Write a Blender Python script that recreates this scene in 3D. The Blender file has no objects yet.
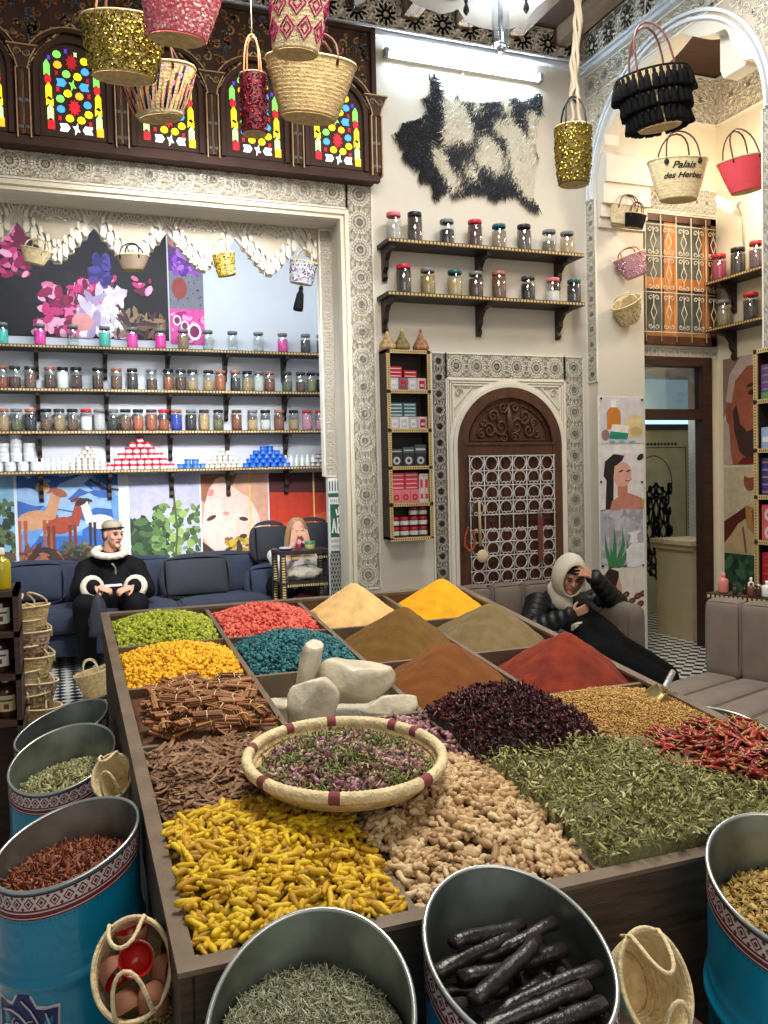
import bpy, math, random
import numpy as np
from math import sin, cos, pi, radians as R_
from mathutils import Vector as V, Matrix as Mx
random.seed(7); rng = np.random.default_rng(7)
col = bpy.context.scene.collection
# ------------------------------------------------------------------ camera
F, PI_, RO, YA, CH = 859., R_(2.30), R_(-1.37), R_(20.88), 1.6
fw = V((sin(YA)*cos(PI_), cos(YA)*cos(PI_), -sin(PI_)))
rt = V((cos(YA), -sin(YA), 0)); up = rt.cross(fw)
r2 = rt*cos(RO)+up*sin(RO); u2 = -rt*sin(RO)+up*cos(RO)
CAM = V((0, 0, CH))
cam = bpy.data.cameras.new('camera'); co = bpy.data.objects.new('camera', cam); col.objects.link(co)
m = Mx((r2, u2, -fw)).transposed().to_4x4(); m.translation = CAM; co.matrix_world = m
cam.sensor_fit = 'VERTICAL'; cam.sensor_height = 24; cam.lens = 24*F/1024; cam.clip_start = .02
bpy.context.scene.camera = co
def at(x, y, ax, val):
    d = r2*((x-384)/F)+u2*((512-y)/F)+fw
    i = 'XYZ'.index(ax); return CAM+d*((val-CAM[i])/d[i])
# ------------------------------------------------------------------ materials
def nt(name):
    m = bpy.data.materials.new(name); m.use_nodes = True
    n = m.node_tree.nodes; l = m.node_tree.links; b = n['Principled BSDF']; return m, n, l, b
def c4(c): return (c[0], c[1], c[2], 1)
def rgb(r, g, b):
    f = lambda v: ((v/255+.055)/1.055)**2.4 if v > 10 else v/255/12.92
    return (f(r), f(g), f(b))
MC = {}
def mat(name, c, rough=.6, metal=0, bump=0, bs=60, var=.12, vs=6, emit=0, coat=0, c2=None, stretch=None, sheen=0, trans=0):
    if name in MC: return MC[name]
    m, n, l, b = nt(name)
    b.inputs['Roughness'].default_value = rough; b.inputs['Metallic'].default_value = metal
    if coat: b.inputs['Coat Weight'].default_value = coat
    if sheen: b.inputs['Sheen Weight'].default_value = sheen
    if trans: b.inputs['Transmission Weight'].default_value = trans
    tc = n.new('ShaderNodeTexCoord'); mp = n.new('ShaderNodeMapping'); l.new(tc.outputs['Object'], mp.inputs[0])
    if stretch: mp.inputs['Scale'].default_value = stretch
    nz = n.new('ShaderNodeTexNoise'); nz.inputs['Scale'].default_value = vs; nz.inputs['Detail'].default_value = 4
    l.new(mp.outputs[0], nz.inputs['Vector'])
    mr = n.new('ShaderNodeMapRange'); mr.inputs['From Min'].default_value = .35; mr.inputs['From Max'].default_value = .65
    l.new(nz.outputs[0], mr.inputs[0])
    mx = n.new('ShaderNodeMix'); mx.data_type = 'RGBA'
    a = tuple(v*(1-var) for v in c); d = c2 or tuple(min(1, v*(1+var)) for v in c)
    mx.inputs['A'].default_value = c4(a); mx.inputs['B'].default_value = c4(d)
    l.new(mr.outputs[0], mx.inputs['Factor']); l.new(mx.outputs['Result'], b.inputs['Base Color'])
    if bump:
        nb = n.new('ShaderNodeTexNoise'); nb.inputs['Scale'].default_value = bs; nb.inputs['Detail'].default_value = 3
        l.new(mp.outputs[0], nb.inputs['Vector'])
        bp = n.new('ShaderNodeBump'); bp.inputs['Strength'].default_value = min(1, bump); bp.inputs['Distance'].default_value = .01
        l.new(nb.outputs[0], bp.inputs['Height']); l.new(bp.outputs[0], b.inputs['Normal'])
    if emit:
        l.new(mx.outputs['Result'], b.inputs['Emission Color']); b.inputs['Emission Strength'].default_value = emit
    MC[name] = m; return m
def ramp(name, cols, src='attr', rough=.6, bump=.3, bs=300, metal=0, coat=0):
    """colour picked per piece: from the mesh attribute rnd, or per object"""
    if name in MC: return MC[name]
    m, n, l, b = nt(name); b.inputs['Roughness'].default_value = rough; b.inputs['Metallic'].default_value = metal
    if coat: b.inputs['Coat Weight'].default_value = coat
    if src == 'attr': a = n.new('ShaderNodeAttribute'); a.attribute_name = 'rnd'; o = a.outputs['Fac']
    else: a = n.new('ShaderNodeObjectInfo'); o = a.outputs['Random']
    cr = n.new('ShaderNodeValToRGB'); e = cr.color_ramp.elements
    while len(e) < len(cols): e.new(.5)
    for i, c in enumerate(cols): e[i].position = i/(len(cols)-1); e[i].color = c4(c)
    l.new(o, cr.inputs[0])
    tc = n.new('ShaderNodeTexCoord'); nz = n.new('ShaderNodeTexNoise'); nz.inputs['Scale'].default_value = bs
    l.new(tc.outputs['Object'], nz.inputs['Vector'])
    mx = n.new('ShaderNodeMix'); mx.data_type = 'RGBA'; mx.blend_type = 'MULTIPLY'; mx.inputs['Factor'].default_value = .35
    l.new(cr.outputs[0], mx.inputs['A'])
    g = n.new('ShaderNodeMapRange'); g.inputs['To Min'].default_value = .4; g.inputs['To Max'].default_value = 1.5
    l.new(nz.outputs[0], g.inputs[0]); l.new(g.outputs[0], mx.inputs['B']); l.new(mx.outputs['Result'], b.inputs['Base Color'])
    if bump:
        bp = n.new('ShaderNodeBump'); bp.inputs['Strength'].default_value = bump; bp.inputs['Distance'].default_value = .003
        l.new(nz.outputs[0], bp.inputs['Height']); l.new(bp.outputs[0], b.inputs['Normal'])
    MC[name] = m; return m
def thinglass(name, c, alpha=.2, rough=.05):
    if name in MC: return MC[name]
    m, n, l, b = nt(name); tr = n.new('ShaderNodeBsdfTransparent'); tr.inputs[0].default_value = c4(c)
    gl = n.new('ShaderNodeBsdfGlossy'); gl.inputs['Roughness'].default_value = rough; gl.inputs[0].default_value = (.9, .9, .9, 1)
    ms = n.new('ShaderNodeMixShader'); ms.inputs[0].default_value = alpha
    l.new(tr.outputs[0], ms.inputs[1]); l.new(gl.outputs[0], ms.inputs[2]); l.new(ms.outputs[0], n['Material Output'].inputs[0])
    MC[name] = m; return m
def wall_mat(name, c):
    return mat(name, c, rough=.85, bump=.15, bs=14, var=.03, vs=2.5)
def wood(name, c, rough=.55, st=(3, 60, 60), var=.35, coat=0):
    return mat(name, c, rough=rough, bump=.15, bs=3, var=var, vs=1.2, stretch=st, coat=coat)
plaster = wall_mat('white_plaster', rgb(214, 206, 190))
carved = mat('carved_gypsum', rgb(232, 225, 208), rough=.8, var=.05, vs=5)
ground_c = mat('carved_gypsum_ground', rgb(190, 178, 156), rough=.95, var=.1, vs=9)  # darker than the ribs: shade of the carved recesses put into the colour
molding = mat('painted_molding', rgb(226, 218, 196), rough=.6, var=.03)
darkwood = wood('dark_wood', rgb(62, 38, 26))
blackwood = mat('black_brown_wood', rgb(44, 32, 26), rough=.5, var=.3, vs=4, stretch=(1, 8, 8))
redwood = mat('carved_redwood', rgb(84, 50, 30), rough=.5, var=.3, vs=3, stretch=(6, 6, 1), bump=.2, bs=20)
oxblood = mat('painted_cedar', rgb(62, 36, 22), rough=.75, var=.25, vs=7, bump=.2, bs=30)
tan = mat('gilded_tan_paint', rgb(178, 140, 96), rough=.5, var=.2, vs=15)
tablewood = mat('table_wood', rgb(74, 56, 42), rough=.6, var=.35, vs=4, stretch=(2, 2, 16), bump=.2, bs=20)
rimwood = mat('table_rim_wood', rgb(108, 92, 74), rough=.6, var=.2, vs=5, stretch=(2, 2, 2), bump=.15, bs=30)
inlay = mat('bone_inlay', rgb(202, 176, 116), rough=.5, var=.1)
inlayd = mat('inlay_wood', rgb(84, 56, 30), rough=.5)
iron_w = mat('white_wrought_iron', rgb(205, 200, 196), rough=.4, var=.05)
steel = mat('galvanised_steel', rgb(148, 156, 150), rough=.38, metal=.85, var=.4, vs=7, bump=.08, bs=8)
steelrim = mat('steel_rim', rgb(200, 205, 200), rough=.3, metal=.8, var=.05)
teal = mat('teal_drum_paint', rgb(4, 128, 164), rough=.28, coat=.4, var=.08, vs=4, bump=.15, bs=9)
palm = mat('woven_palm', rgb(208, 180, 126), rough=.8, var=.2, vs=40, bump=.6, bs=120)
palm_l = mat('pale_woven_palm', rgb(224, 204, 158), rough=.8, var=.15, vs=40, bump=.6, bs=120)
leather = mat('brown_leather', rgb(92, 46, 26), rough=.5, var=.15)
tanleather = mat('tan_leather', rgb(176, 116, 66), rough=.5, var=.15)
grey_vel = mat('taupe_velvet', rgb(122, 108, 96), rough=.85, sheen=.1, var=.1, vs=9)
navy = mat('navy_upholstery', rgb(36, 44, 62), rough=.85, sheen=.05, var=.12, vs=9, bump=.1, bs=200)
charcoal = mat('charcoal_upholstery', rgb(36, 39, 46), rough=.85, sheen=.05, var=.1, vs=9)
blackcloth = mat('black_cloth', rgb(14, 14, 16), rough=.8, var=.25, vs=9)
blackcloth2 = mat('black_nylon', rgb(14, 15, 17), rough=.45, var=.2, vs=12)
blackcloth.node_tree.nodes['Principled BSDF'].inputs['Specular IOR Level'].default_value = .15
fleece = mat('cream_fleece', rgb(205, 196, 178), rough=.95, var=.12, vs=40, bump=.8, bs=90)
hoodm = mat('cream_hood_cotton', rgb(226, 214, 190), rough=.9, var=.05, vs=20)
skin = mat('skin', rgb(205, 150, 122), rough=.55, var=.08, vs=14)
hairg = mat('grey_hair', rgb(98, 88, 80), rough=.7, var=.2, vs=60)
hairb = mat('black_hair', rgb(26, 20, 18), rough=.6, var=.3, vs=60, bump=.6, bs=90)
hairl = mat('light_brown_hair', rgb(150, 118, 84), rough=.6, var=.25, vs=60, stretch=(8, 8, 1))
glassm = thinglass('jar_glass', (.93, .96, .95), .13)
white = mat('white_plastic', rgb(232, 232, 228), rough=.4, var=.02)
def pm(r, g, b, rough=.5, **k): return mat('paint_%d_%d_%d' % (r, g, b), rgb(r, g, b), rough=rough, var=.04, **k)
def pp(r, g, b): return mat('print_%d_%d_%d' % (r, g, b), rgb(r, g, b), rough=.6, var=.10, vs=14)
# ------------------------------------------------------------------ mesh builder
class MB:
    def __init__(s): s.v = []; s.f = []; s.m = []; s.s = []
    def add(s, vs, fs, m=0, sm=False):
        o = len(s.v); s.v += [tuple(p) for p in vs]; s.f += [tuple(i+o for i in f) for f in fs]
        s.m += [m]*len(fs); s.s += [sm]*len(fs); return s
    def box(s, c, d, m=0, rot=None):
        hx, hy, hz = d[0]/2, d[1]/2, d[2]/2; c = V(c)
        P = [V((x, y, z)) for z in (-hz, hz) for y in (-hy, hy) for x in (-hx, hx)]
        if rot is not None: P = [rot @ p for p in P]
        return s.add([p+c for p in P], [(0, 2, 3, 1), (4, 5, 7, 6), (0, 1, 5, 4), (2, 6, 7, 3), (0, 4, 6, 2), (1, 3, 7, 5)], m)
    def bb(s, a, b, m=0):
        return s.box([(a[i]+b[i])/2 for i in range(3)], [abs(b[i]-a[i]) for i in range(3)], m)
    def soft(s, c, d, r=.03, m=0, rot=None, bulge=0, n=6):
        """cushion-like rounded box"""
        c = V(c); N = n*2; vs = []; fs = []; idx = {}
        def pt(a, b, k, sg):
            t = [0, 0, 0]; i, j = (k+1) % 3, (k+2) % 3
            t[k] = sg; t[i] = a; t[j] = b
            h = [d[q]/2 for q in range(3)]
            p = V([t[q]*h[q] for q in range(3)])
            core = V([max(-h[q]+r, min(h[q]-r, p[q])) for q in range(3)])
            dd = p-core
            if dd.length > 1e-9: p = core+dd.normalized()*r
            if bulge:
                e = (1-(p[i]/h[i])**2)*(1-(p[j]/h[j])**2); p[k] += sg*bulge*max(0, e)
            return p
        for k in range(3):
            for sg in (-1, 1):
                o = len(vs)
                for a in range(N+1):
                    for b in range(N+1):
                        aa = sin((a/N*2-1)*pi/2); bb_ = sin((b/N*2-1)*pi/2); vs.append(pt(aa, bb_, k, sg))
                for a in range(N):
                    for b in range(N):
                        q = (o+a*(N+1)+b, o+(a+1)*(N+1)+b, o+(a+1)*(N+1)+b+1, o+a*(N+1)+b+1)
                        fs.append(q if sg > 0 else q[::-1])
        if rot is not None: vs = [rot @ p for p in vs]
        return s.add([p+c for p in vs], fs, m, True)
    def beam(s, a, b, w, h, m=0, upv=(0, 0, 1)):
        a, b = V(a), V(b); d = (b-a); L = d.length; d.normalize(); u = V(upv)
        x = d.cross(u)
        if x.length < 1e-4: x = V((1, 0, 0))
        x.normalize(); y = x.cross(d)
        return s.box((a+b)/2, (w, L, h), m, Mx((x, d, y)).transposed())
    def tube(s, pts, r, n=8, m=0, closed=False, cap=True, sm=True, flat=1):
        pts = [V(p) for p in pts]; N = len(pts); rr = r if isinstance(r, (list, tuple)) else [r]*N
        vs = []; fs = []; pu = None
        for i in range(N):
            if closed: t = pts[(i+1) % N]-pts[i-1]
            else: t = pts[min(i+1, N-1)]-pts[max(i-1, 0)]
            if t.length < 1e-9: t = V((0, 0, 1))
            t.normalize()
            if pu is None:
                a = V((0, 0, 1)) if abs(t.z) < .9 else V((1, 0, 0)); pu = t.cross(a).normalized()
            pu = pu-t*pu.dot(t)
            if pu.length < 1e-6: pu = t.orthogonal()
            pu.normalize(); w = t.cross(pu)
            for k in range(n): vs.append(pts[i]+(pu*cos(2*pi*k/n)+w*sin(2*pi*k/n)*flat)*rr[i])
        for i in range(N if closed else N-1):
            j = (i+1) % N
            for k in range(n): fs.append((i*n+k, i*n+(k+1) % n, j*n+(k+1) % n, j*n+k))
        if cap and not closed: fs.append(tuple(range(n))[::-1]); fs.append(tuple((N-1)*n+k for k in range(n)))
        return s.add(vs, fs, m, sm)
    def lathe(s, prof, n=24, c=(0, 0, 0), m=0, rot=None, sm=True, sx=1, sy=1, cap=False):
        c = V(c); vs = []; fs = []
        for (r, z) in prof:
            for k in range(n):
                p = V((r*cos(2*pi*k/n)*sx, r*sin(2*pi*k/n)*sy, z)); vs.append(c+(rot @ p if rot is not None else p))
        for i in range(len(prof)-1):
            for k in range(n): fs.append((i*n+k, i*n+(k+1) % n, (i+1)*n+(k+1) % n, (i+1)*n+k))
        if cap: fs.append(tuple(range(n))[::-1]); fs.append(tuple((len(prof)-1)*n+k for k in range(n)))
        return s.add(vs, fs, m, sm)
    def prism(s, poly, z0, z1, fr=None, m=0, m2=None):
        """extruded polygon; fr=(origin,U,V,N)"""
        o, U, W, N = fr or (V((0, 0, 0)), V((1, 0, 0)), V((0, 1, 0)), V((0, 0, 1)))
        n = len(poly); P = [o+U*x+W*y+N*z for z in (z0, z1) for x, y in poly]
        s.add(P, [tuple(range(n))[::-1], tuple(range(n, 2*n))], m)
        s.add(P, [(i, (i+1) % n, n+(i+1) % n, n+i) for i in range(n)], m if m2 is None else m2); return s
    def strokes(s, lines, fr, w=.004, h=.01, m=0):
        """raised ridges following 2-D polylines"""
        o, U, W, N = fr
        for ln in lines:
            for i in range(len(ln)-1):
                (x0, y0), (x1, y1) = ln[i], ln[i+1]; dx, dy = x1-x0, y1-y0; L = math.hypot(dx, dy)
                if L < 1e-6: continue
                nx, ny = -dy/L*w/2, dx/L*w/2; ex, ey = dx/L*w*.3, dy/L*w*.3
                q = [(x0-ex+nx, y0-ey+ny), (x0-ex-nx, y0-ey-ny), (x1+ex-nx, y1+ey-ny), (x1+ex+nx, y1+ey+ny)]
                P = [o+U*a+W*b for a, b in q]+[o+U*a+W*b+N*h for a, b in q]
                s.add(P, [(4, 5, 6, 7), (0, 1, 5, 4), (1, 2, 6, 5), (2, 3, 7, 6), (3, 0, 4, 7)], m)
        return s
    def sphere(s, c, r, m=0, n=12, rot=None, k=None):
        k = k or n//2; r = r if isinstance(r, (tuple, list)) else (r, r, r); c = V(c); vs = []; fs = []
        for i in range(k+1):
            a = pi*i/k
            for j in range(n):
                b = 2*pi*j/n; p = V((r[0]*sin(a)*cos(b), r[1]*sin(a)*sin(b), -r[2]*cos(a))); vs.append(c+(rot @ p if rot is not None else p))
        for i in range(k):
            for j in range(n): fs.append((i*n+j, i*n+(j+1) % n, (i+1)*n+(j+1) % n, (i+1)*n+j))
        return s.add(vs, fs, m, True)
    def xf(s, M): s.v = [tuple(M @ V(p)) for p in s.v]; return s
    def mesh(s, name, mats):
        me = bpy.data.meshes.new(name); me.from_pydata(s.v, [], s.f)
        me.polygons.foreach_set('material_index', s.m); me.polygons.foreach_set('use_smooth', s.s)
        for q in (mats if isinstance(mats, (list, tuple)) else [mats]): me.materials.append(q)
        me.update(); return me
    def build(s, name, mats, parent=None, local=False):
        if parent is None and not local:
            a = np.array(s.v); mn, mxx = a.min(0), a.max(0); o = V(((mn[0]+mxx[0])/2, (mn[1]+mxx[1])/2, mn[2]))
            s.v = [tuple(q) for q in (a-np.array(o))]
            ob = bpy.data.objects.new(name, s.mesh(name, mats)); col.objects.link(ob); ob.location = o; WM[ob] = Mx.Translation(o); return ob
        ob = bpy.data.objects.new(name, s.mesh(name, mats)); col.objects.link(ob)
        place(ob, parent, local); return ob
WM = {}
def place(ob, parent, local):
    if parent is not None:
        ob.parent = parent; W = WM[parent]
        if local: WM[ob] = W.copy()
        else: ob.matrix_basis = W.inverted(); WM[ob] = Mx.Identity(4)
    else: WM[ob] = Mx.Identity(4)
def tag(o, label=None, cat=None, group=None, kind=None):
    if label: o['label'] = label
    if cat: o['category'] = cat
    if group: o['group'] = group
    if kind: o['kind'] = kind
    return o
def thing(name, label, cat, M=None, group=None, kind=None):
    o = bpy.data.objects.new(name, None); col.objects.link(o); o.empty_display_size = .05
    M = M if isinstance(M, Mx) else Mx.Translation(V(M or (0, 0, 0)))
    o.matrix_world = M; o.matrix_basis = M; WM[o] = M.copy(); return tag(o, label, cat, group, kind)
def struct(mb, name, mats):
    return tag(mb.build(name, mats), kind='structure')
def dup(root, M, label=None, group=None, cat=None):
    r = root.copy(); col.objects.link(r); r.matrix_basis = M; WM[r] = M.copy()
    if label: r['label'] = label
    if group: r['group'] = group
    for ch in root.children:
        c = ch.copy(); col.objects.link(c); c.parent = r
        for g in ch.children:
            d = g.copy(); col.objects.link(d); d.parent = c
    return r
def scatter(name, tmpls, mats4, material, parent=None, rnd=None, M=None, smooth=True):
    """many tiny pieces as ONE mesh; tmpls list of MB, mats4 (N,4,4)"""
    N = len(mats4); k = len(tmpls); VS = []; LI = []; LT = []; RN = []; off = 0
    rnd = rng.random(N) if rnd is None else rnd
    for t in range(k):
        sel = mats4[t::k]
        if len(sel) == 0: continue
        tv = np.array(tmpls[t].v); tv = np.c_[tv, np.ones(len(tv))]
        P = np.einsum('nij,vj->nvi', sel, tv)[:, :, :3]; n, nv = P.shape[:2]
        fl = np.array([i for f in tmpls[t].f for i in f]); ft = np.array([len(f) for f in tmpls[t].f])
        VS.append(P.reshape(-1, 3)); LI.append((fl[None]+(np.arange(n)*nv)[:, None]+off).ravel()); LT.append(np.tile(ft, n))
        RN.append(np.repeat(rnd[t::k], nv)); off += n*nv
    VS = np.concatenate(VS); LI = np.concatenate(LI); LT = np.concatenate(LT); RN = np.concatenate(RN)
    o0 = None
    if parent is None and M is None:
        mn, mx_ = VS.min(0), VS.max(0); o0 = np.array([(mn[0]+mx_[0])/2, (mn[1]+mx_[1])/2, mn[2]]); VS = VS-o0
    me = bpy.data.meshes.new(name); me.vertices.add(len(VS)); me.vertices.foreach_set('co', VS.ravel().astype(np.float32))
    me.loops.add(len(LI)); me.loops.foreach_set('vertex_index', LI.astype(np.int32))
    me.polygons.add(len(LT)); st = np.concatenate([[0], np.cumsum(LT)[:-1]])
    me.polygons.foreach_set('loop_start', st.astype(np.int32)); me.polygons.foreach_set('loop_total', LT.astype(np.int32))
    me.polygons.foreach_set('use_smooth', np.full(len(LT), smooth)); me.update(calc_edges=True)
    at_ = me.attributes.new('rnd', 'FLOAT', 'POINT'); at_.data.foreach_set('value', RN.astype(np.float32))
    me.materials.append(material)
    ob = bpy.data.objects.new(name, me); col.objects.link(ob)
    if parent is not None: place(ob, parent, M is not None)
    elif M is not None: ob.matrix_basis = M; WM[ob] = M.copy()
    else: ob.location = o0; WM[ob] = Mx.Translation(V(o0))
    return ob
def mats_for(P, scale=1., tilt=.3, sj=.25, nrm=None, align=None):
    """random transforms: yaw free, small tilt"""
    P = np.array(P); N = len(P); a = rng.uniform(0, 2*pi, N); b = rng.normal(0, tilt, N); c = rng.normal(0, tilt, N)
    if align is not None: a = align
    M = np.zeros((N, 4, 4)); M[:, 3, 3] = 1
    ca, sa, cb, sb, cc, sc = np.cos(a), np.sin(a), np.cos(b), np.sin(b), np.cos(c), np.sin(c)
    Z = np.zeros(N); O = np.ones(N)
    Rz = np.array([[ca, -sa, Z], [sa, ca, Z], [Z, Z, O]]).transpose(2, 0, 1)
    Ry = np.array([[cb, Z, sb], [Z, O, Z], [-sb, Z, cb]]).transpose(2, 0, 1)
    Rx = np.array([[O, Z, Z], [Z, cc, -sc], [Z, sc, cc]]).transpose(2, 0, 1)
    s = scale*rng.uniform(1-sj, 1+sj, N)
    M[:, :3, :3] = (Rz@Ry@Rx)*s[:, None, None]; M[:, :3, 3] = P; return M
def nms(i):
    return ['first', 'second', 'third', 'fourth', 'fifth', 'sixth', 'seventh', 'eighth', 'ninth', 'tenth', 'eleventh', 'twelfth', 'thirteenth', 'fourteenth',
            'fifteenth', 'sixteenth', 'seventeenth', 'eighteenth', 'nineteenth', 'twentieth', 'twenty-first', 'twenty-second', 'twenty-third', 'twenty-fourth', 'twenty-fifth'][i]
def arc(cx, cy, r, a0, a1, n=12, ry=None):
    ry = r if ry is None else ry
    return [(cx+r*cos(R_(a0+(a1-a0)*i/n)), cy+ry*sin(R_(a0+(a1-a0)*i/n))) for i in range(n+1)]
def spiral(cx, cy, r, a0, turns=1.3, n=14, d=1):
    return [(cx+r*(1-.85*i/n)*cos(a0+d*2*pi*turns*i/n), cy+r*(1-.85*i/n)*sin(a0+d*2*pi*turns*i/n)) for i in range(n+1)]
X3, Y3, Z3 = V((1, 0, 0)), V((0, 1, 0)), V((0, 0, 1))
def frY(x, z, y): return (V((x, y, z)), X3, Z3, -Y3)      # a panel facing the camera side (-Y)
def frX(y, z, x): return (V((x, y, z)), -Y3, Z3, -X3)     # a panel on a wall facing -X, U runs towards the viewer

# ------------------------------------------------------------------ carved plaster patterns (unit tile)
def rosette_tile(S, k=16):
    L = []; c = .5
    for q in range(k):
        a = 2*pi*q/k; b = 2*pi*(q+.5)/k; d = 2*pi*(q-.5)/k
        P = lambda r, t: (c+r*cos(t), c+r*sin(t))
        L.append([P(.1, a), P(.26, b), P(.34, a), P(.26, d), P(.1, a)])
    L.append(arc(c, c, .1, 0, 360, 12)); L.append(arc(c, c, .045, 0, 360, 8)); L.append(arc(c, c, .37, 0, 360, 24)); L.append(arc(c, c, .41, 0, 360, 24))
    for sx in (0, 1):
        for sy in (0, 1):
            a0 = math.atan2(.5-sy, .5-sx)
            cx, cy = sx+(.15 if sx == 0 else -.15), sy+(.15 if sy == 0 else -.15)
            L.append(spiral(cx, cy, .09, a0, 1.2, 10)); L.append(arc(sx, sy, .1, math.degrees(a0)-45, math.degrees(a0)+45, 5))
            L.append(spiral(sx+(.06 if sx == 0 else -.06), sy+(.3 if sy == 0 else -.3), .055, a0, 1.1, 7, -1))
            L.append(spiral(sx+(.3 if sx == 0 else -.3), sy+(.06 if sy == 0 else -.06), .055, a0, 1.1, 7))
    for t in ((.5, .03), (.5, .97), (.03, .5), (.97, .5)): L.append(arc(t[0], t[1], .045, 0, 360, 6))
    return [[(x*S, y*S) for x, y in l] for l in L]
def girih_tile(S):
    L = []; c = .5; k = 10
    P = lambda r, t: (c+r*cos(t), c+r*sin(t))
    for q in range(k):
        a = 2*pi*q/k; h = pi/k
        L.append([P(.13, a), P(.2, a+h), P(.33, a+h), P(.4, a), P(.33, a-h), P(.2, a-h), P(.13, a)])
        L.append([P(.4, a), P(.52, a+h*.8)])
    L.append(arc(c, c, .12, 0, 360, 10))
    for x, y in ((0, 0), (1, 0), (0, 1), (1, 1)):
        L.append(arc(x+(.05-.1*x), y+(.05-.1*y), .11, 0+90*0, 360, 6))
    return [[(x*S, y*S) for x, y in l] for l in L]
def arab_tile(S):
    L = []
    for (x, y, r, a, d) in ((.25, .25, .2, 0, 1), (.75, .25, .2, pi, -1), (.25, .75, .2, pi, 1), (.75, .75, .2, 0, -1), (.5, .5, .16, 1, 1)):
        L.append(spiral(x, y, r, a, 1.5, 14, d))
    for x, y in ((.5, .12), (.5, .88), (.1, .5), (.9, .5), (.05, .05), (.95, .95), (.05, .95), (.95, .05)): L.append(arc(x, y, .06, 0, 360, 6))
    L.append([(0, 0), (.15, .1), (.5, 0), (.85, .1), (1, 0)]); L.append([(0, 1), (.15, .9), (.5, 1), (.85, .9), (1, 1)])
    return [[(x*S, y*S) for x, y in l] for l in L]
def carve(mb, fr, w, h, S, tile, sw=.008, sh=.014, border=.012, clip=None, base=True):
    """ground slab + raised ribs; S is the wanted tile size"""
    o, U, W, N = fr
    if base: mb.prism([(0, 0), (w, 0), (w, h), (0, h)], -.004, .001, fr, 1)
    nx, ny = max(1, round(w/S)), max(1, round(h/S)); tx, ty = w/nx, h/ny
    for i in range(nx):
        for j in range(ny):
            if clip and not clip((i+.5)*tx, (j+.5)*ty): continue
            L = tile(1.); L = [[(i*tx+x*tx, j*ty+y*ty) for x, y in l] for l in L]
            if clip: L = [[p for p in l] for l in L if all(clip(x, y) for x, y in l)]
            mb.strokes(L, fr, sw, sh, 0)
    if border:
        for a, b in (((0, 0), (w, 0)), ((w, 0), (w, h)), ((w, h), (0, h)), ((0, h), (0, 0))):
            mb.strokes([[a, b]], fr, border, sh*1.3, 0)
    return mb
# ================================================================== THE ROOM
WY = 6.2; CZ = 5.23
floor_m, n, l, b = nt('zellige_floor'); b.inputs['Roughness'].default_value = .3
tc = n.new('ShaderNodeTexCoord'); mp = n.new('ShaderNodeMapping'); mp.inputs['Rotation'].default_value = (0, 0, R_(45))
ck = n.new('ShaderNodeTexChecker'); ck.inputs['Scale'].default_value = 13; ck.inputs[1].default_value = c4(rgb(225, 222, 212)); ck.inputs[2].default_value = c4(rgb(24, 34, 42))
l.new(tc.outputs['Object'], mp.inputs[0]); l.new(mp.outputs[0], ck.inputs[0]); l.new(ck.outputs[0], b.inputs['Base Color'])
struct(MB().bb((-4, -2, -.1), (7, 9.2, 0)), 'floor', [floor_m])
# ceiling with beams
struct(MB().bb((-4, -2, CZ), (4.45, WY+.2, CZ+.1)), 'ceiling', [darkwood])
beam_m = wood('ceiling_beam_wood', rgb(112, 88, 70), st=(8, 1, 8))
bm = MB()
for i in range(9): bm.bb((.35+i*.45, 2.2, CZ-.13), (.47+i*.45, WY, CZ))
struct(bm, 'trim_1', [beam_m])
# main wall: over the niche, and right of it
mw = MB().bb((-4, WY, 3.53), (2.06, WY+.25, CZ)).bb((2.06, WY, 0), (4.72, WY+.25, CZ))
struct(mw, 'wall_back', [plaster])
nm_ = wall_mat('niche_plaster', rgb(214, 219, 226))
for nn_, a_, b_ in (('wall_niche', (-1.5, 8.6, 0), (2.85, 8.7, 4.4)), ('wall_niche_right', (2.75, WY+.25, 0), (2.85, 8.6, 4.4)), ('ceiling_niche', (-1.5, WY+.25, 4.3), (2.85, 8.6, 4.4)), ('wall_niche_left', (-1.6, WY, 0), (-1.5, 8.7, 4.4))): struct(MB().bb(a_, b_), nn_, [nm_])
# niche molding (cream frame)
fm = MB()
for k, (o, d, pr) in enumerate(((0, .03, .05), (.03, .02, .025), (.05, .02, .06))):
    fm.bb((-1.5, WY-pr, 3.60-o-d), (2.12-o, WY+.02, 3.60-o)); fm.bb((2.12-o-d, WY-pr, 0), (2.12-o, WY+.02, 3.60-o-d))
struct(fm, 'trim_2', [molding])
# carved bands on the back wall
cb = MB()
carve(cb, frY(-1.2, 3.625, WY-.002), 3.32, .215, .215, rosette_tile, .008, .008)            # under the wooden windows
carve(cb, frY(2.12, .75, WY-.002), .2, 3.09, .2, rosette_tile, .008, .008)                 # vertical strip right of the niche
struct(cb, 'trim_3', [carved, ground_c])
tb = MB(); carve(tb, frY(-1.2, 4.99, WY-.002), 5.45, .24, .24, girih_tile, .019, .010, .012)
struct(tb, 'trim_4', [carved, ground_c])
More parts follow.
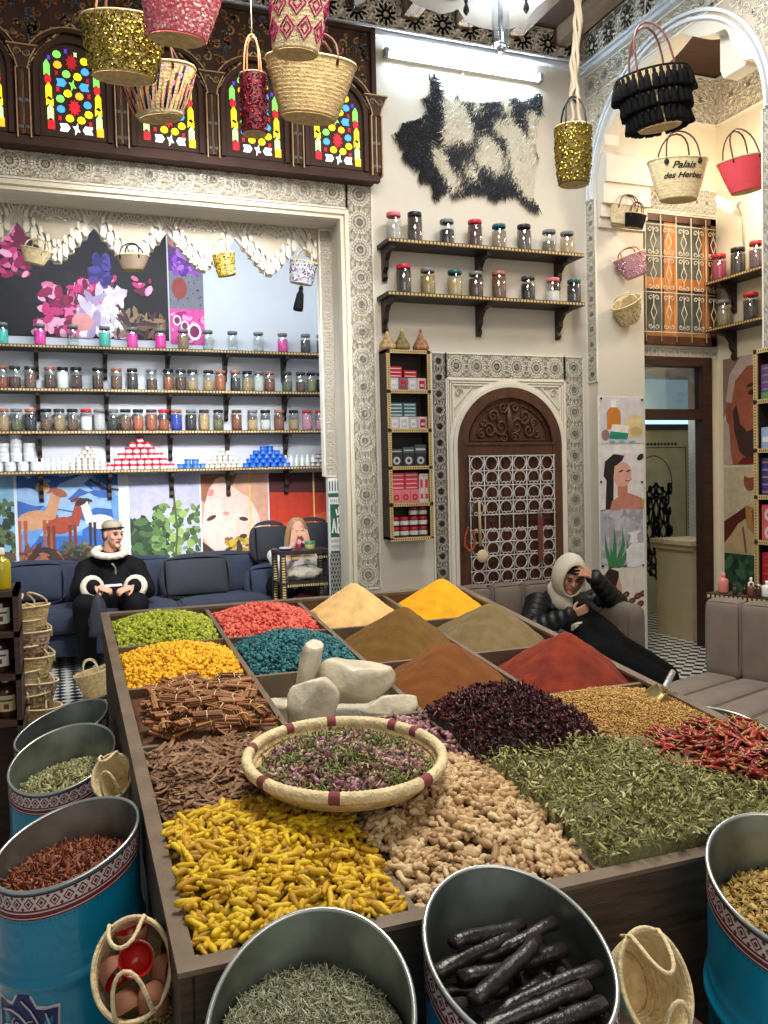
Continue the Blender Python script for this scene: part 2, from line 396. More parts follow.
# inner pilaster + pendant valance
ip = MB().bb((1.965, 6.42, 1.62), (2.07, 6.5, 3.6), 0)
carve(ip, frY(1.965, 1.62, 6.42), .10, 1.9, .07, arab_tile, .005, .01)
struct(ip, 'trim_5', [carved, ground_c])
def lowedge(x0, per, z0, amp, n, sc=1.):
    st = [(0, 0), (.05, 0), (.07, .09), (.13, .12), (.15, .26), (.22, .29), (.24, .45), (.31, .49), (.33, .64), (.4, .68), (.43, .84), (.5, 1)]
    P = []
    for i in range(n):
        for u, v in st: P.append((x0+(i+u)*per, z0+v*amp*sc))
        for u, v in st[::-1][1:]: P.append((x0+(i+1-u)*per, z0+v*amp*sc))
    return P
va = MB(); per = .505; x0 = at(269, 266, 'Y', 6.5).x-5*per; zb = at(269, 276, 'Y', 6.5).z
for k, (dz, th, y) in enumerate(((.0, .03, 6.55), (.055, .03, 6.52), (.12, .03, 6.49))):
    P = lowedge(x0, per, zb+dz, .27, 6); P = [(x, z) for x, z in P if x < 2.0]+[(2.0, 3.9), (x0, 3.9)]
    va.prism(P, 0, th, (V((0, y, 0)), X3, Z3, -Y3), 1 if k == 2 else 0)
for i in range(6):                                                                       # fans, lozenges and tulips carved on it
    cx = x0+i*per; fr = (V((0, 6.458, 0)), X3, Z3, -Y3); L = []
    for r in (.25, .23, .2, .17): L.append([(cx+a, zb+.06+.17+b) for a, b in arc(0, 0, r, 18, 162, 14, r*1.25)])
    for q in range(9):
        a = R_(30+q*15); L.append([(cx+.04*cos(a), zb+.27+.04*sin(a)), (cx+.165*cos(a), zb+.24+.2*sin(a))])
    for q in range(4): L.append(arc(cx, zb+.24, .07+.03*q, 25, 155, 7, .09+.035*q))
    L = [[(x, min(3.89, z)) for x, z in ln if x < 1.98] for ln in L]
    va.strokes(L, fr, .009, .012, 0)
    for u, v in ((.03, .0), (.11, .12), (.2, .3), (.29, .5), (.38, .68), (.62, .68), (.71, .5), (.8, .3), (.89, .12), (.97, .0)):
        x = x0+(i+u)*per; z = zb+.0+v*.27
        if x < 1.95:
            va.prism([(x+.024*cos(t)*(1 if sin(t) < 0 else .8), z+.055+.05*sin(t)*(1 if sin(t) < 0 else 1.5)) for t in [2*pi*k/10 for k in range(10)]], 0, .02, (V((0, 6.49, 0)), X3, Z3, -Y3), 0)
            va.prism([(x+.013*cos(t), z+.125+.03*sin(t)) for t in [2*pi*k/8 for k in range(8)]], 0, .02, (V((0, 6.47, 0)), X3, Z3, -Y3), 0)
struct(va, 'trim_6', [carved, ground_c])
# door surround (carved gypsum) round the arched door
dcx, dw, dz0, dtop = 3.475, 1.0, 0, 2.31
a_top = at(507, 388, 'Y', WY).z
DX0, DX1 = at(455, 450, 'Y', WY).x, at(558, 450, 'Y', WY).x; dcx = (DX0+DX1)/2; hw = (DX1-DX0)/2; spr = a_top-hw*.98
sx0, sx1, sz1 = at(432, 430, 'Y', WY).x, at(583, 430, 'Y', WY).x, at(507, 355, 'Y', WY).z
ds = MB()
ix0, ix1, iz1 = dcx-hw-.07, dcx+hw+.07, a_top+.07
carve(ds, frY(sx0, 0, WY-.002), ix0-sx0, sz1, ix0-sx0, rosette_tile, .008, .008)
carve(ds, frY(ix1, 0, WY-.002), sx1-ix1, sz1, sx1-ix1, rosette_tile, .008, .008)
carve(ds, frY(ix0, iz1, WY-.002), ix1-ix0, sz1-iz1, sz1-iz1, rosette_tile, .008, .008)
struct(ds, 'trim_7', [carved, ground_c])
am = MB()
for r, wd, pr in ((hw+.045, .03, .03), (hw+.015, .03, .05)):
    ring = arc(dcx, spr, r+wd/2, 0, 180, 24, (r+wd/2)*.98)+arc(dcx, spr, r-wd/2, 180, 0, 24, (r-wd/2)*.98)
    am.prism(ring, 0, pr, (V((0, WY, 0)), X3, Z3, -Y3))
    for sx in (-1, 1): am.bb((dcx+sx*r-wd/2, WY-pr, 0), (dcx+sx*r+wd/2, WY, spr))
for q in range(3):
    o = .012+q*.02; am.strokes([[(ix0+o, 0), (ix0+o, iz1-o), (ix1-o, iz1-o), (ix1-o, 0)]], (V((0, WY, 0)), X3, Z3, -Y3), .01, .02)
for sx in (-1, 1):
    cx = dcx+sx*(hw-.06); cz = iz1-.11
    am.strokes([[(cx+sx*.07, cz+.05), (cx-sx*.1, cz+.05), (cx+sx*.07, cz-.13), (cx+sx*.07, cz+.05)], spiral(cx+sx*.02, cz, .04, 0, 1.2)], (V((0, WY, 0)), X3, Z3, -Y3), .008, .015)
struct(am, 'trim_8', [carved])
# the arched door: wooden frame, carved tympanum, boards and the white iron grille
door = thing('door_1', 'arched carved wooden door with white iron grille behind the seated man', 'door', (dcx, WY-.02, 0), kind='structure')
fr = (V((0, WY, 0)), X3, Z3, -Y3)
fw_ = .085; gz1 = at(507, 456, 'Y', WY).z
outer = [(dcx-hw, 0)]+arc(dcx, spr, hw, 180, 0, 28, hw*.98)+[(dcx+hw, 0), (dcx+hw-fw_, 0)]+arc(dcx, spr, hw-fw_, 0, 180, 28, (hw-fw_)*.98)+[(dcx-hw+fw_, 0)]
MB().prism(outer, 0, .06, fr).bb((dcx-hw+.05, WY-.055, gz1), (dcx+hw-.05, WY, gz1+.09)).bb((dcx-hw+.05, WY-.065, gz1+.09), (dcx+hw-.05, WY, gz1+.11)).build('door_frame', [redwood], door)
ty = MB().prism(arc(dcx, spr-.02, hw-.04, 0, 180, 20, hw*.92), 0, .02, fr)
tyz = gz1+.13; tyr = hw-.15
ty.strokes([arc(dcx, tyz, tyr+.03, 0, 180, 24, (a_top-tyz)-.13)+[(dcx+tyr+.03, tyz)]], fr, .012, .035)
for sx in (-1, 1):
    for (u, v, r, a, d) in ((.08, .1, .075, 0, 1), (.2, .07, .06, 1, -1), (.28, .045, .04, 2, 1), (.16, .18, .06, 4, 1), (.06, .25, .05, 3, -1), (.05, .02, .04, 0, 1), (.25, .13, .035, 0, 1)):
        ty.tube([V((dcx+sx*(u+p[0])*tyr/.36, WY-.028, tyz+(v+p[1])*1.05)) for p in spiral(0, 0, r, a, 1.4, 12, d*sx)], [.012]*8+[.009]*5, 6)
ty.tube([V((dcx, WY-.03, tyz)), V((dcx, WY-.035, tyz+.15)), V((dcx, WY-.03, tyz+.3))], [.02, .03, .006], 6)
ty.build('tympanum', [redwood], door)
bd = MB(); bw = (2*hw-.12)/7
for i in range(7): bd.bb((dcx-hw+.06+i*bw+.003, WY-.02, 0), (dcx-hw+.06+(i+1)*bw-.003, WY, gz1))
bd.bb((dcx-hw+.06, WY-.035, gz1-.53), (dcx+hw-.06, WY, gz1-.50)).bb((dcx-hw+.06, WY-.035, gz1-.86), (dcx+hw-.06, WY, gz1-.83))
bd.build('door_board', [wood('door_boards', rgb(84, 46, 24), st=(20, 20, 1.2))], door)
g = MB(); gy = WY-.075; gx0, gx1 = dcx-hw+.09, dcx+hw-.09; p6 = (gx1-gx0)/6
def gl(pts, r=.006): g.tube([V((x, gy, z)) for x, z in pts], r*.78, 5)
for i in range(7): gl([(gx0+i*p6, .3), (gx0+i*p6, gz1)])
rows = [0, .115, .23, .355, .455, .57, .66, .78, .88, 1.0]
for q in (0, .118, .235, .36, .47, .59, .69, .80, .92, 1.03, 1.14): gl([(gx0-.01, gz1-q), (gx1+.01, gz1-q)], .007)
for i in range(6):
    cx = gx0+(i+.5)*p6; r = p6*.42
    for zc in (.059, .86, 1.085): gl([(cx+r*cos(t), gz1-zc+r*1.05*sin(t)) for t in [2*pi*k/16 for k in range(17)]], .0075)
    def omega(zc, s):
        P = [(cx+a, gz1-zc+s*b_) for a, b_ in arc(0, 0, r, -50, 230, 12)]
        gl(P, .0075)
        for sx in (-1, 1): gl([(cx+sx*(.34*p6)-sx*(.0)+a*sx, gz1-zc-s*(r*.95)+b_) for a, b_ in spiral(-.03, 0, .024, 0 if s > 0 else pi, 1.0, 9)], .006)
    omega(.175, 1); omega(.30, -1 if False else 1); omega(.415, 1); omega(.64, -1); omega(.745, 1); omega(.975, 1)
g.build('grille', [iron_w], door)
# arch wall (right) X=4.25..4.72
AX0, AX1, AY0, AY1 = 4.25, 4.72, 4.27, 6.07; acy = (AY0+AY1)/2; arx = (AY1-AY0)/2
def archpts(k=72, ry=.84, z0=3.86, lob=.09):
    P = []
    for i in range(k+1):
        t = pi*i/k; f_ = 1-lob*abs(sin(t*5.5))**.8*(1 if .08 < t/pi < .92 else 0)
        P.append((acy+arx*cos(t)*min(1, f_+(.0 if .15 < t/pi < .85 else .09)), z0+ry*sin(t)*f_+.02))
    return P
A = archpts()
poly = [(WY, 0), (WY, CZ), (3.4, CZ), (3.4, 0), (AY0, 0)]+A[::-1]+[(AY1, 0)]
# U = Y, V = Z, extruded along X
aw = MB().prism(poly, 0, .13, (V((AX0, 0, 0)), Y3, Z3, X3))
aw.bb((AX0+.13, AY1, 0), (AX1, WY, 4.66)).bb((AX0+.13, 3.4, 0), (AX1, AY0, 4.66))
struct(aw, 'wall_right', [plaster])
ac = MB()
carve(ac, frX(WY, 4.96, AX0+.002), WY-3.4, CZ-4.96, .24, girih_tile, .019, .010, .012)
carve(ac, frX(WY, 4.70, AX0+.002), WY-3.4, .19, .19, rosette_tile, .008, .008)
def outside(x, y):   # x measured from Y=6.2 towards the viewer
    yy = WY-x; zz = 3.86+y; return ((yy-acy)/(arx+.08))**2+(max(0, zz-3.86)/.9)**2 > 1.0
carve(ac, frX(WY, 3.86, AX0+.002), WY-4.14, .84, .21, arab_tile, .008, .012, clip=outside, base=False, border=0)
ell = [(acy+(arx+.06)*cos(pi*i/40), 3.86+.9*sin(pi*i/40)) for i in range(41)]
ac.prism([(6.2, 3.86), (6.2, 4.72), (4.13, 4.72), (4.13, 3.86)]+ell[::-1], 0, .003, (V((AX0, 0, 0)), Y3, Z3, -X3), 1)
carve(ac, frX(WY, 2.36, AX0+.002), .13, 1.5, .13, rosette_tile, .006, .012)
carve(ac, frX(4.27, 2.36, AX0+.002), .13, 1.5, .13, rosette_tile, .006, .012)
struct(ac, 'trim_9', [carved, ground_c])
am2 = MB()
for dr, wd in ((.03, .022), (.075, .022)):
    P = [(acy+(arx+dr)*cos(pi*i/40), 3.86+(.86+dr)*sin(pi*i/40)) for i in range(41)]; Q = [(acy+(arx+dr+wd)*cos(pi*i/40), 3.86+(.86+dr+wd)*sin(pi*i/40)) for i in range(41)]
    am2.prism(P+Q[::-1], 0, .03, (V((AX0, 0, 0)), Y3, Z3, -X3))
for z, pr in ((4.90, .05), (4.925, .03), (4.945, .06)): am2.bb((AX0-pr, 3.4, z), (AX0, WY, z+.02)).bb((-1.2, WY-pr, z+.03), (AX0, WY, z+.045))
struct(am2, 'trim_10', [mat('cool_white_molding', rgb(226, 230, 236), var=.02)])
# impost mouldings on the far jamb and a plaster pendant in the arch
im = MB()
for z, pr, h in ((3.62, .03, .08), (3.70, .06, .1), (3.80, .1, .16), (3.96, .14, .22)): im.bb((AX0+.01, AY1-pr, z), (AX1, AY1+.02, z+h))
struct(im, 'trim_11', [plaster])
pe = MB()
for yy in (4.62,):
    P = [(-.13, .12), (-.13, -.1), (-.1, -.16), (.1, -.16), (.13, -.1), (.13, .12), (.09, .2), (.05, .3), (0, .36), (-.05, .3), (-.09, .2)]
    pe.prism([(yy+a, 4.42+b_) for a, b_ in P], 0, .12, (V((AX0+.1, 0, 0)), Y3, Z3, X3))
struct(pe, 'trim_12', [plaster])
# side room behind the arch
SX = 5.62
DO0, DO1, DOZ = 4.70, 5.53, 2.60
struct(MB().bb((SX, 3.4, 0), (SX+.1, WY+.1, 5.1)), 'wall_side_room_right', [wall_mat('warm_plaster', rgb(236, 224, 196))])
sr = MB().bb((DO1, WY, 0), (SX, WY+.1, 2.6)).bb((4.72, WY, 2.6), (SX, WY+.1, 5.1))
struct(sr, 'wall_side_room', [wall_mat('warm_plaster', rgb(236, 224, 196))])
struct(MB().bb((4.72, 3.4, 5.08), (SX, WY, 5.15)), 'ceiling_side_room', [darkwood])
sc_ = MB()
carve(sc_, frY(4.72, 4.66, WY-.002), SX-4.72, .4, .2, arab_tile, .009, .012)
carve(sc_, frX(WY, 4.66, SX+.002), 2.6, .4, .2, arab_tile, .009, .012)
carve(sc_, frY(4.72, 3.86, WY-.002), SX-4.72, .22, .11, arab_tile, .006, .008)
carve(sc_, frY(4.72, 2.60, WY-.002), SX-4.72, .085, .085, rosette_tile, .004, .006)
struct(sc_, 'trim_13', [carved, ground_c])
# grille window in the side room
w6 = thing('window_6', 'white scrolled iron window grille over a wooden shutter', 'window', (5.2, WY, 2.7), kind='structure')
WX0, WX1, WZ0, WZ1 = 4.74, 5.57, 2.70, 3.82
MB().bb((WX0, WY-.05, WZ0), (WX1, WY, WZ0+.07)).bb((WX0, WY-.05, WZ1-.06), (WX1, WY, WZ1)).bb((WX0, WY-.05, WZ0), (WX0+.06, WY, WZ1)).bb((WX1-.06, WY-.05, WZ0), (WX1, WY, WZ1)).build('window_frame', [redwood], w6)
MB().bb((WX0, WY-.012, WZ0), (WX1, WY, WZ1)).build('pane', [mat('dim_window_glass', rgb(96, 100, 92), rough=.2, var=.3, vs=3)], w6)
sh = MB().bb((WX0+.28, WY-.025, WZ0), (WX0+.42, WY-.012, WZ1)).bb((WX0+.06, WY-.03, WZ0+.48), (WX1-.06, WY-.012, WZ0+.58)).bb((WX0+.06, WY-.03, WZ0+.03), (WX1-.06, WY-.012, WZ0+.1)).bb((WX1-.13, WY-.025, WZ0), (WX1-.03, WY-.012, WZ1))
sh.build('shutter', [wood('orange_pine', rgb(196, 128, 62), st=(14, 14, 2), var=.2)], w6)
g = MB(); gy = WY-.07; nb = 9; gp = (WX1-WX0-.1)/nb; iv = mat('ivory_iron', rgb(226, 214, 190), rough=.4)
for i in range(nb+1):
    x = WX0+.05+i*gp
    if i % 2 == 0: gl([(x, WZ0+.02), (x, WZ1-.02)], .006)
    else:
        for z0, z1 in ((WZ0+.12, WZ0+.42), (WZ0+.46, WZ0+.74), (WZ0+.76, WZ1-.12)):
            zm = (z0+z1)/2; gl([(x, z0), (x, zm-.07), (x-.03, zm), (x, zm+.07), (x, z1)], .005); gl([(x, zm-.07), (x+.03, zm), (x, zm+.07)], .005)
            for zz, s in ((z0+.03, 1), (z1-.03, -1)):
                for sx in (-1, 1): gl([(x+sx*(.035)+a, zz+b_) for a, b_ in spiral(0, 0, .027, 0 if sx < 0 else pi, 1.1, 9, s*sx)], .005)
for q in (.1, .44, .75, 1.02): gl([(WX0+.03, WZ0+q), (WX1-.03, WZ0+q)], .006)
g.build('grille', [iv], w6)
# doorway, transom and what lies beyond
d2 = thing('door_2', 'open doorway with dark wooden frame and glass transom', 'doorway', (5.1, WY, 0), kind='structure')
MB().bb((DO1-.1, WY-.03, 0), (DO1, WY+.08, DOZ)).bb((DO0, WY-.03, DOZ-.08), (DO1-.1, WY+.08, DOZ)).bb((DO0, WY-.03, 2.05), (DO1-.1, WY+.08, 2.14)).bb((DO0, WY-.0, 0), (DO0+.05, WY+.08, DOZ)).build('door_frame', [darkwood], d2)
MB().bb((DO0, WY+.03, 2.14), (DO1-.1, WY+.04, DOZ-.08)).build('pane', [thinglass('transom_glass', (.45, .47, .45), .25, .08)], d2)
ppx = at(700, 520, 'Y', 6.9).x; post = MB().bb((ppx-.05, 6.9, 0), (ppx+.05, 7.0, 2.5)); post.bb((ppx-.01, 6.88, 1.2), (ppx+.01, 6.9, 1.35), 1)
struct(post, 'trim_14', [mat('grey_white_post', rgb(190, 195, 200)), blackwood])
cw_ = MB().bb((4.4, 7.9, 0), (7.4, 8.0, 2.06), 0); olive = mat('olive_cream_panel', rgb(176, 168, 128), rough=.5)
fr = (V((0, 7.9, 0)), X3, Z3, -Y3)
bx0, bx1 = at(650, 550, 'Y', 7.9).x-.22, at(688, 550, 'Y', 7.9).x
for q in range(40):
    z = .1+q*.046; cw_.prism([(bx1+.03, z), (bx1+.055, z+.02), (bx1+.03, z+.04), (bx1+.005, z+.02)], 0, .004, fr, 1)
for q in range(13):
    x = bx0+q*.047; cw_.prism([(x, 1.90), (x+.02, 1.92), (x+.04, 1.90), (x+.02, 1.88)], 0, .004, fr, 1)
cw_.strokes([[(bx0, .1), (bx0, 1.86), (bx1-.02, 1.86), (bx1-.02, .1)]]+[arc(bx0+.28, 1.45, .25, 0, 180, 14, .32)], fr, .008, .004, 1)
cw_.strokes([[(bx0+.10+x*.42, .40+y*1.05) for x, y in l_] for l_ in arab_tile(1)+rosette_tile(1, 8)], fr, .025, .004, 1)
struct(cw_, 'wall_corridor', [olive, mat('black_stencil', rgb(40, 38, 30))])
struct(MB().bb((4.4, 7.86, 2.06), (7.4, 7.94, 2.12)), 'trim_15', [blackwood])
struct(MB().bb((4.4, 7.9, 2.12), (7.4, 7.96, 2.9)), 'window_7', [mat('daylight_pane', rgb(165, 215, 240), emit=1.2, var=.02)])
struct(MB().bb((4.4, 7.0, 2.62), (7.4, 7.9, 2.7)).bb((7.4, WY+.1, 0), (7.5, 8, 2.9)).bb((4.72, WY+.1, 0), (4.62, 7.9, 2.9)), 'wall_corridor_side', [wall_mat('corridor_plaster', rgb(196, 190, 170))])
# ---- the painted cedar window front above the niche
PY = WY-.10; px0, px1 = -1.15, at(373, 100, 'Y', PY).x; pz0, pz1 = at(373, 183, 'Y', PY).z, at(371, 30, 'Y', PY).z
wp = MB().bb((px0, PY, pz0), (px1, WY-.001, pz1), 0)
for z, pr, h in ((pz0-.005, .05, .035), (pz0+.035, .03, .025), (pz1-.03, .03, .03)): wp.bb((px0, PY-pr, z), (px1+pr*.5, PY, z+h), 0)
wp.bb((px1-.02, PY-.04, pz0), (px1+.015, PY, pz1), 0)
wc = [at(x, 100, 'Y', PY).x for x in (73, 170, 253, 335)]; pit = (wc[3]-wc[0])/3; wcs = [wc[0]+pit*i for i in range(-1, 4)]
gw = pit*.60; gz0_ = pz0+.10; gh = at(73, 50, 'Y', PY).z-gz0_
fr = (V((0, PY, 0)), X3, Z3, -Y3)
for c in wcs:
    for r, w_, h in ((gw/2+.045, .03, .045), (gw/2+.10, .018, .06)):
        sp = gz0_+gh-gw/2
        wp.prism([(c-r-w_/2, gz0_-.03)]+arc(c, sp, r+w_/2, 180, 0, 20)+[(c+r+w_/2, gz0_-.03), (c+r-w_/2, gz0_-.03)]+arc(c, sp, r-w_/2, 0, 180, 20)+[(c-r+w_/2, gz0_-.03)], 0, h*.7, fr, 0)
    wp.strokes([[(c-gw/2-.12, gz0_-.03)]+arc(c, sp, gw/2+.12, 180, 0, 16)+[(c+gw/2+.12, gz0_-.03)]], fr, .008, .045, 1)
    # scalloped gilded line rising between the arches
    P = []
    for i in range(15):
        t = i/14; P.append((c-pit/2+.03+(pit/2-.05)*t+.012*(-1)**i, sp+.02+.30*t**.8+.012*(-1)**i))
    wp.strokes([P, [(2*c-x, z) for x, z in P]], fr, .012, .03, 1)
    # post between arches
    x = c+pit/2
    wp.bb((x-.045, PY-.02, gz0_-.06), (x+.045, PY, sp+.0), 0)
    for s in (-1, 1):
        prof = [(.012, 0), (.022, .02), (.014, .06), (.02, .1), (.017, .16), (.02, .2), (.02, .34), (.014, .37), (.022, .4), (.014, .46), (.022, .5)]
        wp.lathe([(r, z*(sp-gz0_+.03)/.5) for r, z in prof], 8, (x+s*.02, PY-.03, gz0_-.04), 0)
        for q in (.1, .55): wp.lathe([(.021, 0), (.023, .01), (.021, .02)], 8, (x+s*.02, PY-.03, gz0_-.04+q*(sp-gz0_)), 2)
    wp.prism([(x-.09, sp+.14), (x+.09, sp+.14), (x+.05, sp+.06), (x+.035, sp+.0), (x-.035, sp+.0), (x-.05, sp+.06)], 0, .05, fr, 0)
    wp.strokes([[(x-.09, sp+.15), (x+.09, sp+.15)], [(x-.08, sp+.13), (x-.045, sp+.06), (x-.03, sp)], [(x+.08, sp+.13), (x+.045, sp+.06), (x+.03, sp)], spiral(x-.03, sp+.1, .025, 0), spiral(x+.03, sp+.1, .025, pi), [(x-.04, gz0_-.06), (x-.04, sp)], [(x+.04, gz0_-.06), (x+.04, sp)]], fr, .008, .056, 1)
L = []; L2 = []; L3 = []
zt = sp+.17
for i in range(520):
    x = random.uniform(px0, px1-.05); z = random.uniform(sp+.2, pz1-.04)
    cN = min(wcs, key=lambda c: abs(c-x)); dx = abs(x-cN)
    if z < sp+.36-(.34)*(dx/(pit/2)): continue
    s_ = spiral(x, z, random.uniform(.018, .04), random.uniform(0, 6), 1.0, 7, random.choice((-1, 1)))
    random.choice((L, L2, L3)).append([(min(px1-.03, max(px0, a)), min(pz1-.03, b_)) for a, b_ in s_])
wp.strokes(L, fr, .011, .008, 1); wp.strokes(L2, fr, .011, .008, 2); wp.strokes(L3, fr, .011, .008, 3)
struct(wp, 'trim_16', [oxblood, tan, mat('slate_blue_paint', rgb(88, 96, 96)), mat('ochre_paint', rgb(150, 96, 36))])
GC = dict(g=(120, 225, 90), y=(250, 225, 20), o=(245, 170, 30), r=(215, 15, 35), R=(150, 10, 30), b=(60, 150, 245), p=(80, 50, 190), w=(225, 245, 255), l=(190, 240, 150))
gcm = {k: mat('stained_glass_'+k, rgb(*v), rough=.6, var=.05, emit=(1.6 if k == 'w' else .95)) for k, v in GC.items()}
gk = list(GC)
PC = [('o', 'g', 375, 165), ('s', 'p', 430, 135), ('s', 'l', 490, 150), ('o', 'y', 545, 190), ('s', 'p', 325, 190), ('S', 'R', 465, 205), ('o', 'o', 378, 233), ('o', 'b', 548, 258), ('s', 'p', 597, 232),
      ('t', 'g', 310, 260), ('o', 'g', 430, 288), ('o', 'y', 500, 297), ('s', 'R', 370, 285), ('s', 'R', 562, 312), ('t', 'g', 617, 300), ('c', 'r', 315, 333), ('a', 'b', 397, 345), ('x', 'g', 467, 355),
      ('A', 'b', 540, 360), ('c', 'r', 620, 372), ('t', 'y', 318, 408), ('o', 'y', 435, 415), ('o', 'o', 507, 425), ('s', 'r', 375, 392), ('s', 'r', 568, 415), ('t', 'y', 625, 445), ('o', 'g', 388, 455),
      ('o', 'b', 557, 477), ('h', 'y', 323, 482), ('S', 'r', 475, 502), ('h', 'y', 625, 518), ('o', 'b', 390, 523), ('t', 'l', 325, 550), ('o', 'y', 443, 578), ('o', 'y', 515, 583), ('o', 'y', 562, 540),
      ('t', 'l', 628, 585), ('s', 'r', 382, 580), ('s', 'r', 572, 600), ('q', 'r', 328, 630), ('a', 'w', 410, 640), ('x', 'w', 483, 643), ('A', 'w', 555, 645), ('q', 'o', 632, 650)]
def gshape(k):
    if k == 'o': return [(.042*cos(t)*(1.15), .034*sin(t)*(1 if sin(t) > 0 else .8)) for t in [2*pi*i/8 for i in range(8)]]
    if k == 's': return [((.026 if i % 2 else .013)*cos(2*pi*i/8), (.026 if i % 2 else .013)*sin(2*pi*i/8)) for i in range(8)]
    if k == 'S': return [((.07 if i % 2 else .043)*cos(2*pi*i/20), (.07 if i % 2 else .043)*sin(2*pi*i/20)) for i in range(20)]
    if k == 't': return [(-.035, -.06), (0, -.04), (.035, -.06), (.035, .03), (0, .07), (-.035, .03)]
    if k == 'c': return [(.038*cos(2*pi*i/8), .038*sin(2*pi*i/8)) for i in range(8)]
    if k == 'a': return [(-.055, -.03), (.03, -.032), (.06, 0), (.03, .032), (-.055, .03), (-.04, 0)]
    if k == 'A': return [(.055, .03), (-.03, .032), (-.06, 0), (-.03, -.032), (.055, -.03), (.04, 0)]
    if k == 'x': return [((.045 if i % 2 else .018)*cos(2*pi*i/8+pi/8), (.055 if i % 2 else .02)*sin(2*pi*i/8+pi/8)) for i in range(8)]
    if k == 'h': return [(-.04, -.03), (-.01, -.01), (.04, -.03), (.04, .03), (.01, .01), (-.04, .03)]
    return [(-.04, -.035), (.04, -.035), (.04, .035), (-.04, .035)]
for i, c in enumerate(wcs):
    wn = MB(); sp = gz0_+gh-gw/2
    wn.prism([(c-gw/2-.02, gz0_-.02), (c+gw/2+.02, gz0_-.02)]+arc(c, sp, gw/2+.02, 0, 180, 14), 0, .006, fr, 0)
    for k, cc, x, y in PC:
        u = (x-467)/365*gw*1.0; v = (685-y)/570*gh
        wn.prism([(c+u+a*gw/.37*.56, gz0_+v+b_*gh/.6*.86) for a, b_ in gshape(k)], .002, .011, fr, 1+gk.index(cc))
    struct(wn, 'window_%d' % (i+1), [oxblood]+[gcm[k] for k in gk])
# ================================================================== THE SPICE TABLE
TT = R_(6.28); CW = .4219; RV = .48
TM = Mx.Translation(V((.1848, 1.4635, .7773))) @ Mx.Rotation(TT, 4, 'X')
NTM = np.array(TM)
table = thing('spice_display_table', 'long dark wooden display table split into twenty open spice trays', 'table', TM)
def tb_(name, parts, mats=tablewood):
    mb = MB()
    for a, b_ in parts: mb.bb(a, b_)
    return mb.build(name, mats, table, local=True)
W4, L5 = 4*CW, 5*RV
tb_('tray_floor', [((0, 0, -.13), (W4, L5, -.11))])
for x in (0, W4): tb_('side_panel', [((x-.02, -.02, -.16), (x+.005, L5+.02, -.002))])
for y in (0, L5): tb_('end_panel', [((0, y-.02, -.16), (W4, y+.005, -.002))])
for i in (1, 2, 3): tb_('divider', [((i*CW-.009, 0, -.11), (i*CW+.009, L5, -.004))], rimwood)
for j in (1, 2, 3, 4):
    for i in range(4): tb_('divider', [((i*CW+.009, j*RV-.008, -.11), ((i+1)*CW-.009, j*RV+.008, -.006))], rimwood)
for i in (0, 4): tb_('rim', [((i*CW-.024, -.024, -.004), (i*CW+.01, L5+.024, .006))], rimwood)
for y in (0, L5): tb_('rim', [((.01, y-.024 if y == 0 else y-.01, -.004), (W4-.01, y+.01 if y == 0 else y+.024, .006))], rimwood)
# skirt boards and legs in world axes
P0 = TM @ V((0, 0, 0)); P1 = TM @ V((W4, L5, 0))
sk = MB()
for x in (P0.x-.012, P1.x-.006):
    pts = [(P0.y-.015, .14), (P1.y, .14), (P1.y, P1.z-.15), (P0.y-.015, P0.z-.15)]
    MB().prism(pts, 0, .018, (V((x, 0, 0)), Y3, Z3, X3)).build('skirt', [tablewood], table)
MB().bb((P0.x, P0.y-.015, .14), (P1.x, P0.y+.003, P0.z-.14)).build('skirt', [tablewood], table)
for x in (P0.x+.03, P1.x-.03):
    for y in (P0.y+.03, P1.y-.03): MB().box((x, y, .3), (.06, .06, .6)).build('leg', [darkwood], table)
# ---- helpers for heaps
def vnoise(x, y, s=1., seed=0):
    return (np.sin(x*s*1.7+seed)*np.cos(y*s*2.3+seed*1.3)+.5*np.sin(x*s*4.1+y*s*3.3+seed*2)+.3*np.cos(x*s*9+seed-y*s*7.7))/1.8
def heightmesh(name, u0, u1, v0, v1, hf, material, n=56, parent=None):
    X = np.linspace(u0*CW+.01, u1*CW-.01, n); Y = np.linspace(v0*RV+.01, v1*RV-.01, n); gx, gy = np.meshgrid(X, Y)
    Z = hf(gx/CW, gy/RV); mb = MB(); vs = [(gx[j, i], gy[j, i], Z[j, i]) for j in range(n) for i in range(n)]
    fs = [(j*n+i, j*n+i+1, (j+1)*n+i+1, (j+1)*n+i) for j in range(n-1) for i in range(n-1)]
    ed = [i for i in range(n)]+[j*n+n-1 for j in range(1, n)]+[(n-1)*n+i for i in range(n-2, -1, -1)]+[j*n for j in range(n-2, 0, -1)]; k0 = len(vs)
    vs += [(vs[e][0], vs[e][1], -.108) for e in ed]; K = len(ed); fs += [(ed[q], k0+q, k0+(q+1) % K, ed[(q+1) % K]) for q in range(K)]
    mb.add(vs, fs, 0, True); o = mb.build(name, material, local=True); o.matrix_basis = TM; WM[o] = TM.copy(); return o
def cone(uc, vc, pk, r=.56, base=-.085, seed=0, rough=.004):
    def h(u, v):
        a = np.arctan2(v-vc, u-uc); d = np.sqrt(((u-uc))**2+((v-vc))**2)/r
        d = d*(1+.05*np.sin(a*3+seed)+.03*np.sin(a*7+seed*2)); d = np.sqrt(d*d+.004)
        z = pk-(pk-base)*np.clip(d*.98, 0, 1.15)**1.02
        return np.maximum(base, z)+rough*vnoise(u*9, v*9, 1.3, seed)+rough*.5*np.sin(a*23+seed)*np.clip(d, 0, 1)
    return h
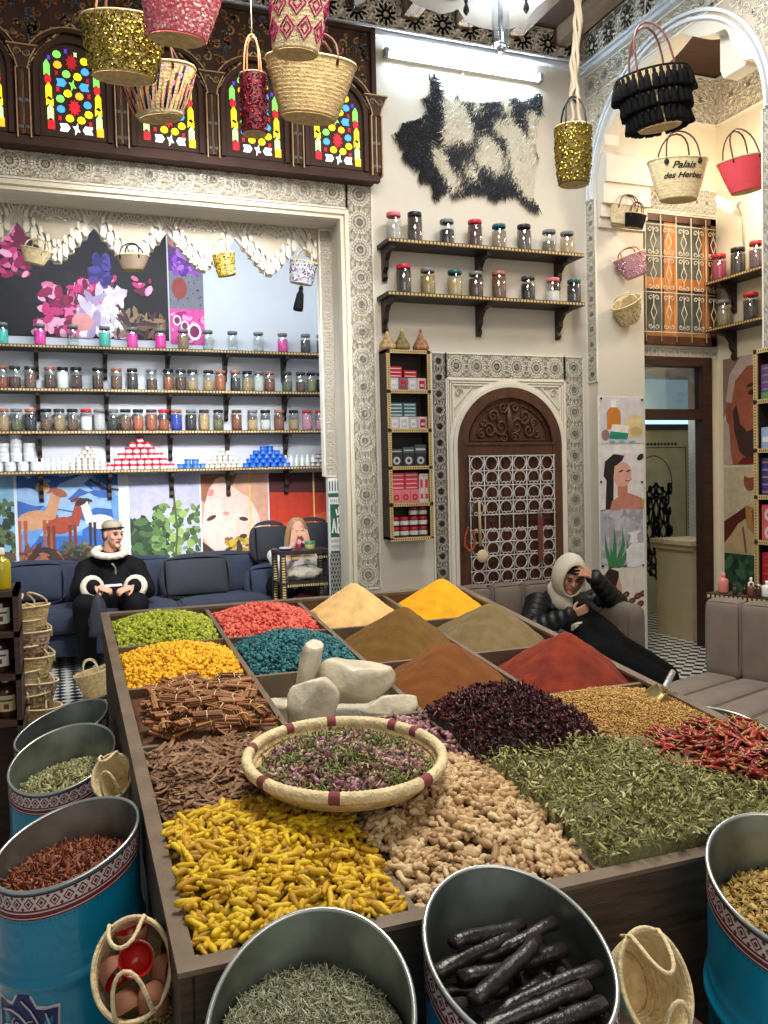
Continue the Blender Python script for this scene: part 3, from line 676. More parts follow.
def powder(name, c, label, uc, vc, pk, i, j, seed, c2=None):
    m = mat('powder_'+name, c, rough=.95, var=.10, vs=18, bump=.5, bs=220, c2=c2)
    o = heightmesh(name, i, i+1, j, j+1, cone(uc, vc, pk, seed=seed, r=.66), m, 70)
    tag(o, label, 'spice', 'pyramids of ground spice in the rear trays', 'stuff')
powder('beige_powder_heap', rgb(226, 186, 122), 'pale beige powder cone in the rearmost tray beside the coral lumps', 2.46, 4.5, .135, 2, 4, 1)
powder('yellow_powder_heap', rgb(228, 164, 14), 'bright golden yellow powder cone in the rear right corner tray', 3.48, 4.5, .125, 3, 4, 2)
powder('mustard_powder_heap', rgb(112, 80, 26), 'olive mustard powder cone between the beige and the brown cones', 2.56, 3.5, .14, 2, 3, 3)
powder('grey_green_powder_heap', rgb(120, 102, 66), 'grey-green powder cone in front of the golden yellow one', 3.5, 3.52, .125, 3, 3, 4)
powder('brown_powder_heap', rgb(122, 70, 20), 'tawny brown powder cone beside the white crystal rocks', 2.5, 2.5, .135, 2, 2, 5)
powder('red_powder_heap', rgb(112, 30, 6), 'brick red powder cone in front of the seated young man', 3.6, 2.5, .13, 3, 2, 6, rgb(134, 44, 12))
# ---- lumpy trays
def rock(n=6, seed=0, k=4, amp=.25):
    r_ = random.Random(seed); mb = MB().sphere((0, 0, 0), 1, n=n, k=k)
    ph = [r_.uniform(0, 6) for _ in range(4)]
    mb.v = [tuple(V(p)*(1+amp*sin(3*p[0]+ph[0])*cos(3*p[1]+ph[1])+amp*.6*sin(5*p[2]+ph[2]+4*p[0]))) for p in mb.v]; return mb
def pts_on(u0, u1, v0, v1, n, hf, dz=.0, ov=0.):
    u = rng.uniform(u0-ov, u1+ov, n); v = rng.uniform(v0-ov, v1+ov, n)
    z = hf(u, v)+rng.uniform(-.006, .006, n)+dz; return np.c_[u*CW, v*RV, z], u, v
def bump_h(uc, vc, pk, edge=-.03, ru=.62, rv=.62, seed=0, am=.006, p=1.):
    def h(u, v):
        d = np.clip(np.sqrt(((u-uc)/ru)**2+((v-vc)/rv)**2), 0, 1.2)
        return edge+(pk-edge)*np.clip(1-d**1.6, -.1, 1)**p if False else edge+(pk-edge)*(1-np.clip(d, 0, 1)**1.5)+am*vnoise(u*4, v*4, 2, seed)
    return h
def lumps(name, cols, label, i, j, pk, seed, n=2600, sz=.0065, edge=-.035):
    h = bump_h(i+.5, j+.5, pk, edge, seed=seed); P, u, v = pts_on(i+.04, i+.96, j+.04, j+.96, n, h)
    T = [rock(6, seed+k, 4, .3) for k in range(4)]
    M = mats_for(P, sz, 1.0, .45)
    base = heightmesh(name, i, i+1, j, j+1, lambda a, b_: h(a, b_)-.006, ramp(name+'_base', [tuple(x*.8 for x in cols[0])]*2), 30)
    tag(base, label, 'spice', None, 'stuff')
    sc = scatter('lump', T, M, ramp(name+'_mat', cols, bump=.3, bs=400), parent=base, M=True); sc['kind'] = 'stuff'
lumps('green_gum_lumps', [rgb(120, 134, 20), rgb(158, 170, 34), rgb(190, 196, 60), rgb(108, 120, 18)], 'lime green crumbled lumps filling the rear left corner tray', 0, 4, .045, 11)
lumps('yellow_gum_lumps', [rgb(216, 150, 0), rgb(244, 186, 8), rgb(250, 208, 40), rgb(206, 130, 0)], 'bright yellow crumbled lumps filling the tray in front of the lime green one', 0, 3, .045, 12)
lumps('coral_gum_lumps', [rgb(196, 62, 48), rgb(226, 96, 78), rgb(240, 130, 108), rgb(180, 50, 40)], 'coral red crumbled lumps filling the rear tray beside the green lumps', 1, 4, .045, 13)
lumps('teal_gum_lumps', [rgb(8, 66, 76), rgb(20, 96, 104), rgb(48, 126, 130), rgb(6, 48, 60)], 'dark teal crumbled lumps filling the tray before the coral ones', 1, 3, .06, 14)
# ---- piece templates
def root_piece(seed, L=.05, r=.0075, bend=.3, knob=.15, tip=.5, n=7, kk=7):
    r_ = random.Random(seed); pts = []; rr = []; a = r_.uniform(-bend, bend); b_ = r_.uniform(-bend, bend)
    for i in range(n):
        t = i/(n-1); s = t-.5
        pts.append((s*L, (s*s*4-1)*L*.25*a, (s*s*4-1)*L*.1*b_)); e = min(1, (1-abs(2*t-1))*3+tip)
        rr.append(r*e*(1+r_.uniform(-knob, knob)))
    return MB().tube(pts, rr, kk)
def ginger_piece(seed):
    r_ = random.Random(seed+50); mb = root_piece(seed, .05, .0072, .45, .4, .35, 9, 7)
    for _ in range(r_.choice((1, 2, 2))):
        x = r_.uniform(-.014, .014); s = r_.choice((-1, 1)); l = r_.uniform(.012, .02)
        mb.tube([(x, 0, 0), (x+r_.uniform(-.006, .006), s*l*.6, .002), (x+r_.uniform(-.01, .01), s*l, .003)], [.006, .0065, .0035], 6)
    return mb
def indiv(name, tmpls, P, scale, material, label, cat, group, tilt=.2, M4=None, nmax=300, stufflabel=None, ramp_attr=None, sj=.25):
    """the nmax pieces nearest the viewer / highest as objects, the rest as one stuff mesh"""
    M4 = mats_for(P, scale, tilt, sj) if M4 is None else M4
    W = NTM @ M4; order = np.argsort(W[:, 1, 3]-1.2*M4[:, 2, 3]*6) if nmax else np.arange(len(W))
    meshes = [t.mesh(name, material) for t in tmpls]
    sel = order[:nmax]; rest = order[nmax:]
    for k, i in enumerate(sel):
        o = bpy.data.objects.new(name, meshes[k % len(meshes)]); col.objects.link(o); o.matrix_basis = Mx(W[i].tolist())
        tag(o, label, cat, group)
    if len(rest):
        s_ = scatter(name+'_pile', tmpls, M4[rest], ramp_attr or material, M=TM); tag(s_, stufflabel, cat, None, 'stuff')
# turmeric
tc_ = [rgb(176, 130, 6), rgb(214, 176, 12), rgb(228, 196, 30), rgb(190, 140, 8), rgb(160, 124, 20), rgb(222, 186, 20)]
tur_o = ramp('turmeric_skin', tc_, 'obj', bs=260, bump=.3); tur_a = ramp('turmeric_skin_pile', tc_, 'attr', bs=260, bump=.3)
hT = bump_h(.5, .55, .05, -.02, .8, .8, 3, .008)
P, u, v = pts_on(.04, .97, .04, 1.1, 1500, hT); P[:, 2] += np.where(rng.random(len(P)) < .5, -.01, .002)
T = [root_piece(s, random.uniform(.030, .045), random.uniform(.0052, .0068)) for s in range(10)]
M4 = mats_for(P, 1., .22); top = P[:, 2]-hT(u, v)
ordr = np.argsort(-top+.02*v); M4 = M4[ordr]
def indiv2(name, T, M4, k, mo, ma, label, cat, group, slabel):
    W = NTM @ M4; meshes = [t.mesh(name, mo) for t in T]
    for q in range(min(k, len(M4))):
        o = bpy.data.objects.new(name, meshes[q % len(T)]); col.objects.link(o); o.matrix_basis = Mx(W[q].tolist()); tag(o, label, cat, group)
    if len(M4) > k: tag(scatter(name+'_pile', T, M4[k:], ma, M=TM), slabel, cat, None, 'stuff')
indiv2('turmeric_root', T, M4, 300, tur_o, tur_a, 'finger of dried yellow turmeric root in the front left tray', 'turmeric', 'turmeric fingers in the front left tray', 'rest of the yellow turmeric roots heaped below the top layer')
tag(heightmesh('turmeric_dust', 0, 1, 0, 1.0, lambda a, b_: hT(a, b_)-.022, mat('turmeric_dust', rgb(120, 84, 12), bump=.5, bs=100), 24), 'yellow-brown turmeric dust bedding under the roots', 'turmeric', None, 'stuff')
# ginger
gc_ = [rgb(166, 132, 88), rgb(196, 166, 120), rgb(214, 192, 150), rgb(176, 138, 92), rgb(150, 118, 80)]
hG = bump_h(1.5, .7, .05, -.03, .75, .9, 5, .008)
P, u, v = pts_on(1.02, 2.0, .03, 1.35, 900, hG); P = P[(P[:, 1]/RV < 1.12) | (P[:, 0]/CW > 1.3)]
M4 = mats_for(P, 1., .25); M4 = M4[np.argsort(P[:, 1]+rng.uniform(0, .4, len(P)))]
indiv2('ginger_root', [ginger_piece(s) for s in range(10)], M4, 300, ramp('ginger_skin', gc_, 'obj', bs=200), ramp('ginger_skin_pile', gc_, 'attr', bs=200), 'knobbly pale dried ginger root in the front tray beside the turmeric', 'ginger', 'dried ginger pieces in the front middle tray', 'rest of the pale ginger pieces running back under the woven tray')
tag(heightmesh('ginger_dust', 1, 2.02, 0, 1.3, lambda a, b_: hG(a, b_)-.022, mat('ginger_dust', rgb(150, 118, 78), bump=.5, bs=100), 24), 'pale ginger crumbs bedding under the roots', 'ginger', None, 'stuff')
# cinnamon bundles
def quill(L=.085, r=.0065):
    mb = MB(); n = 9
    prof = [(r*(1-.4*t)*cos(5.2*t+1), r*(1-.4*t)*sin(5.2*t+1)) for t in [i/n for i in range(n+1)]]
    inner = [(x*.78, z*.78) for x, z in prof]
    loop = prof+inner[::-1]; k = len(loop); vs = [(-L/2, a, b_) for a, b_ in loop]+[(L/2, a, b_) for a, b_ in loop]
    fs = [(i, (i+1) % k, k+(i+1) % k, k+i) for i in range(k)]; mb.add(vs, fs, 0, True)
    for s in (0, k): mb.add(vs, [(s+i, s+i+1, s+k-2-i, s+k-1-i) for i in range(n)], 0)
    return mb
cinn = ramp('cinnamon_bark', [rgb(96, 54, 26), rgb(140, 88, 46), rgb(166, 112, 66), rgb(120, 70, 34)], 'obj', bs=160)
raff = mat('raffia_tie', rgb(224, 196, 140), rough=.7)
qm = quill().mesh('cinnamon_quill', cinn)
tie = MB().tube([(0, .0185*cos(t), .0125*sin(t)) for t in [2*pi*i/14 for i in range(14)]], .0018, 5, closed=True).tube([(0, 0, .0125), (.005, .004, .019), (.012, .010, .018)], .001, 4)
tm_ = tie.mesh('raffia_tie', raff)
cb0 = None; hC = bump_h(.5, 2.4, .025, -.03, .75, .7, 4, .006)
slots = [(-.012, -.006), (0, -.007), (.012, -.006), (-.007, .004), (.006, .0045), (-.014, .003), (.013, .004)]
for k in range(72):
    kk_ = k % 36; u, v = .13+.74*((kk_ % 6)+random.uniform(.2, .8))/6, 2.0+.88*((kk_//6)+random.uniform(.2, .8))/6; a = random.choice((1.35, .1, -.5, 1.9, 2.6, .4))+random.uniform(-.3, .3)
    z = float(hC(u, v))+.012+.016*(k//36)+.006*(k % 3)
    M = TM @ Mx.Translation(V((u*CW, v*RV, z))) @ Mx.Rotation(a, 4, 'Z') @ Mx.Rotation(random.uniform(-.18, .18), 4, 'Y')
    t = thing('cinnamon_bundle', 'bundle of rolled cinnamon quills tied with pale raffia in the third left tray', 'cinnamon', M, 'tied cinnamon bundles in the left tray')
    for q, (y, z) in enumerate(slots[:random.choice((5, 6, 7))]):
        o = bpy.data.objects.new('quill', qm); col.objects.link(o); o.parent = t
        o.matrix_basis = Mx.Translation(V((random.uniform(-.006, .006), y, z))) @ Mx.Rotation(random.uniform(0, 6), 4, 'X')
    o = bpy.data.objects.new('tie', tm_); col.objects.link(o); o.parent = t; o['label'] = 'pale raffia tie'
tag(heightmesh('cinnamon_crumbs', 0, 1, 2, 3, lambda a, b_: hC(a, b_)-.01, mat('cinnamon_crumbs', rgb(98, 62, 36), bump=.6, bs=120), 24), 'brown cinnamon crumbs under the tied bundles', 'cinnamon', None, 'stuff')
# bark chips
def chip(seed, L=.045, w=.010, th=.0016):
    r_ = random.Random(seed); n = 4; mb = MB(); top = []; k = r_.uniform(-.25, .25)
    for i in range(n+1):
        t = i/n; s = t-.5; ww = w*(1-.6*abs(2*t-1)**2)*r_.uniform(.8, 1.2); z = (s*s)*L*k*1.5
        top += [(s*L, -ww/2, z), (s*L, ww/2, z+.001)]
    bot = [(x, y, z-th) for x, y, z in top]; N = len(top); fs = []
    for i in range(n):
        a = 2*i; fs += [(a, a+2, a+3, a+1), (N+a, N+a+1, N+a+3, N+a+2), (a, N+a, N+a+2, a+2), (a+1, a+3, N+a+3, N+a+1)]
    fs += [(0, 1, N+1, N), (2*n, N+2*n, N+2*n+1, 2*n+1)]
    return mb.add(top+bot, fs)
bc = [rgb(84, 56, 36), rgb(128, 92, 62), rgb(160, 122, 86), rgb(104, 70, 44), rgb(146, 104, 66)]
hB = bump_h(.5, 1.5, .03, -.03, .8, .7, 6, .008)
P, u, v = pts_on(.05, .97, 1.02, 1.98, 1500, hB)
al = rng.normal(.5, .8, len(P)); M4 = mats_for(P, 1., .2, .45, align=al); M4 = M4[np.argsort(-P[:, 2]+hB(u, v))]
indiv2('bark_chip', [chip(s, random.uniform(.03, .06), random.uniform(.007, .013)) for s in range(12)], M4, 300, ramp('bark_chips', bc, 'obj', bs=120), ramp('bark_chips_pile', bc, 'attr', bs=120), 'splinter of brown dried bark in the tray behind the turmeric', 'bark', 'bark splinters in the left tray', 'rest of the brown bark splinters beneath the top layer')
tag(heightmesh('bark_crumbs', 0, 1, 1, 2, lambda a, b_: hB(a, b_)-.012, mat('bark_crumbs', rgb(80, 56, 40), bump=.6, bs=120), 24), 'brown bark crumbs bedding under the splinters', 'bark', None, 'stuff')
# chillies
def chili(seed):
    r_ = random.Random(seed); L = r_.uniform(.055, .08); b_ = r_.uniform(-.5, .5); pts = []; rr = []
    for i in range(9):
        t = i/8; pts.append(((t-.5)*L, b_*L*.5*(t-.5)**2*2, .006*sin(t*3+seed))); rr.append(.0105*max(.12, (1-t)**.7)*min(1, .5+4*t)*r_.uniform(.8, 1.15))
    mb = MB().tube(pts, rr, 6, 0, flat=.6); p = V(pts[0])
    mb.tube([p, p+V((-.008, 0, .002)), p+V((-.018, .002, .006))], [.0035, .002, .0015], 5, 1); return mb
ch = ramp('dried_chilli_skin', [rgb(84, 14, 12), rgb(134, 30, 22), rgb(168, 60, 40), rgb(108, 20, 16)], 'obj', rough=.3, bs=120, bump=.6)
stem = mat('chilli_stem', rgb(176, 150, 80))
hX = bump_h(3.6, .55, .07, -.01, .9, .85, 8, .008)
P, u, v = pts_on(2.98, 3.95, .2, 1.12, 340, hX); P = P[(P[:, 0]/CW-3)*.6+P[:, 1]/RV > .52]
W = NTM @ mats_for(P, 1., .2); ms = [chili(s).mesh('dried_chilli', [ch, stem]) for s in range(8)]
for q in range(len(W)):
    o = bpy.data.objects.new('dried_chilli', ms[q % 8]); col.objects.link(o); o.matrix_basis = Mx(W[q].tolist())
    tag(o, 'wrinkled dried red chilli in the front right tray', 'chilli', 'dried red chillies in the right tray')
tag(heightmesh('chilli_flakes', 3, 4, 0, 1.1, lambda a, b_: hX(a, b_)-.016, mat('chilli_flakes', rgb(92, 20, 14), bump=.6, bs=120), 24), 'dark red chilli flakes under the whole pods', 'chilli', None, 'stuff')
# curled leaf strips, petals, grains as uncountable stuff
def curl(seed, L=.035, w=.006, th=.0008, c=2.2):
    r_ = random.Random(seed); n = 6; top = []; k = r_.uniform(-c, c); tw = r_.uniform(-1.5, 1.5); a = 0; x = y = z = 0.
    for i in range(n+1):
        t = i/n; ww = w*(sin(pi*(t*.86+.1))**.7); q = tw*t
        top += [(x-sin(a)*0, y-ww/2*cos(q), z-ww/2*sin(q)), (x, y+ww/2*cos(q), z+ww/2*sin(q))]; a += k/n; x += L/n*cos(a); z += L/n*sin(a)*.5; y += L/n*sin(a)*.5
    bot = [(p[0], p[1], p[2]-th) for p in top]; N = len(top); fs = []
    for i in range(n):
        b_ = 2*i; fs += [(b_, b_+2, b_+3, b_+1), (N+b_, N+b_+1, N+b_+3, N+b_+2), (b_, N+b_, N+b_+2, b_+2), (b_+1, b_+3, N+b_+3, N+b_+1)]
    vs = [(p[0]-L*.4, p[1], p[2]) for p in top+bot]; return MB().add(vs, fs, 0, True)
def pile(name, cols, label, cat, n, area_, hf, T, scale=1., tilt=.5, clipf=None, basec=None, sj=.35, rough=.7, coat=0):
    P, u, v = pts_on(*area_, n, hf); 
    if clipf is not None: k = clipf(u, v); P = P[k]
    base = heightmesh(name, area_[0], area_[1], area_[2], area_[3], lambda a, b_: hf(a, b_)-.012, mat(name+'_bed', basec or tuple(x*.7 for x in cols[0]), bump=.7, bs=120), 30)
    tag(base, label, cat, None, 'stuff')
    s_ = scatter('top_layer', T, mats_for(P, scale, tilt, sj), ramp(name+'_mat', cols, bs=150, rough=rough, coat=coat), parent=base, M=True); s_['kind'] = 'stuff'; return base
lv = [curl(s, random.uniform(.024, .04), random.uniform(.0045, .0075), c=4.5) for s in range(12)]
gl_c = [rgb(84, 88, 42), rgb(128, 128, 66), rgb(176, 172, 108), rgb(104, 104, 48), rgb(206, 198, 144)]
hL = bump_h(2.6, .5, .055, .012, 1.3, .95, 9, .008)
pile('verbena_leaves', gl_c, 'curled dried green leaves heaped in the front tray between ginger and chillies', 'leaves', 4200, (1.99, 3.97, .02, 1.14), hL, lv, .95, .6, clipf=lambda u, v: ((u < 3.0) | ((u-3)*.6+v < .62)), basec=rgb(96, 96, 52))
hH = bump_h(2.45, 1.55, .115, -.04, .72, .75, 10, .01)
pet = [curl(s+40, random.uniform(.016, .03), random.uniform(.006, .011), .0009, 4) for s in range(12)]
pile('hibiscus_flowers', [rgb(34, 8, 12), rgb(60, 14, 20), rgb(88, 24, 30), rgb(46, 12, 22)], 'dark maroon dried hibiscus flowers in a high heap before the brown cone', 'flowers', 3400, (1.98, 3.0, .98, 1.98), hH, pet, 1., 1.0, rough=.45)
# rose buds
def bud():
    mb = MB().lathe([(.001, -.009), (.005, -.006), (.0068, 0), (.005, .006), (.0015, .010)], 7)
    mb.tube([(0, 0, -.014), (0, 0, -.007)], [.001, .0025], 4); return mb
hR = bump_h(1.5, 1.5, .02, -.03, .8, .8, 12, .006)
P, u, v = pts_on(1.35, 2.12, 1.12, 1.98, 520, hR); P = P[(P[:, 0]/CW > 1.5)]; M4 = mats_for(P, 1., 1.2)
rc = [rgb(112, 50, 72), rgb(156, 92, 110), rgb(200, 164, 160), rgb(84, 36, 52), rgb(176, 146, 122)]
indiv2('dried_rosebud', [bud()], M4, 300, ramp('rosebud_petals', rc, 'obj', bs=300), ramp('rosebud_petals_pile', rc, 'attr', bs=300), 'tiny dried pink rosebud in the tray between woven tray and hibiscus', 'rosebud', 'dried rosebuds beside the woven tray', 'remaining dried pink rosebuds of the same heap')
tag(heightmesh('rose_crumbs', 1, 2, 1.02, 2, lambda a, b_: hR(a, b_)-.012, mat('rose_crumbs', rgb(96, 56, 66), bump=.6, bs=120), 24), 'pink rose petal crumbs under the buds', 'rosebud', None, 'stuff')
hW = bump_h(3.4, 1.5, .03, -.035, .8, .8, 13, .005)
gr = [MB().sphere((0, 0, 0), (.0034, .0019, .0016), n=5, k=3)]
pile('wheat_grain', [rgb(150, 108, 48), rgb(192, 148, 78), rgb(222, 186, 116), rgb(168, 120, 56)], 'golden grains filling the right hand tray with the metal scoop', 'grain', 15000, (2.98, 3.97, 1.02, 1.97), hW, gr, 1.15, .6, basec=rgb(150, 110, 55))
# ---- rocks of crystal
alum = mat('alum_crystal', rgb(206, 196, 172), rough=.35, var=.14, vs=9, bump=.6, bs=30); 
alum.node_tree.nodes['Principled BSDF'].inputs['Subsurface Weight'].default_value = .35
alum.node_tree.nodes['Principled BSDF'].inputs['Subsurface Radius'].default_value = (.03, .03, .025)
def crag(name, c, r, rz, label, seed, flat=.12, cuts=14, tiltv=0):
    r_ = random.Random(seed); mb = MB().sphere((0, 0, 0), 1, n=28, k=18)
    pl = []
    for _ in range(cuts):
        d = V((r_.gauss(0, 1), r_.gauss(0, 1), r_.gauss(0, 1))).normalized(); pl.append((d, r_.uniform(.62, .88)))
    out = []
    for p in mb.v:
        p = V(p)
        for d, k in pl:
            q = p.dot(d)
            if q > k: p = p-d*(q-k)*.97
        out.append(tuple(p*(1+.015*sin(9*p.x+seed)*cos(8*p.y))))
    mb.v = out; M = TM @ Mx.Translation(V(c)) @ Mx.Rotation(rz, 4, 'Z') @ Mx.Rotation(tiltv, 4, 'Y') @ Mx.Diagonal(V((*r, 1)))
    mb.xf(M); tag(mb.build(name, alum), label, 'rock', None)
crag('crystal_rock', (1.27*CW, 2.30*RV, .0), (.098, .062, .095), .2, 'white translucent crystal rock standing nearest the cinnamon', 3)
crag('crystal_rock', (1.34*CW, 2.55*RV, .085), (.045, .036, .11), .3, 'upright pale crystal shard with rounded tip behind the rocks', 5, tiltv=.3)
crag('crystal_rock', (1.66*CW, 2.48*RV, .03), (.15, .09, .09), -.1, 'largest rounded whitish crystal rock beside the brown cone', 8)
crag('crystal_rock', (1.82*CW, 2.10*RV, -.002), (.105, .055, .045), 0, 'low flat white crystal slab lying before the largest rock', 11)
crag('crystal_rock', (1.12*CW, 2.6*RV, -.06), (.05, .09, .04), .6, 'small pale crystal lump at the tray edge beside the cinnamon', 15)
tag(heightmesh('crystal_grit', 1, 2, 2, 3, lambda a, b_: -.09+.005*vnoise(a*9, b_*9), mat('crystal_grit', rgb(190, 182, 165), bump=.6, bs=120), 20), 'whitish grit on the tray floor under the rocks', 'grit', None, 'stuff')
# ---- metal scoop
sm = thing('metal_scoop', 'brass-grey metal scoop stuck in the golden grains', 'scoop', TM @ Mx.Translation(V((3.86*CW, 1.66*RV, .045))) @ Mx.Rotation(R_(28), 4, 'Z') @ Mx.Rotation(R_(-14), 4, 'Y'))
sb = MB(); n = 14; vs = []; fs = []
for i in range(9):
    t = i/8; r = .03*(1-.25*t**3); z = 0
    for k in range(n+1):
        a = pi+pi*k/n; vs.append((-.10+.10*t, r*cos(a)*1.05, r*sin(a)+.012*(1-t)))
for i in range(8):
    for k in range(n): fs.append((i*(n+1)+k, (i+1)*(n+1)+k, (i+1)*(n+1)+k+1, i*(n+1)+k+1))
sb.add(vs, fs, 0, True); brass = mat('worn_brass', rgb(186, 170, 120), rough=.3, metal=.9)
ob = sb.build('bowl', brass, sm, local=True); md = ob.modifiers.new('s', 'SOLIDIFY'); md.thickness = .0015
MB().tube([(0, 0, -.012), (.006, 0, -.010), (.07, 0, .012)], [.012, .010, .010], 10).build('handle', mat('pale_metal', rgb(200, 200, 190), rough=.3, metal=.7), sm, local=True)
# ---- the round woven tray with mixed herbs
bt_c = V((1.03*CW, .98*RV, .058)); bM = TM @ Mx.Translation(bt_c) @ Mx.Rotation(R_(-2), 4, 'X')
bt = thing('woven_tray', 'round flat coiled palm tray with bound rim lying on the turmeric and ginger', 'basket', bM)
prof = [(0, 0), (.16, .002), (.2, .012), (.22, .03), (.228, .052)]
pf = []
for i in range(len(prof)-1):
    for q in range(6):
        t = q/6; r = prof[i][0]*(1-t)+prof[i+1][0]*t; z = prof[i][1]*(1-t)+prof[i+1][1]*t; pf.append((r+.0012*sin(q*2.1), z-.001*cos(q*2.1)))
ob = MB().lathe(pf, 60).build('bowl', palm, bt, local=True); md = ob.modifiers.new('s', 'SOLIDIFY'); md.thickness = .008
rim = MB(); n = 240; vs = []; fs = []
for i in range(n):
    a = 2*pi*i/n; seg_ = .0125*(1+.10*abs(sin(a*60)))
    for k in range(10):
        b_ = 2*pi*k/10; vs.append(((.231+seg_*cos(b_))*cos(a), (.231+seg_*cos(b_))*sin(a), .056+seg_*sin(b_)*1.1))
    for k in range(10): fs.append((i*10+k, i*10+(k+1) % 10, ((i+1) % n)*10+(k+1) % 10, ((i+1) % n)*10+k))
rim.add(vs, fs, 0, True)
for i, f in enumerate(rim.f):
    a = (i//10)/n*360
    if any(abs((a-q+180) % 360-180) < 3.5 for q in (20, 38, 150, 200, 245, 300, 80, 110)): rim.m[i] = 1
rim.build('rim', [palm_l, mat('maroon_wool', rgb(128, 62, 66), rough=.9)], bt, local=True)
rr_ = .2*np.sqrt(rng.random(3200)); aa = rng.uniform(0, 2*pi, 3200); hz = .034+.05*(1-(rr_/.2)**2)
P = np.c_[rr_*np.cos(aa), rr_*np.sin(aa), hz+rng.uniform(-.004, .004, 3200)]
g1 = (vnoise(P[:, 0]*16, P[:, 1]*16, 1., 2)+rng.normal(0, .3, 3200)); NB = np.array(bM)
bed = MB().lathe([(0, .07), (.1, .055), (.17, .032), (.2, .014)], 30, cap=False)
o = bed.build('herb_bed', mat('herb_bed', rgb(84, 74, 50), bump=.7, bs=120), local=True); o.matrix_basis = bM; WM[o] = bM.copy()
tag(o, 'mixed dried leaves, petals and rosebuds heaped in the round woven tray', 'herbs', None, 'stuff')
for nm, T, sel, cs in (('green_leaves', lv, g1 > .1, [rgb(84, 92, 44), rgb(122, 130, 70), rgb(160, 162, 104)]), ('petals', pet, g1 <= .1, [rgb(120, 70, 60), rgb(196, 170, 140), rgb(90, 40, 70), rgb(150, 110, 80), rgb(214, 196, 160)]), ('buds', [bud()], (g1 <= -.25) & (rng.random(len(g1)) < .25), [rgb(120, 60, 96), rgb(186, 136, 156), rgb(80, 36, 50), rgb(196, 176, 150)])):
    s_ = scatter(nm, T, mats_for(P[sel], .85, .7), ramp('mix_'+nm, cs), parent=o, M=True); s_['kind'] = 'stuff'
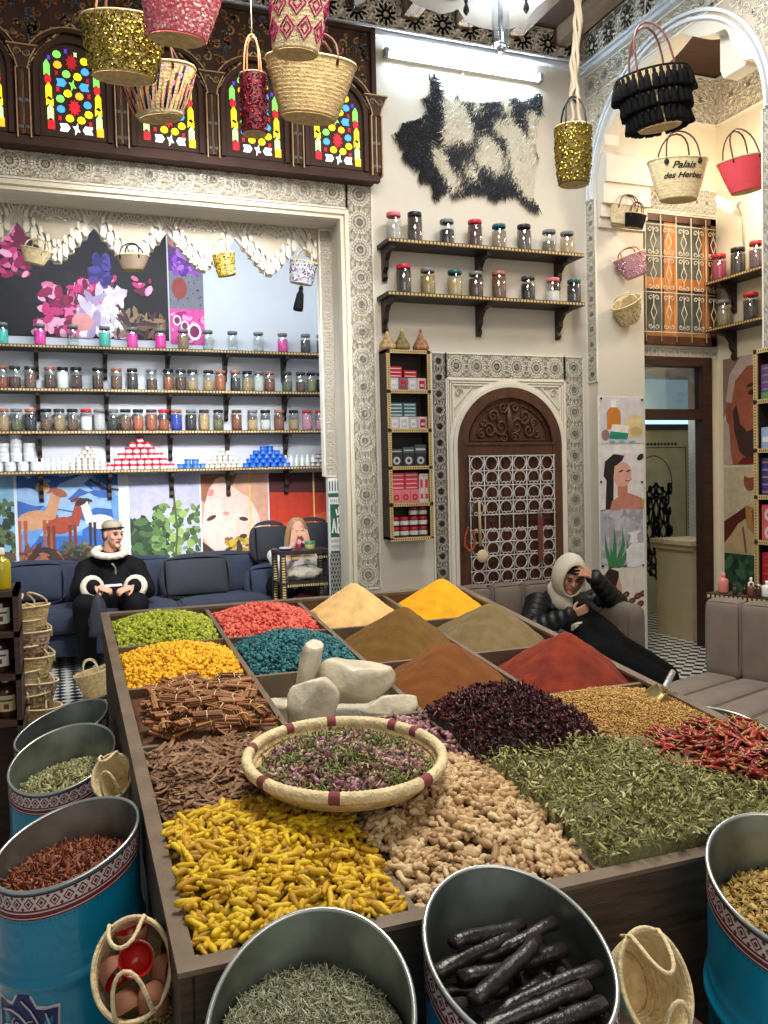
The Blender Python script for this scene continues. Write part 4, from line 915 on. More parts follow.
# ================================================================== SLANT-CUT TEAL DRUMS
red_b = mat('band_maroon', rgb(116, 28, 38), rough=.6); wht_b = mat('band_white', rgb(206, 198, 196), rough=.6)
def drum(cx, cy, h, a, b_, label, r=.16, fill=.16, ornament=False, open_=False):
    t = thing('teal_drum', label, 'drum', (cx, cy, 0))
    n = 72
    top = lambda A, rr=r: h+a*rr*cos(A)+b_*rr*sin(A)
    # wall with rolled hoops, outer and inner skins
    def ring(zf, rf): return [(cx+rf*cos(2*pi*k/n), cy+rf*sin(2*pi*k/n), zf(2*pi*k/n)) for k in range(n)]
    mb = MB(); zs = [0, .02, .05]+[.1+.05*i for i in range(7)]; lo = min(top(2*pi*k/n) for k in range(n))
    rings = []
    N = 80
    for i in range(N+1):
        f_ = i/N
        def zf(A, f_=f_): return f_*top(A)
        k = f_*h
        hoop = .011*math.exp(-((k-(lo-.17))/.013)**2)+.011*math.exp(-((k-(lo-.33))/.013)**2)+.004*math.exp(-((k-(lo-.14))/.008)**2)
        rings.append(ring(zf, r+hoop))
    vs = [p for R in rings for p in R]; fs = [(i*n+k, i*n+(k+1) % n, (i+1)*n+(k+1) % n, (i+1)*n+k) for i in range(N) for k in range(n)]
    mb.add(vs, fs, 0, True); mb.add(ring(lambda A: .003, r), [tuple(range(n))[::-1]], 0); mb.build('shell', teal, t)
    inn = MB(); vs = ring(lambda A: top(A)-.001, r-.003)+ring(lambda A: .01, r-.003); inn.add(vs, [(k, n+k, n+(k+1) % n, (k+1) % n) for k in range(n)], 0, True); inn.build('inner_wall', steel, t)
    MB().tube(ring(lambda A: top(A), r), .0045, 6, closed=True).build('rim', steelrim, t)
    # patterned band below the rim
    bd = MB(); bw = .045
    def P(A, d, o=.0012): return (cx+(r+o)*cos(A), cy+(r+o)*sin(A), top(A)-d)
    K = 96
    def strip(d0, d1, m, o=.0012):
        vs = [P(2*pi*k/K, d, o) for d in (d0, d1) for k in range(K)]; bd.add(vs, [(k, (k+1) % K, K+(k+1) % K, K+k)[::-1] for k in range(K)], m, True)
    strip(.006, .040, 1); strip(.040, .062, 0); strip(.006, .010, 2, .002); strip(.044, .047, 1, .0022); strip(.056, .058, 1, .0022)
    D = 36
    for k in range(D):
        A = 2*pi*k/D; w = 2*pi/D
        def dia(ac_, dc, da, dd, m, o=.002): bd.add([P(ac_-da, dc, o), P(ac_, dc+dd, o), P(ac_+da, dc, o), P(ac_, dc-dd, o)], [(0, 1, 2, 3)], m)
        dia(A, .025, w*.42, .013, 0); dia(A, .025, w*.28, .009, 1, .0024); dia(A, .025, w*.17, .0055, 0, .0028)
        dia(A+w/2, .013, w*.16, .005, 0); dia(A+w/2, .036, w*.16, .005, 0)
    for k in range(100):
        A = 2*pi*k/100; bd.add([P(A+.008*cos(q), .068+.0018*sin(q), .0015) for q in [2*pi*i/6 for i in range(6)]], [tuple(range(6))[::-1]], 2)
    bd.build('textile_band', [red_b, wht_b, mat('band_dark', rgb(50, 24, 30))], t)
    if ornament:
        om = MB(); A0, z0 = R_(232), .36
        def Q(x, z, o=.002): return (cx+(r+o)*cos(A0+x/r), cy+(r+o)*sin(A0+x/r), z0+z)
        def flat(poly, m, o): om.add([Q(x, z, o) for x, z in poly], [tuple(range(len(poly)))], m)
        star = []
        for i in range(32):
            q = 2*pi*i/32; rr = .12*(1 if i % 4 == 0 else .82 if i % 2 else .74); star.append((rr*.9*cos(q), rr*1.5*sin(q)))
        for i in range(32): om.add([Q(0, 0, .0025), Q(*[c*1.06 for c in star[i]], .0012), Q(*[c*1.06 for c in star[(i+1) % 32]], .0012)], [(0, 1, 2)], 1); om.add([Q(0, 0, .0035), Q(*star[i], .0022), Q(*star[(i+1) % 32], .0022)], [(0, 1, 2)], 0)
        for i in range(10):
            q = 2*pi*i/10; om.tube([Q((.03+.035*s)*cos(q+s*.9), 1.5*(.03+.035*s)*sin(q+s*.9), .005) for s in [k/6*1.8 for k in range(7)]], .0022, 4, 1)
            om.tube([Q(.06*cos(q)+a_, .09*sin(q)+b2, .005) for a_, b2 in spiral(0, 0, .014, q, 1.2, 8)], .0014, 4, 1)
        om.build('painted_medallion', [mat('cobalt_paint', rgb(22, 38, 92), rough=.4), wht_b], t)
    return t
def fill_drum(name, label, cat, cx, cy, zc, r, cols, T, n, scale=1., tilt=.6, a=0, b_=0, hump=.02):
    bM = Mx.Translation(V((cx, cy, zc)))
    bed = MB(); rr = r-.006; K = 24
    vs = [(0, 0, hump-.006)]; fs = []
    for j in range(1, 7):
        for k in range(K):
            q = 2*pi*k/K; f_ = j/6; vs.append((rr*f_*cos(q), rr*f_*sin(q), hump*(1-f_**2)-.006+a*rr*f_*cos(q)+b_*rr*f_*sin(q)))
    fs = [(0, 1+k, 1+(k+1) % K) for k in range(K)]+[(1+(j-1)*K+k, 1+j*K+k, 1+j*K+(k+1) % K, 1+(j-1)*K+(k+1) % K) for j in range(1, 6) for k in range(K)]
    bed.add(vs, fs, 0, True); o = bed.build(name, mat(name+'_bed', tuple(x*.75 for x in cols[0]), bump=.7, bs=120), local=True); o.matrix_basis = bM; WM[o] = bM.copy()
    tag(o, label, cat, None, 'stuff')
    if n:
        q = (rr-.008)*np.sqrt(rng.random(n)); A = rng.uniform(0, 2*pi, n); x, y = q*np.cos(A), q*np.sin(A)
        P = np.c_[x, y, hump*(1-(q/rr)**2)+a*x+b_*y+rng.uniform(-.004, .005, n)]
        s_ = scatter('top_layer', T, mats_for(P, scale, tilt, .35), ramp(name+'_mat', cols, bs=150), parent=o, M=True); s_['kind'] = 'stuff'
    return o
fine = [curl(s+80, random.uniform(.012, .022), random.uniform(.0012, .003), .0005, 3) for s in range(12)]
D1 = (.338, 1.255, .77, .243, .50); D2 = (.705, 1.255, .792, -.03, .48); D3 = (1.312, 1.25, .80, .12, .40); D4 = (-.005, 2.09, .778, .25, .155); D5 = (-.01, 2.889, .736, .21, .32); D6 = (-.01, 3.29, .735, .32, .15); D7 = (2.09, 2.31, .73, -.08, .15)
drum(*D1, 'teal drum of silvery curled herbs at the front centre of the picture'); drum(*D2, 'teal drum holding black pods, right of the silvery herb drum')
drum(*D3, 'teal drum of yellow-brown chips at the right edge'); drum(*D4, 'teal drum of reddish dried flowers with blue medallion, nearest on the left', ornament=True)
drum(*D5, 'teal drum of pale green leaves behind the reddish flower drum'); drum(*D6, 'teal drum farthest back on the left, only its steel inside showing')
drum(*D7, 'teal drum right of the table beside the taupe bench')
fill_drum('silver_herb', 'silvery grey-green curled dried herb filling the front centre drum', 'herbs', D1[0], D1[1], .715, .16, [rgb(120, 124, 96), rgb(160, 164, 134), rgb(196, 196, 170), rgb(140, 136, 100)], fine, 6000, 1., .7, .05, .33)
fill_drum('yellow_brown_chips', 'yellow-brown dried peel chips filling the drum at the right edge', 'herbs', D3[0], D3[1], .73, .16, [rgb(120, 92, 40), rgb(170, 138, 66), rgb(204, 176, 100), rgb(110, 86, 40)], [chip(s+30, .018, .009, .001) for s in range(8)], 2600, 1., .6, .1, .1)
fill_drum('red_brown_flowers', 'reddish brown dried flower pieces filling the nearest left drum', 'herbs', D4[0], D4[1], .695, .16, [rgb(80, 34, 22), rgb(130, 66, 42), rgb(170, 102, 66), rgb(104, 46, 30)], [curl(s+120, random.uniform(.02, .036), random.uniform(.006, .011), .001, 2.5) for s in range(10)], 1300, 1., .8, .12, .05, .04)
fill_drum('pale_green_leaves', 'pale green dried leaves filling the second left drum', 'herbs', D5[0], D5[1], .655, .16, [rgb(110, 112, 70), rgb(156, 156, 108), rgb(190, 188, 144)], [chip(s+60, .022, .008, .0008) for s in range(8)], 1500, 1., .7, .22, .08, .02)
fill_drum('dark_seed', 'dark dried seed deep inside the farthest left drum', 'herbs', D6[0], D6[1], .45, .16, [rgb(70, 60, 44), rgb(110, 96, 70)], fine, 300)
fill_drum('dark_seed', 'dark dried seed deep inside the drum beside the bench', 'herbs', D7[0], D7[1], .5, .16, [rgb(70, 60, 44), rgb(110, 96, 70)], fine, 300)
fill_drum('dark_husk', 'dark husk crumbs lying under the black pods', 'herbs', D2[0], D2[1], .685, .16, [rgb(36, 30, 28), rgb(60, 50, 44)], fine, 400, 1., .6, 0, .1)
podm = mat('black_pod', rgb(34, 28, 27), rough=.32, var=.35, vs=30, bump=.4, bs=60)
pcut = mat('pod_cut_end', rgb(150, 140, 116), rough=.7)
def pod(L, r, seed):
    r_ = random.Random(seed); pts = [((t-.5)*L, r_.uniform(-.003, .003), .004*sin(t*4+seed)) for t in [i/7 for i in range(8)]]
    mb = MB().tube(pts, [r*r_.uniform(.88, 1.1) for _ in pts], 9, flat=.8); mb.tube([(L/2-.001, 0, pts[-1][2]), (L/2+.002, 0, pts[-1][2])], r*.6, 7, 1)
    return mb
pods = [(-.06, .05, .70, .19, .25), (-.02, .075, .715, .16, .2), (.0, .02, .685, .22, .15), (-.03, -.01, .70, .2, .5), (.03, .06, .70, .17, .12), (.02, -.04, .665, .24, .08), (-.02, -.075, .665, .22, .06), (.05, .0, .655, .18, 1.7), (.09, .02, .655, .16, 1.5), (.03, .03, .65, .16, 1.4), (.11, -.01, .64, .13, 1.6), (-.05, -.04, .65, .2, .35), (.0, -.105, .655, .2, .1), (-.09, .02, .66, .14, -.2)]
for k, (x, y, z, L, a) in enumerate(pods):
    t = Mx.Translation(V((D2[0]+x, D2[1]+y, z+.075))) @ Mx.Rotation(a, 4, 'Z') @ Mx.Rotation(R_(random.uniform(-6, 4)), 4, 'Y')
    ob = pod(L, .0150, k).build('black_pod', [podm, pcut], local=True); ob.matrix_basis = t; WM[ob] = t
    tag(ob, 'long black dried pod lying in the teal drum right of centre', 'pod', 'black pods in the drum')
# ================================================================== JARS, SHELVES, TUBS
def shelf_board_mats(): return [blackwood, inlay, inlayd]
def shelf(label, p0, p1, depth, n_dir, brs, zth=.03, bh=.2):
    """p0-p1: front-top edge line; n_dir: into the wall"""
    t = thing('wall_shelf', label, 'shelf', (p0+p1)/2); mb = MB(); d = (p1-p0); L = d.length; d.normalize()
    mid = (p0+p1)/2+n_dir*depth/2-Z3*zth/2; ax = Mx((d, n_dir, Z3)).transposed()
    mb.box(mid, (L, depth, zth), 0, ax)
    k = int(L/.03)
    for i in range(k):
        c = p0+d*(L*(i+.5)/k)-n_dir*.001-Z3*zth/2; mb.box(c, (L/k*.62, .002, zth*.55), 1 if i % 2 else 1, ax)
    mb.box((p0+p1)/2-n_dir*.0006-Z3*zth/2, (L, .0012, zth*.9), 2, ax); mb.build('board', shelf_board_mats(), t)
    for f_ in brs:
        o = p0+d*(L*f_)+n_dir*depth; q = [(0, 0), (-depth*.9, 0), (-depth*.88, -.035), (-depth*.5, -.05), (-depth*.3, -bh*.4), (-depth*.28, -bh*.6), (-depth*.12, -bh*.75), (-depth*.2, -bh*.9), (-depth*.1, -bh), (0, -bh)]
        MB().prism([(a, b_) for a, b_ in q], -.018, .018, (o-Z3*zth, n_dir, Z3, d)).build('bracket', [blackwood], t)
    return t
jar_cache = {}
def jar(pos, r, h, lid, cont, fillf, label, cat='jar', group=None):
    key = (r, h, lid, cont, round(fillf, 2)); M = Mx.Translation(V(pos))
    if key in jar_cache: return dup(jar_cache[key], M, label, group)
    t = thing('glass_jar', label, cat, M, group); s = 14
    if cont: 
        cm = ramp('jar_fill_%d_%d_%d' % cont, [tuple(x*.6 for x in rgb(*cont)), rgb(*cont), tuple(min(1, x*1.4) for x in rgb(*cont))], 'obj', bs=90, bump=.5)
        MB().lathe([(0, .006), (r*.84, .006), (r*.86, h*.1), (r*.86, h*fillf*.86), (r*.5, h*fillf*.88), (0, h*fillf*.87)], s).build('contents', [cm], t, local=True)
    MB().lathe([(0, .001), (r*.9, .001), (r*.97, .01), (r*.97, h*.74), (r*.8, h*.84), (r*.78, h*.87)], s).build('glass_body', [glassm], t, local=True)
    MB().lathe([(r*.84, h*.86), (r*.88, h*.865), (r*.88, h*.985), (r*.84, h), (0, h)], s).build('lid', [pm(*lid, rough=.35)], t, local=True)
    jar_cache[key] = t; return t
LN = {(200, 40, 50): 'red', (225, 120, 130): 'pink', (38, 36, 38): 'black', (120, 122, 120): 'grey', (24, 92, 96): 'teal', (168, 108, 84): 'copper', (70, 66, 62): 'dark grey', (236, 236, 230): 'white'}
red, pink, blk, gry, tl_, cop, dgr, wht = list(LN)
def CN(c): return c
# two shelves on the main wall
fy = WY-.24
up0, up1 = at(388, 238, 'Y', fy), at(584, 252.5, 'Y', fy); lo0, lo1 = at(388, 290, 'Y', fy), at(585, 303, 'Y', fy)
for p in (up0, up1): p.z = (at(381, 238, 'Y', fy).z+at(586, 252.5, 'Y', fy).z)/2
z_lo = (lo0.z+lo1.z)/2; lo0.z = lo1.z = z_lo
shelf('upper black wall shelf with inlaid edge under the goat hide', up0, up1, .238, Y3, (.03, .5, .93), bh=.24); shelf('lower black wall shelf with inlaid edge under the goat hide', lo0, lo1, .238, Y3, (.03, .5, .93), bh=.24)
U = [(394, pink, (196, 190, 178), .55, 28, 'white lumps'), (415, blk, (70, 52, 42), .95, 30, 'dark brown seeds'), (447, gry, (34, 32, 32), .7, 26, 'black pods'), (475, red, (66, 32, 30), .92, 28, 'dark red pieces'), (499, tl_, (168, 146, 112), .85, 26, 'tan roots'), (524, blk, (104, 88, 76), .9, 28, 'greyish seeds'), (549, gry, (98, 92, 74), .6, 25, 'grey-green herb'), (567, gry, (176, 146, 110), .85, 25, 'light brown flowers')]
Lw = [(404, red, (48, 40, 40), .95, 29, 'blackish seeds'), (428, gry, (192, 160, 96), .85, 27, 'golden pieces'), (455, tl_, (176, 150, 108), .8, 27, 'tan buds'), (476, gry, (62, 40, 34), .85, 27, 'dark brown flowers'), (499, cop, (130, 88, 60), .95, 29, 'brown sticks'), (528, dgr, (30, 28, 28), .8, 26, 'black seeds'), (553, pink, (205, 200, 190), .55, 26, 'white crystals'), (574, tl_, (44, 40, 40), .9, 26, 'black grains')]
for (row, p0, nm) in ((U, up0, 'upper'), (Lw, lo0, 'lower')):
    for i, (x, lid, cont, ff, hp, what) in enumerate(row):
        P = at(x, 238 if nm == 'upper' else 293, 'Y', WY-.12)
        jar((P.x, WY-.12, p0.z+.001), .062, hp*.0078, lid, cont, ff, 'jar of %s, %s lid, %s from left on %s shelf below hide' % (what, LN[lid], nms(i), nm), group='jars on the shelves below the hide')
# niche shelves
NY = 8.6; sfy = NY-.26
sz_ = []
for y0, y1 in ((343, 353), (386, 393), (429, 431.5), (471, 466.5)): sz_.append((at(0, y0, 'Y', sfy).z+at(323, y1, 'Y', sfy).z)/2)
br = [(at(x, 400, 'Y', NY).x+1.45)/(2.74+1.45) for x in (38, 106, 168, 225, 283)]
for k, z in enumerate(sz_):
    shelf('%s long niche shelf with dotted inlaid edge above the bench' % ('topmost', 'second from top', 'third from top', 'lowest')[k], V((-1.45, sfy, z)), V((2.74, sfy, z)), .255, Y3, br, bh=.25)
MG, TQ, CL, BR_, TN, BK, WH, BL, PK, OR, GN = (226, 40, 150), (60, 190, 170), (190, 205, 205), (96, 66, 46), (170, 140, 96), (40, 38, 38), (214, 214, 208), (30, 60, 190), (220, 150, 170), (150, 78, 44), (110, 112, 74)
cname = {MG: 'magenta', TQ: 'turquoise', CL: 'clear', BR_: 'brown', TN: 'tan', BK: 'black', WH: 'white', BL: 'bright blue', PK: 'pale pink', OR: 'rust', GN: 'olive green'}
J1 = list(zip((5, 88, 160, 230, 290, 352, 402, 456, 510, 567, 620, 670, 705), (TQ, MG, CL, TQ, MG, MG, TN, CL, CL, CL, MG, BK, BK)))
J2 = list(zip((5, 33, 67, 110, 138, 168, 215, 256, 291, 333, 370, 397, 423, 458, 484, 517, 543, 568, 592, 630, 660, 683, 705), (OR, BR_, BR_, BR_, WH, BR_, BR_, BR_, BK, BR_, OR, BR_, TN, TN, OR, BK, TN, WH, OR, GN, BR_, GN, BK)))
J3 = list(zip((8, 37, 68, 102, 131, 160, 190, 219, 249, 276, 304, 333, 360, 388, 420, 449, 480, 520, 555, 583, 613, 645, 674, 703), (TN, GN, BK, BR_, TN, BR_, WH, WH, BK, BR_, OR, OR, OR, BL, BK, TN, GN, OR, TN, WH, OR, TN, PK, PK)))
for k, (row, nm) in enumerate(((J1, 'topmost niche shelf'), (J2, 'second niche shelf from top'), (J3, 'third niche shelf from top'))):
    for i, (x, c) in enumerate(row):
        P = at(x/2.194, (340, 385, 428)[k], 'Y', NY-.13); lid = gry if k == 0 else random.choice((gry, dgr, blk, cop))
        if k == 2 and i in (6, 12, 22, 23): lid = red
        clear = k == 0 and c == CL
        jar((P.x, NY-.13, sz_[k]+.001), .056, .205 if k else .20, lid, c, (.25 if clear else .8) if k == 0 else random.choice((.75, .88, .6)), '%s jar, %s lid, %s from left, %s' % (cname[c], LN[lid], nms(i), nm), group='jars on the niche shelves')
# stacks of tubs on the lowest niche shelf
tub_cache = {}
def tub(p, r, h, c, lidc, label, group, cat='tub'):
    key = (r, h, c, lidc); M = Mx.Translation(V(p))
    if key in tub_cache: return dup(tub_cache[key], M, label, group)
    t = thing('cream_tub', label, cat, M, group)
    MB().lathe([(0, .001), (r*.93, .001), (r*.95, .004), (r*.95, h*.62), (r*.9, h*.64)], 12).build('body', [pm(*c, rough=.3)], t, local=True)
    MB().lathe([(r*.98, h*.6), (r, h*.64), (r, h*.96), (r*.95, h*.995), (0, h*.995)], 12).build('lid', [pm(*lidc, rough=.3)], t, local=True)
    tub_cache[key] = t; return t
def pyramid(xc, rows, r, h, c, lidc, what, depth=0):
    X = at(xc, 470, 'Y', NY-.12).x
    for k, n_ in enumerate(rows):
        for i in range(n_):
            row = ('bottom row', 'second row up', 'third row up', 'fourth row up', 'fifth row up', 'sixth row up')[k]
            tub((X+(i-(n_-1)/2)*2.06*r, NY-.12, sz_[3]+.001+k*h), r, h, c, lidc, '%s, %s from left, %s' % (what, nms(i), row), what+' stack')
pyramid(17/1., (4, 3, 3, 1), .052, .085, (205, 208, 210), (215, 218, 220), 'plain whitish tub in the far left stack')
pyramid(141, (9, 7, 6, 4, 3, 1), .034, .052, (225, 205, 205), (204, 30, 52), 'red-lidded tub in the red pyramid')
pyramid(267, (7, 6, 5, 4, 2), .034, .042, (40, 110, 210), (20, 84, 196), 'blue tub in the big blue pyramid')
pyramid(192, (4, 2), .034, .045, (60, 120, 190), (40, 90, 170), 'blue tub in the little group beside red pyramid')
pyramid(88, (8, 6, 4, 3, 2, 1), .026, .038, (222, 216, 204), (190, 186, 176), 'tiny cream tub left of the red pyramid')
pyramid(223, (7, 6, 4, 3, 1), .026, .042, (224, 216, 204), (186, 180, 170), 'tiny cream tub left of the blue pyramid')
pyramid(321, (4, 3, 2), .028, .042, (196, 190, 184), (120, 116, 112), 'silvery tub at the right end of lowest shelf')
def bottle(p, r, h, c, capc, label, group, name='small_bottle', shp=0, M=None, labelc=None):
    key = (r, h, c, capc, shp, labelc); M = M or Mx.Translation(V(p))
    if key in tub_cache: return dup(tub_cache[key], M, label, group)
    t = thing(name, label, 'bottle', M, group)
    bo_ = MB().lathe([(0, .001), (r*.95, .001), (r, .006), (r, h*.6), (r*.85, h*.7), (r*.35, h*.78), (r*.33, h*.86)], 14).build('body', [c if not isinstance(c, tuple) else pm(*c, rough=.25)], t, local=True)
    MB().lathe([(r*.42, h*.84), (r*.42, h*.98), (r*.3, h), (0, h)], 10).build('cap', [pm(*capc, rough=.35)], t, local=True)
    if labelc:
        lb = MB(); n = 12; A0 = R_(200); 
        for z0, z1, m_, o in ((h*.16, h*.54, 0, 1.012), (h*.40, h*.44, 1, 1.02), (h*.22, h*.34, 2, 1.02)):
            A = [R_(-155+130*i/n) if m_ == 0 else R_(-130+80*i/n) if m_ == 1 else R_(-105+30*i/n) for i in range(n+1)]
            vs = [(r*o*cos(a), r*o*sin(a), z) for z in (z0, z1) for a in A]; lb.add(vs, [(i, i+1, n+2+i, n+1+i) for i in range(n)], m_, True)
        lb.build('paper_label', [pm(*labelc), blackwood, mat('argan_print', rgb(112, 52, 46))], bo_, local=True)
    tub_cache[key] = t; return t
for gx, n_, nm in ((50, 6, 'left of the cream tubs'), (299, 6, 'right of the blue pyramid')):
    for i in range(n_):
        P = at(gx-13+i*5.4, 468, 'Y', NY-.12); bottle((P.x, NY-.12, sz_[3]+.001), .024, .115, (214, 220, 216), (228, 228, 224), 'small white bottle, %s from the left in the row %s' % (nms(i), nm), 'white bottles on the lowest shelf')
# ================================================================== PICTURES (flat prints)
class Pic:
    def __init__(s, name, label, o, U, W, N, w, h, bg, cat='poster', th=.004):
        s.mb = MB(); s.fr = (o, U, W, N); s.w, s.h = w, h; s.mats = []; s.k = 0; s.name, s.label, s.cat, s.th = name, label, cat, th
        s.poly([(0, 0), (1, 0), (1, 1), (0, 1)], bg, base=True)
    def mi(s, c):
        m = c if not isinstance(c, tuple) else pp(*c)
        if m not in s.mats: s.mats.append(m)
        return s.mats.index(m)
    def poly(s, P, c, base=False):
        z = s.th+.0004*s.k; s.k += 1; P = [(min(1, max(0, x))*s.w, min(1, max(0, y))*s.h) for x, y in P]
        s.mb.prism(P, 0 if base else z-.0003, z, s.fr, s.mi(c))
    def ell(s, x, y, rx, ry, c, a=0, n=14):
        a = R_(a); asp = s.w/s.h
        s.poly([(x+rx*cos(t)*cos(a)-ry/asp*sin(t)*sin(a), y+(rx*asp*cos(t)*sin(a))+ry*sin(t)*cos(a)) for t in [2*pi*i/n for i in range(n)]], c)
    def blobs(s, n, x0, x1, y0, y1, r, cols, seed=0, asp=1.):
        q = random.Random(seed); s.k += 1; z = s.th+.0004*s.k; s.k += 1
        for i in range(n):
            x, y, rr, a = q.uniform(x0, x1), q.uniform(y0, y1), r*q.uniform(.5, 1.4), q.uniform(0, 3); P = []
            for k in range(7):
                t = 2*pi*k/7; dx, dy = rr*cos(t)*asp, rr*.55*sin(t); P.append((min(1, max(0, x+dx*cos(a)-dy*sin(a)))*s.w, min(1, max(0, y+(dx*sin(a)+dy*cos(a))*s.w/s.h))*s.h))
            s.mb.prism(P, z-.0002+i*2e-6, z+i*2e-6, s.fr, s.mi(q.choice(cols)))
        s.k += 1
    def line(s, P, wd, c):
        s.k += 1; z = s.th+.0004*s.k
        s.mb.strokes([[(x*s.w, y*s.h) for x, y in P]], s.fr, wd, z, s.mi(c))
    def done(s):
        o = s.mb.build(s.name, s.mats); return tag(o, s.label, s.cat)
def wallpic(name, label, x0, x1, y0, y1, bg, Y=NY, **k):
    a, b_ = at(x0, y0, 'Y', Y), at(x1, y1, 'Y', Y); c = at(x0, y1, 'Y', Y); z0 = b_.z; z1 = a.z; xa = (a.x+c.x)/2
    return Pic(name, label, V((xa, Y, z0)), X3, Z3, -Y3, b_.x-xa, z1-z0, bg, **k)
# lower row in the niche
p = wallpic('poster', 'poster of a leafy tree at the far left behind the bench', -60, 17, 478, 572, (120, 170, 200))
p.blobs(160, .3, 1, .2, .75, .06, [(44, 66, 40), (84, 104, 66), (30, 44, 34)], 1); p.blobs(40, 0, 1, 0, .2, .08, [(110, 84, 60), (90, 70, 50)], 2); p.done()
p = wallpic('poster', 'poster of brown goats standing in a tree under blue sky', 18, 121, 476, 572, (44, 96, 170))
p.blobs(26, 0, 1, .45, .95, .12, [(90, 140, 200), (140, 176, 214), (40, 88, 160)], 3, 2.5)
def goat(p, x, y, s, c, c2, d=1):
    p.ell(x, y, .16*s, .085*s, c, 8*d); p.poly([(x+d*.08*s, y+.03*s), (x+d*.15*s, y+.24*s), (x+d*.23*s, y+.2*s), (x+d*.17*s, y-.02*s)], c)
    p.ell(x+d*.22*s, y+.23*s, .07*s, .035*s, c2, -25*d); p.ell(x+d*.14*s, y+.25*s, .05*s, .018*s, c2, 20*d)
    for dx in (-.13, -.08, .08, .13): p.poly([(x+dx*s-.015*s, y), (x+dx*s+.02*s, y), (x+dx*s+.012*s, y-.3*s), (x+dx*s-.008*s, y-.3*s)], c2)
goat(p, .16, .56, 1.15, (190, 140, 100), (150, 84, 56)); p.ell(.25, .88, .07, .06, (206, 160, 120)); goat(p, .42, .5, 1, (150, 60, 34), (110, 44, 28)); goat(p, .82, .52, .9, (210, 204, 196), (40, 34, 34), -1)
p.blobs(120, 0, 1, 0, .26, .05, [(60, 34, 30), (110, 60, 46), (150, 92, 66), (36, 26, 26)], 4, 2); p.blobs(40, .4, .75, .15, .33, .03, [(40, 56, 34), (66, 84, 48)], 5)
p.line([(.72, .95), (.85, .86), (1, .84)], .02, (36, 30, 30)); p.line([(.8, .9), (.86, .99)], .012, (36, 30, 30)); p.done()
p = wallpic('poster', 'poster of a green argan branch with fruit against a lilac sky', 130, 202, 475, 572, (176, 176, 204))
p.blobs(160, 0, .5, 0, .55, .09, [(36, 62, 34), (64, 96, 50), (24, 40, 26)], 6); p.blobs(160, .35, 1, 0, .7, .06, [(74, 106, 50), (110, 140, 72), (50, 76, 38)], 7)
for x, y in ((.6, .55), (.7, .42), (.6, .36), (.75, .6), (.66, .25), (.85, .3), (.57, .14), (.78, .12), (.68, .7)): p.ell(x, y, .06, .04, (140, 166, 84), 30)
p.line([(.62, .1), (.66, .45), (.62, .85)], .02, (70, 84, 40)); p.done()
p = wallpic('poster', 'poster of a reclining face with closed eyes and oil dripping on hair', 202, 270, 474, 575, (206, 156, 128))
p.poly([(0, 1), (.55, 1), (.4, .8), (.1, .7), (0, .75)], (150, 92, 64)); p.poly([(.0, .4), (.04, .7), (.12, .86), (.22, .95), (.33, .97), (.42, .9), (.55, .83), (.72, .76), (.85, .6), (.9, .4), (.8, .25), (.2, .22)], (232, 196, 182))
p.poly([(.0, 0), (.0, .36), (.2, .25), (.5, .22), (.8, .3), (.85, 0)], (60, 34, 28)); p.blobs(70, .35, .85, .1, .4, .07, [(170, 136, 30), (120, 88, 30), (70, 44, 30), (196, 170, 60)], 9)
p.ell(.14, .58, .08, .02, (70, 40, 40), 25); p.ell(.62, .56, .07, .02, (70, 40, 40), -10); p.ell(.14, .82, .06, .03, (214, 130, 130), 50); p.ell(.36, .62, .05, .02, (196, 140, 124)); p.line([(.72, 1), (.73, .6), (.7, .4)], .014, (226, 196, 90)); p.done()
p = wallpic('poster', 'poster with oil dripping on a glowing orange and red ground', 270, 328, 473, 575, (190, 52, 22))
for i, c in enumerate(((214, 88, 30), (226, 124, 48), (236, 160, 80))): p.poly([(0, 0), (1, 0), (1, .62-.15*i), (.5, .55-.16*i), (0, .5-.17*i)], c)
p.poly([(0, 1), (1, 1), (1, .8), (0, .82)], (70, 18, 14)); p.line([(.78, 1), (.78, .6), (.8, .42)], .016, (226, 190, 110))
for a in (20, 50, 90, 130, 160): p.ell(.55+.28*cos(R_(a)), .22+.18*sin(R_(a)), .12, .045, (34, 66, 44), a)
p.done()
# big dark banner with magenta roses, column of violet prints
p = wallpic('poster', 'large glossy black banner with pink magenta roses above the shelves', -60, 169.3, 214, 341, (14, 9, 16))
p.blobs(30, 0, 1, 0, 1, .08, [(20, 12, 24), (12, 8, 14), (30, 16, 34)], 12)
for cx, cy, s, n_ in ((.3, .62, .06, 26), (.30, .85, .05, 20), (.50, .33, .08, 40), (.60, .30, .09, 44), (.67, .40, .09, 40), (.55, .12, .08, 36), (.44, .1, .04, 12), (.88, .5, .04, 10)): p.blobs(n_, cx-s, cx+s, cy-s*1.6, cy+s*1.6, .028, [(200, 50, 120), (226, 110, 160), (240, 170, 200), (150, 24, 80), (110, 20, 60)], int(cx*100))
p.blobs(60, .60, .78, .02, .42, .035, [(210, 196, 216), (236, 226, 236), (170, 150, 190)], 19, 1.4); p.blobs(50, .76, .97, .03, .22, .018, [(110, 84, 66), (150, 120, 90), (66, 44, 50)], 21, 2)
p.ell(.60, .14, .05, .08, (226, 150, 150)); p.blobs(30, .66, .72, .5, .72, .03, [(40, 40, 110), (80, 60, 150)], 22); p.done()
p = wallpic('poster', 'narrow print column of violet orchids, saffron dish and pink petals', 169, 205, 236, 345, (120, 120, 132))
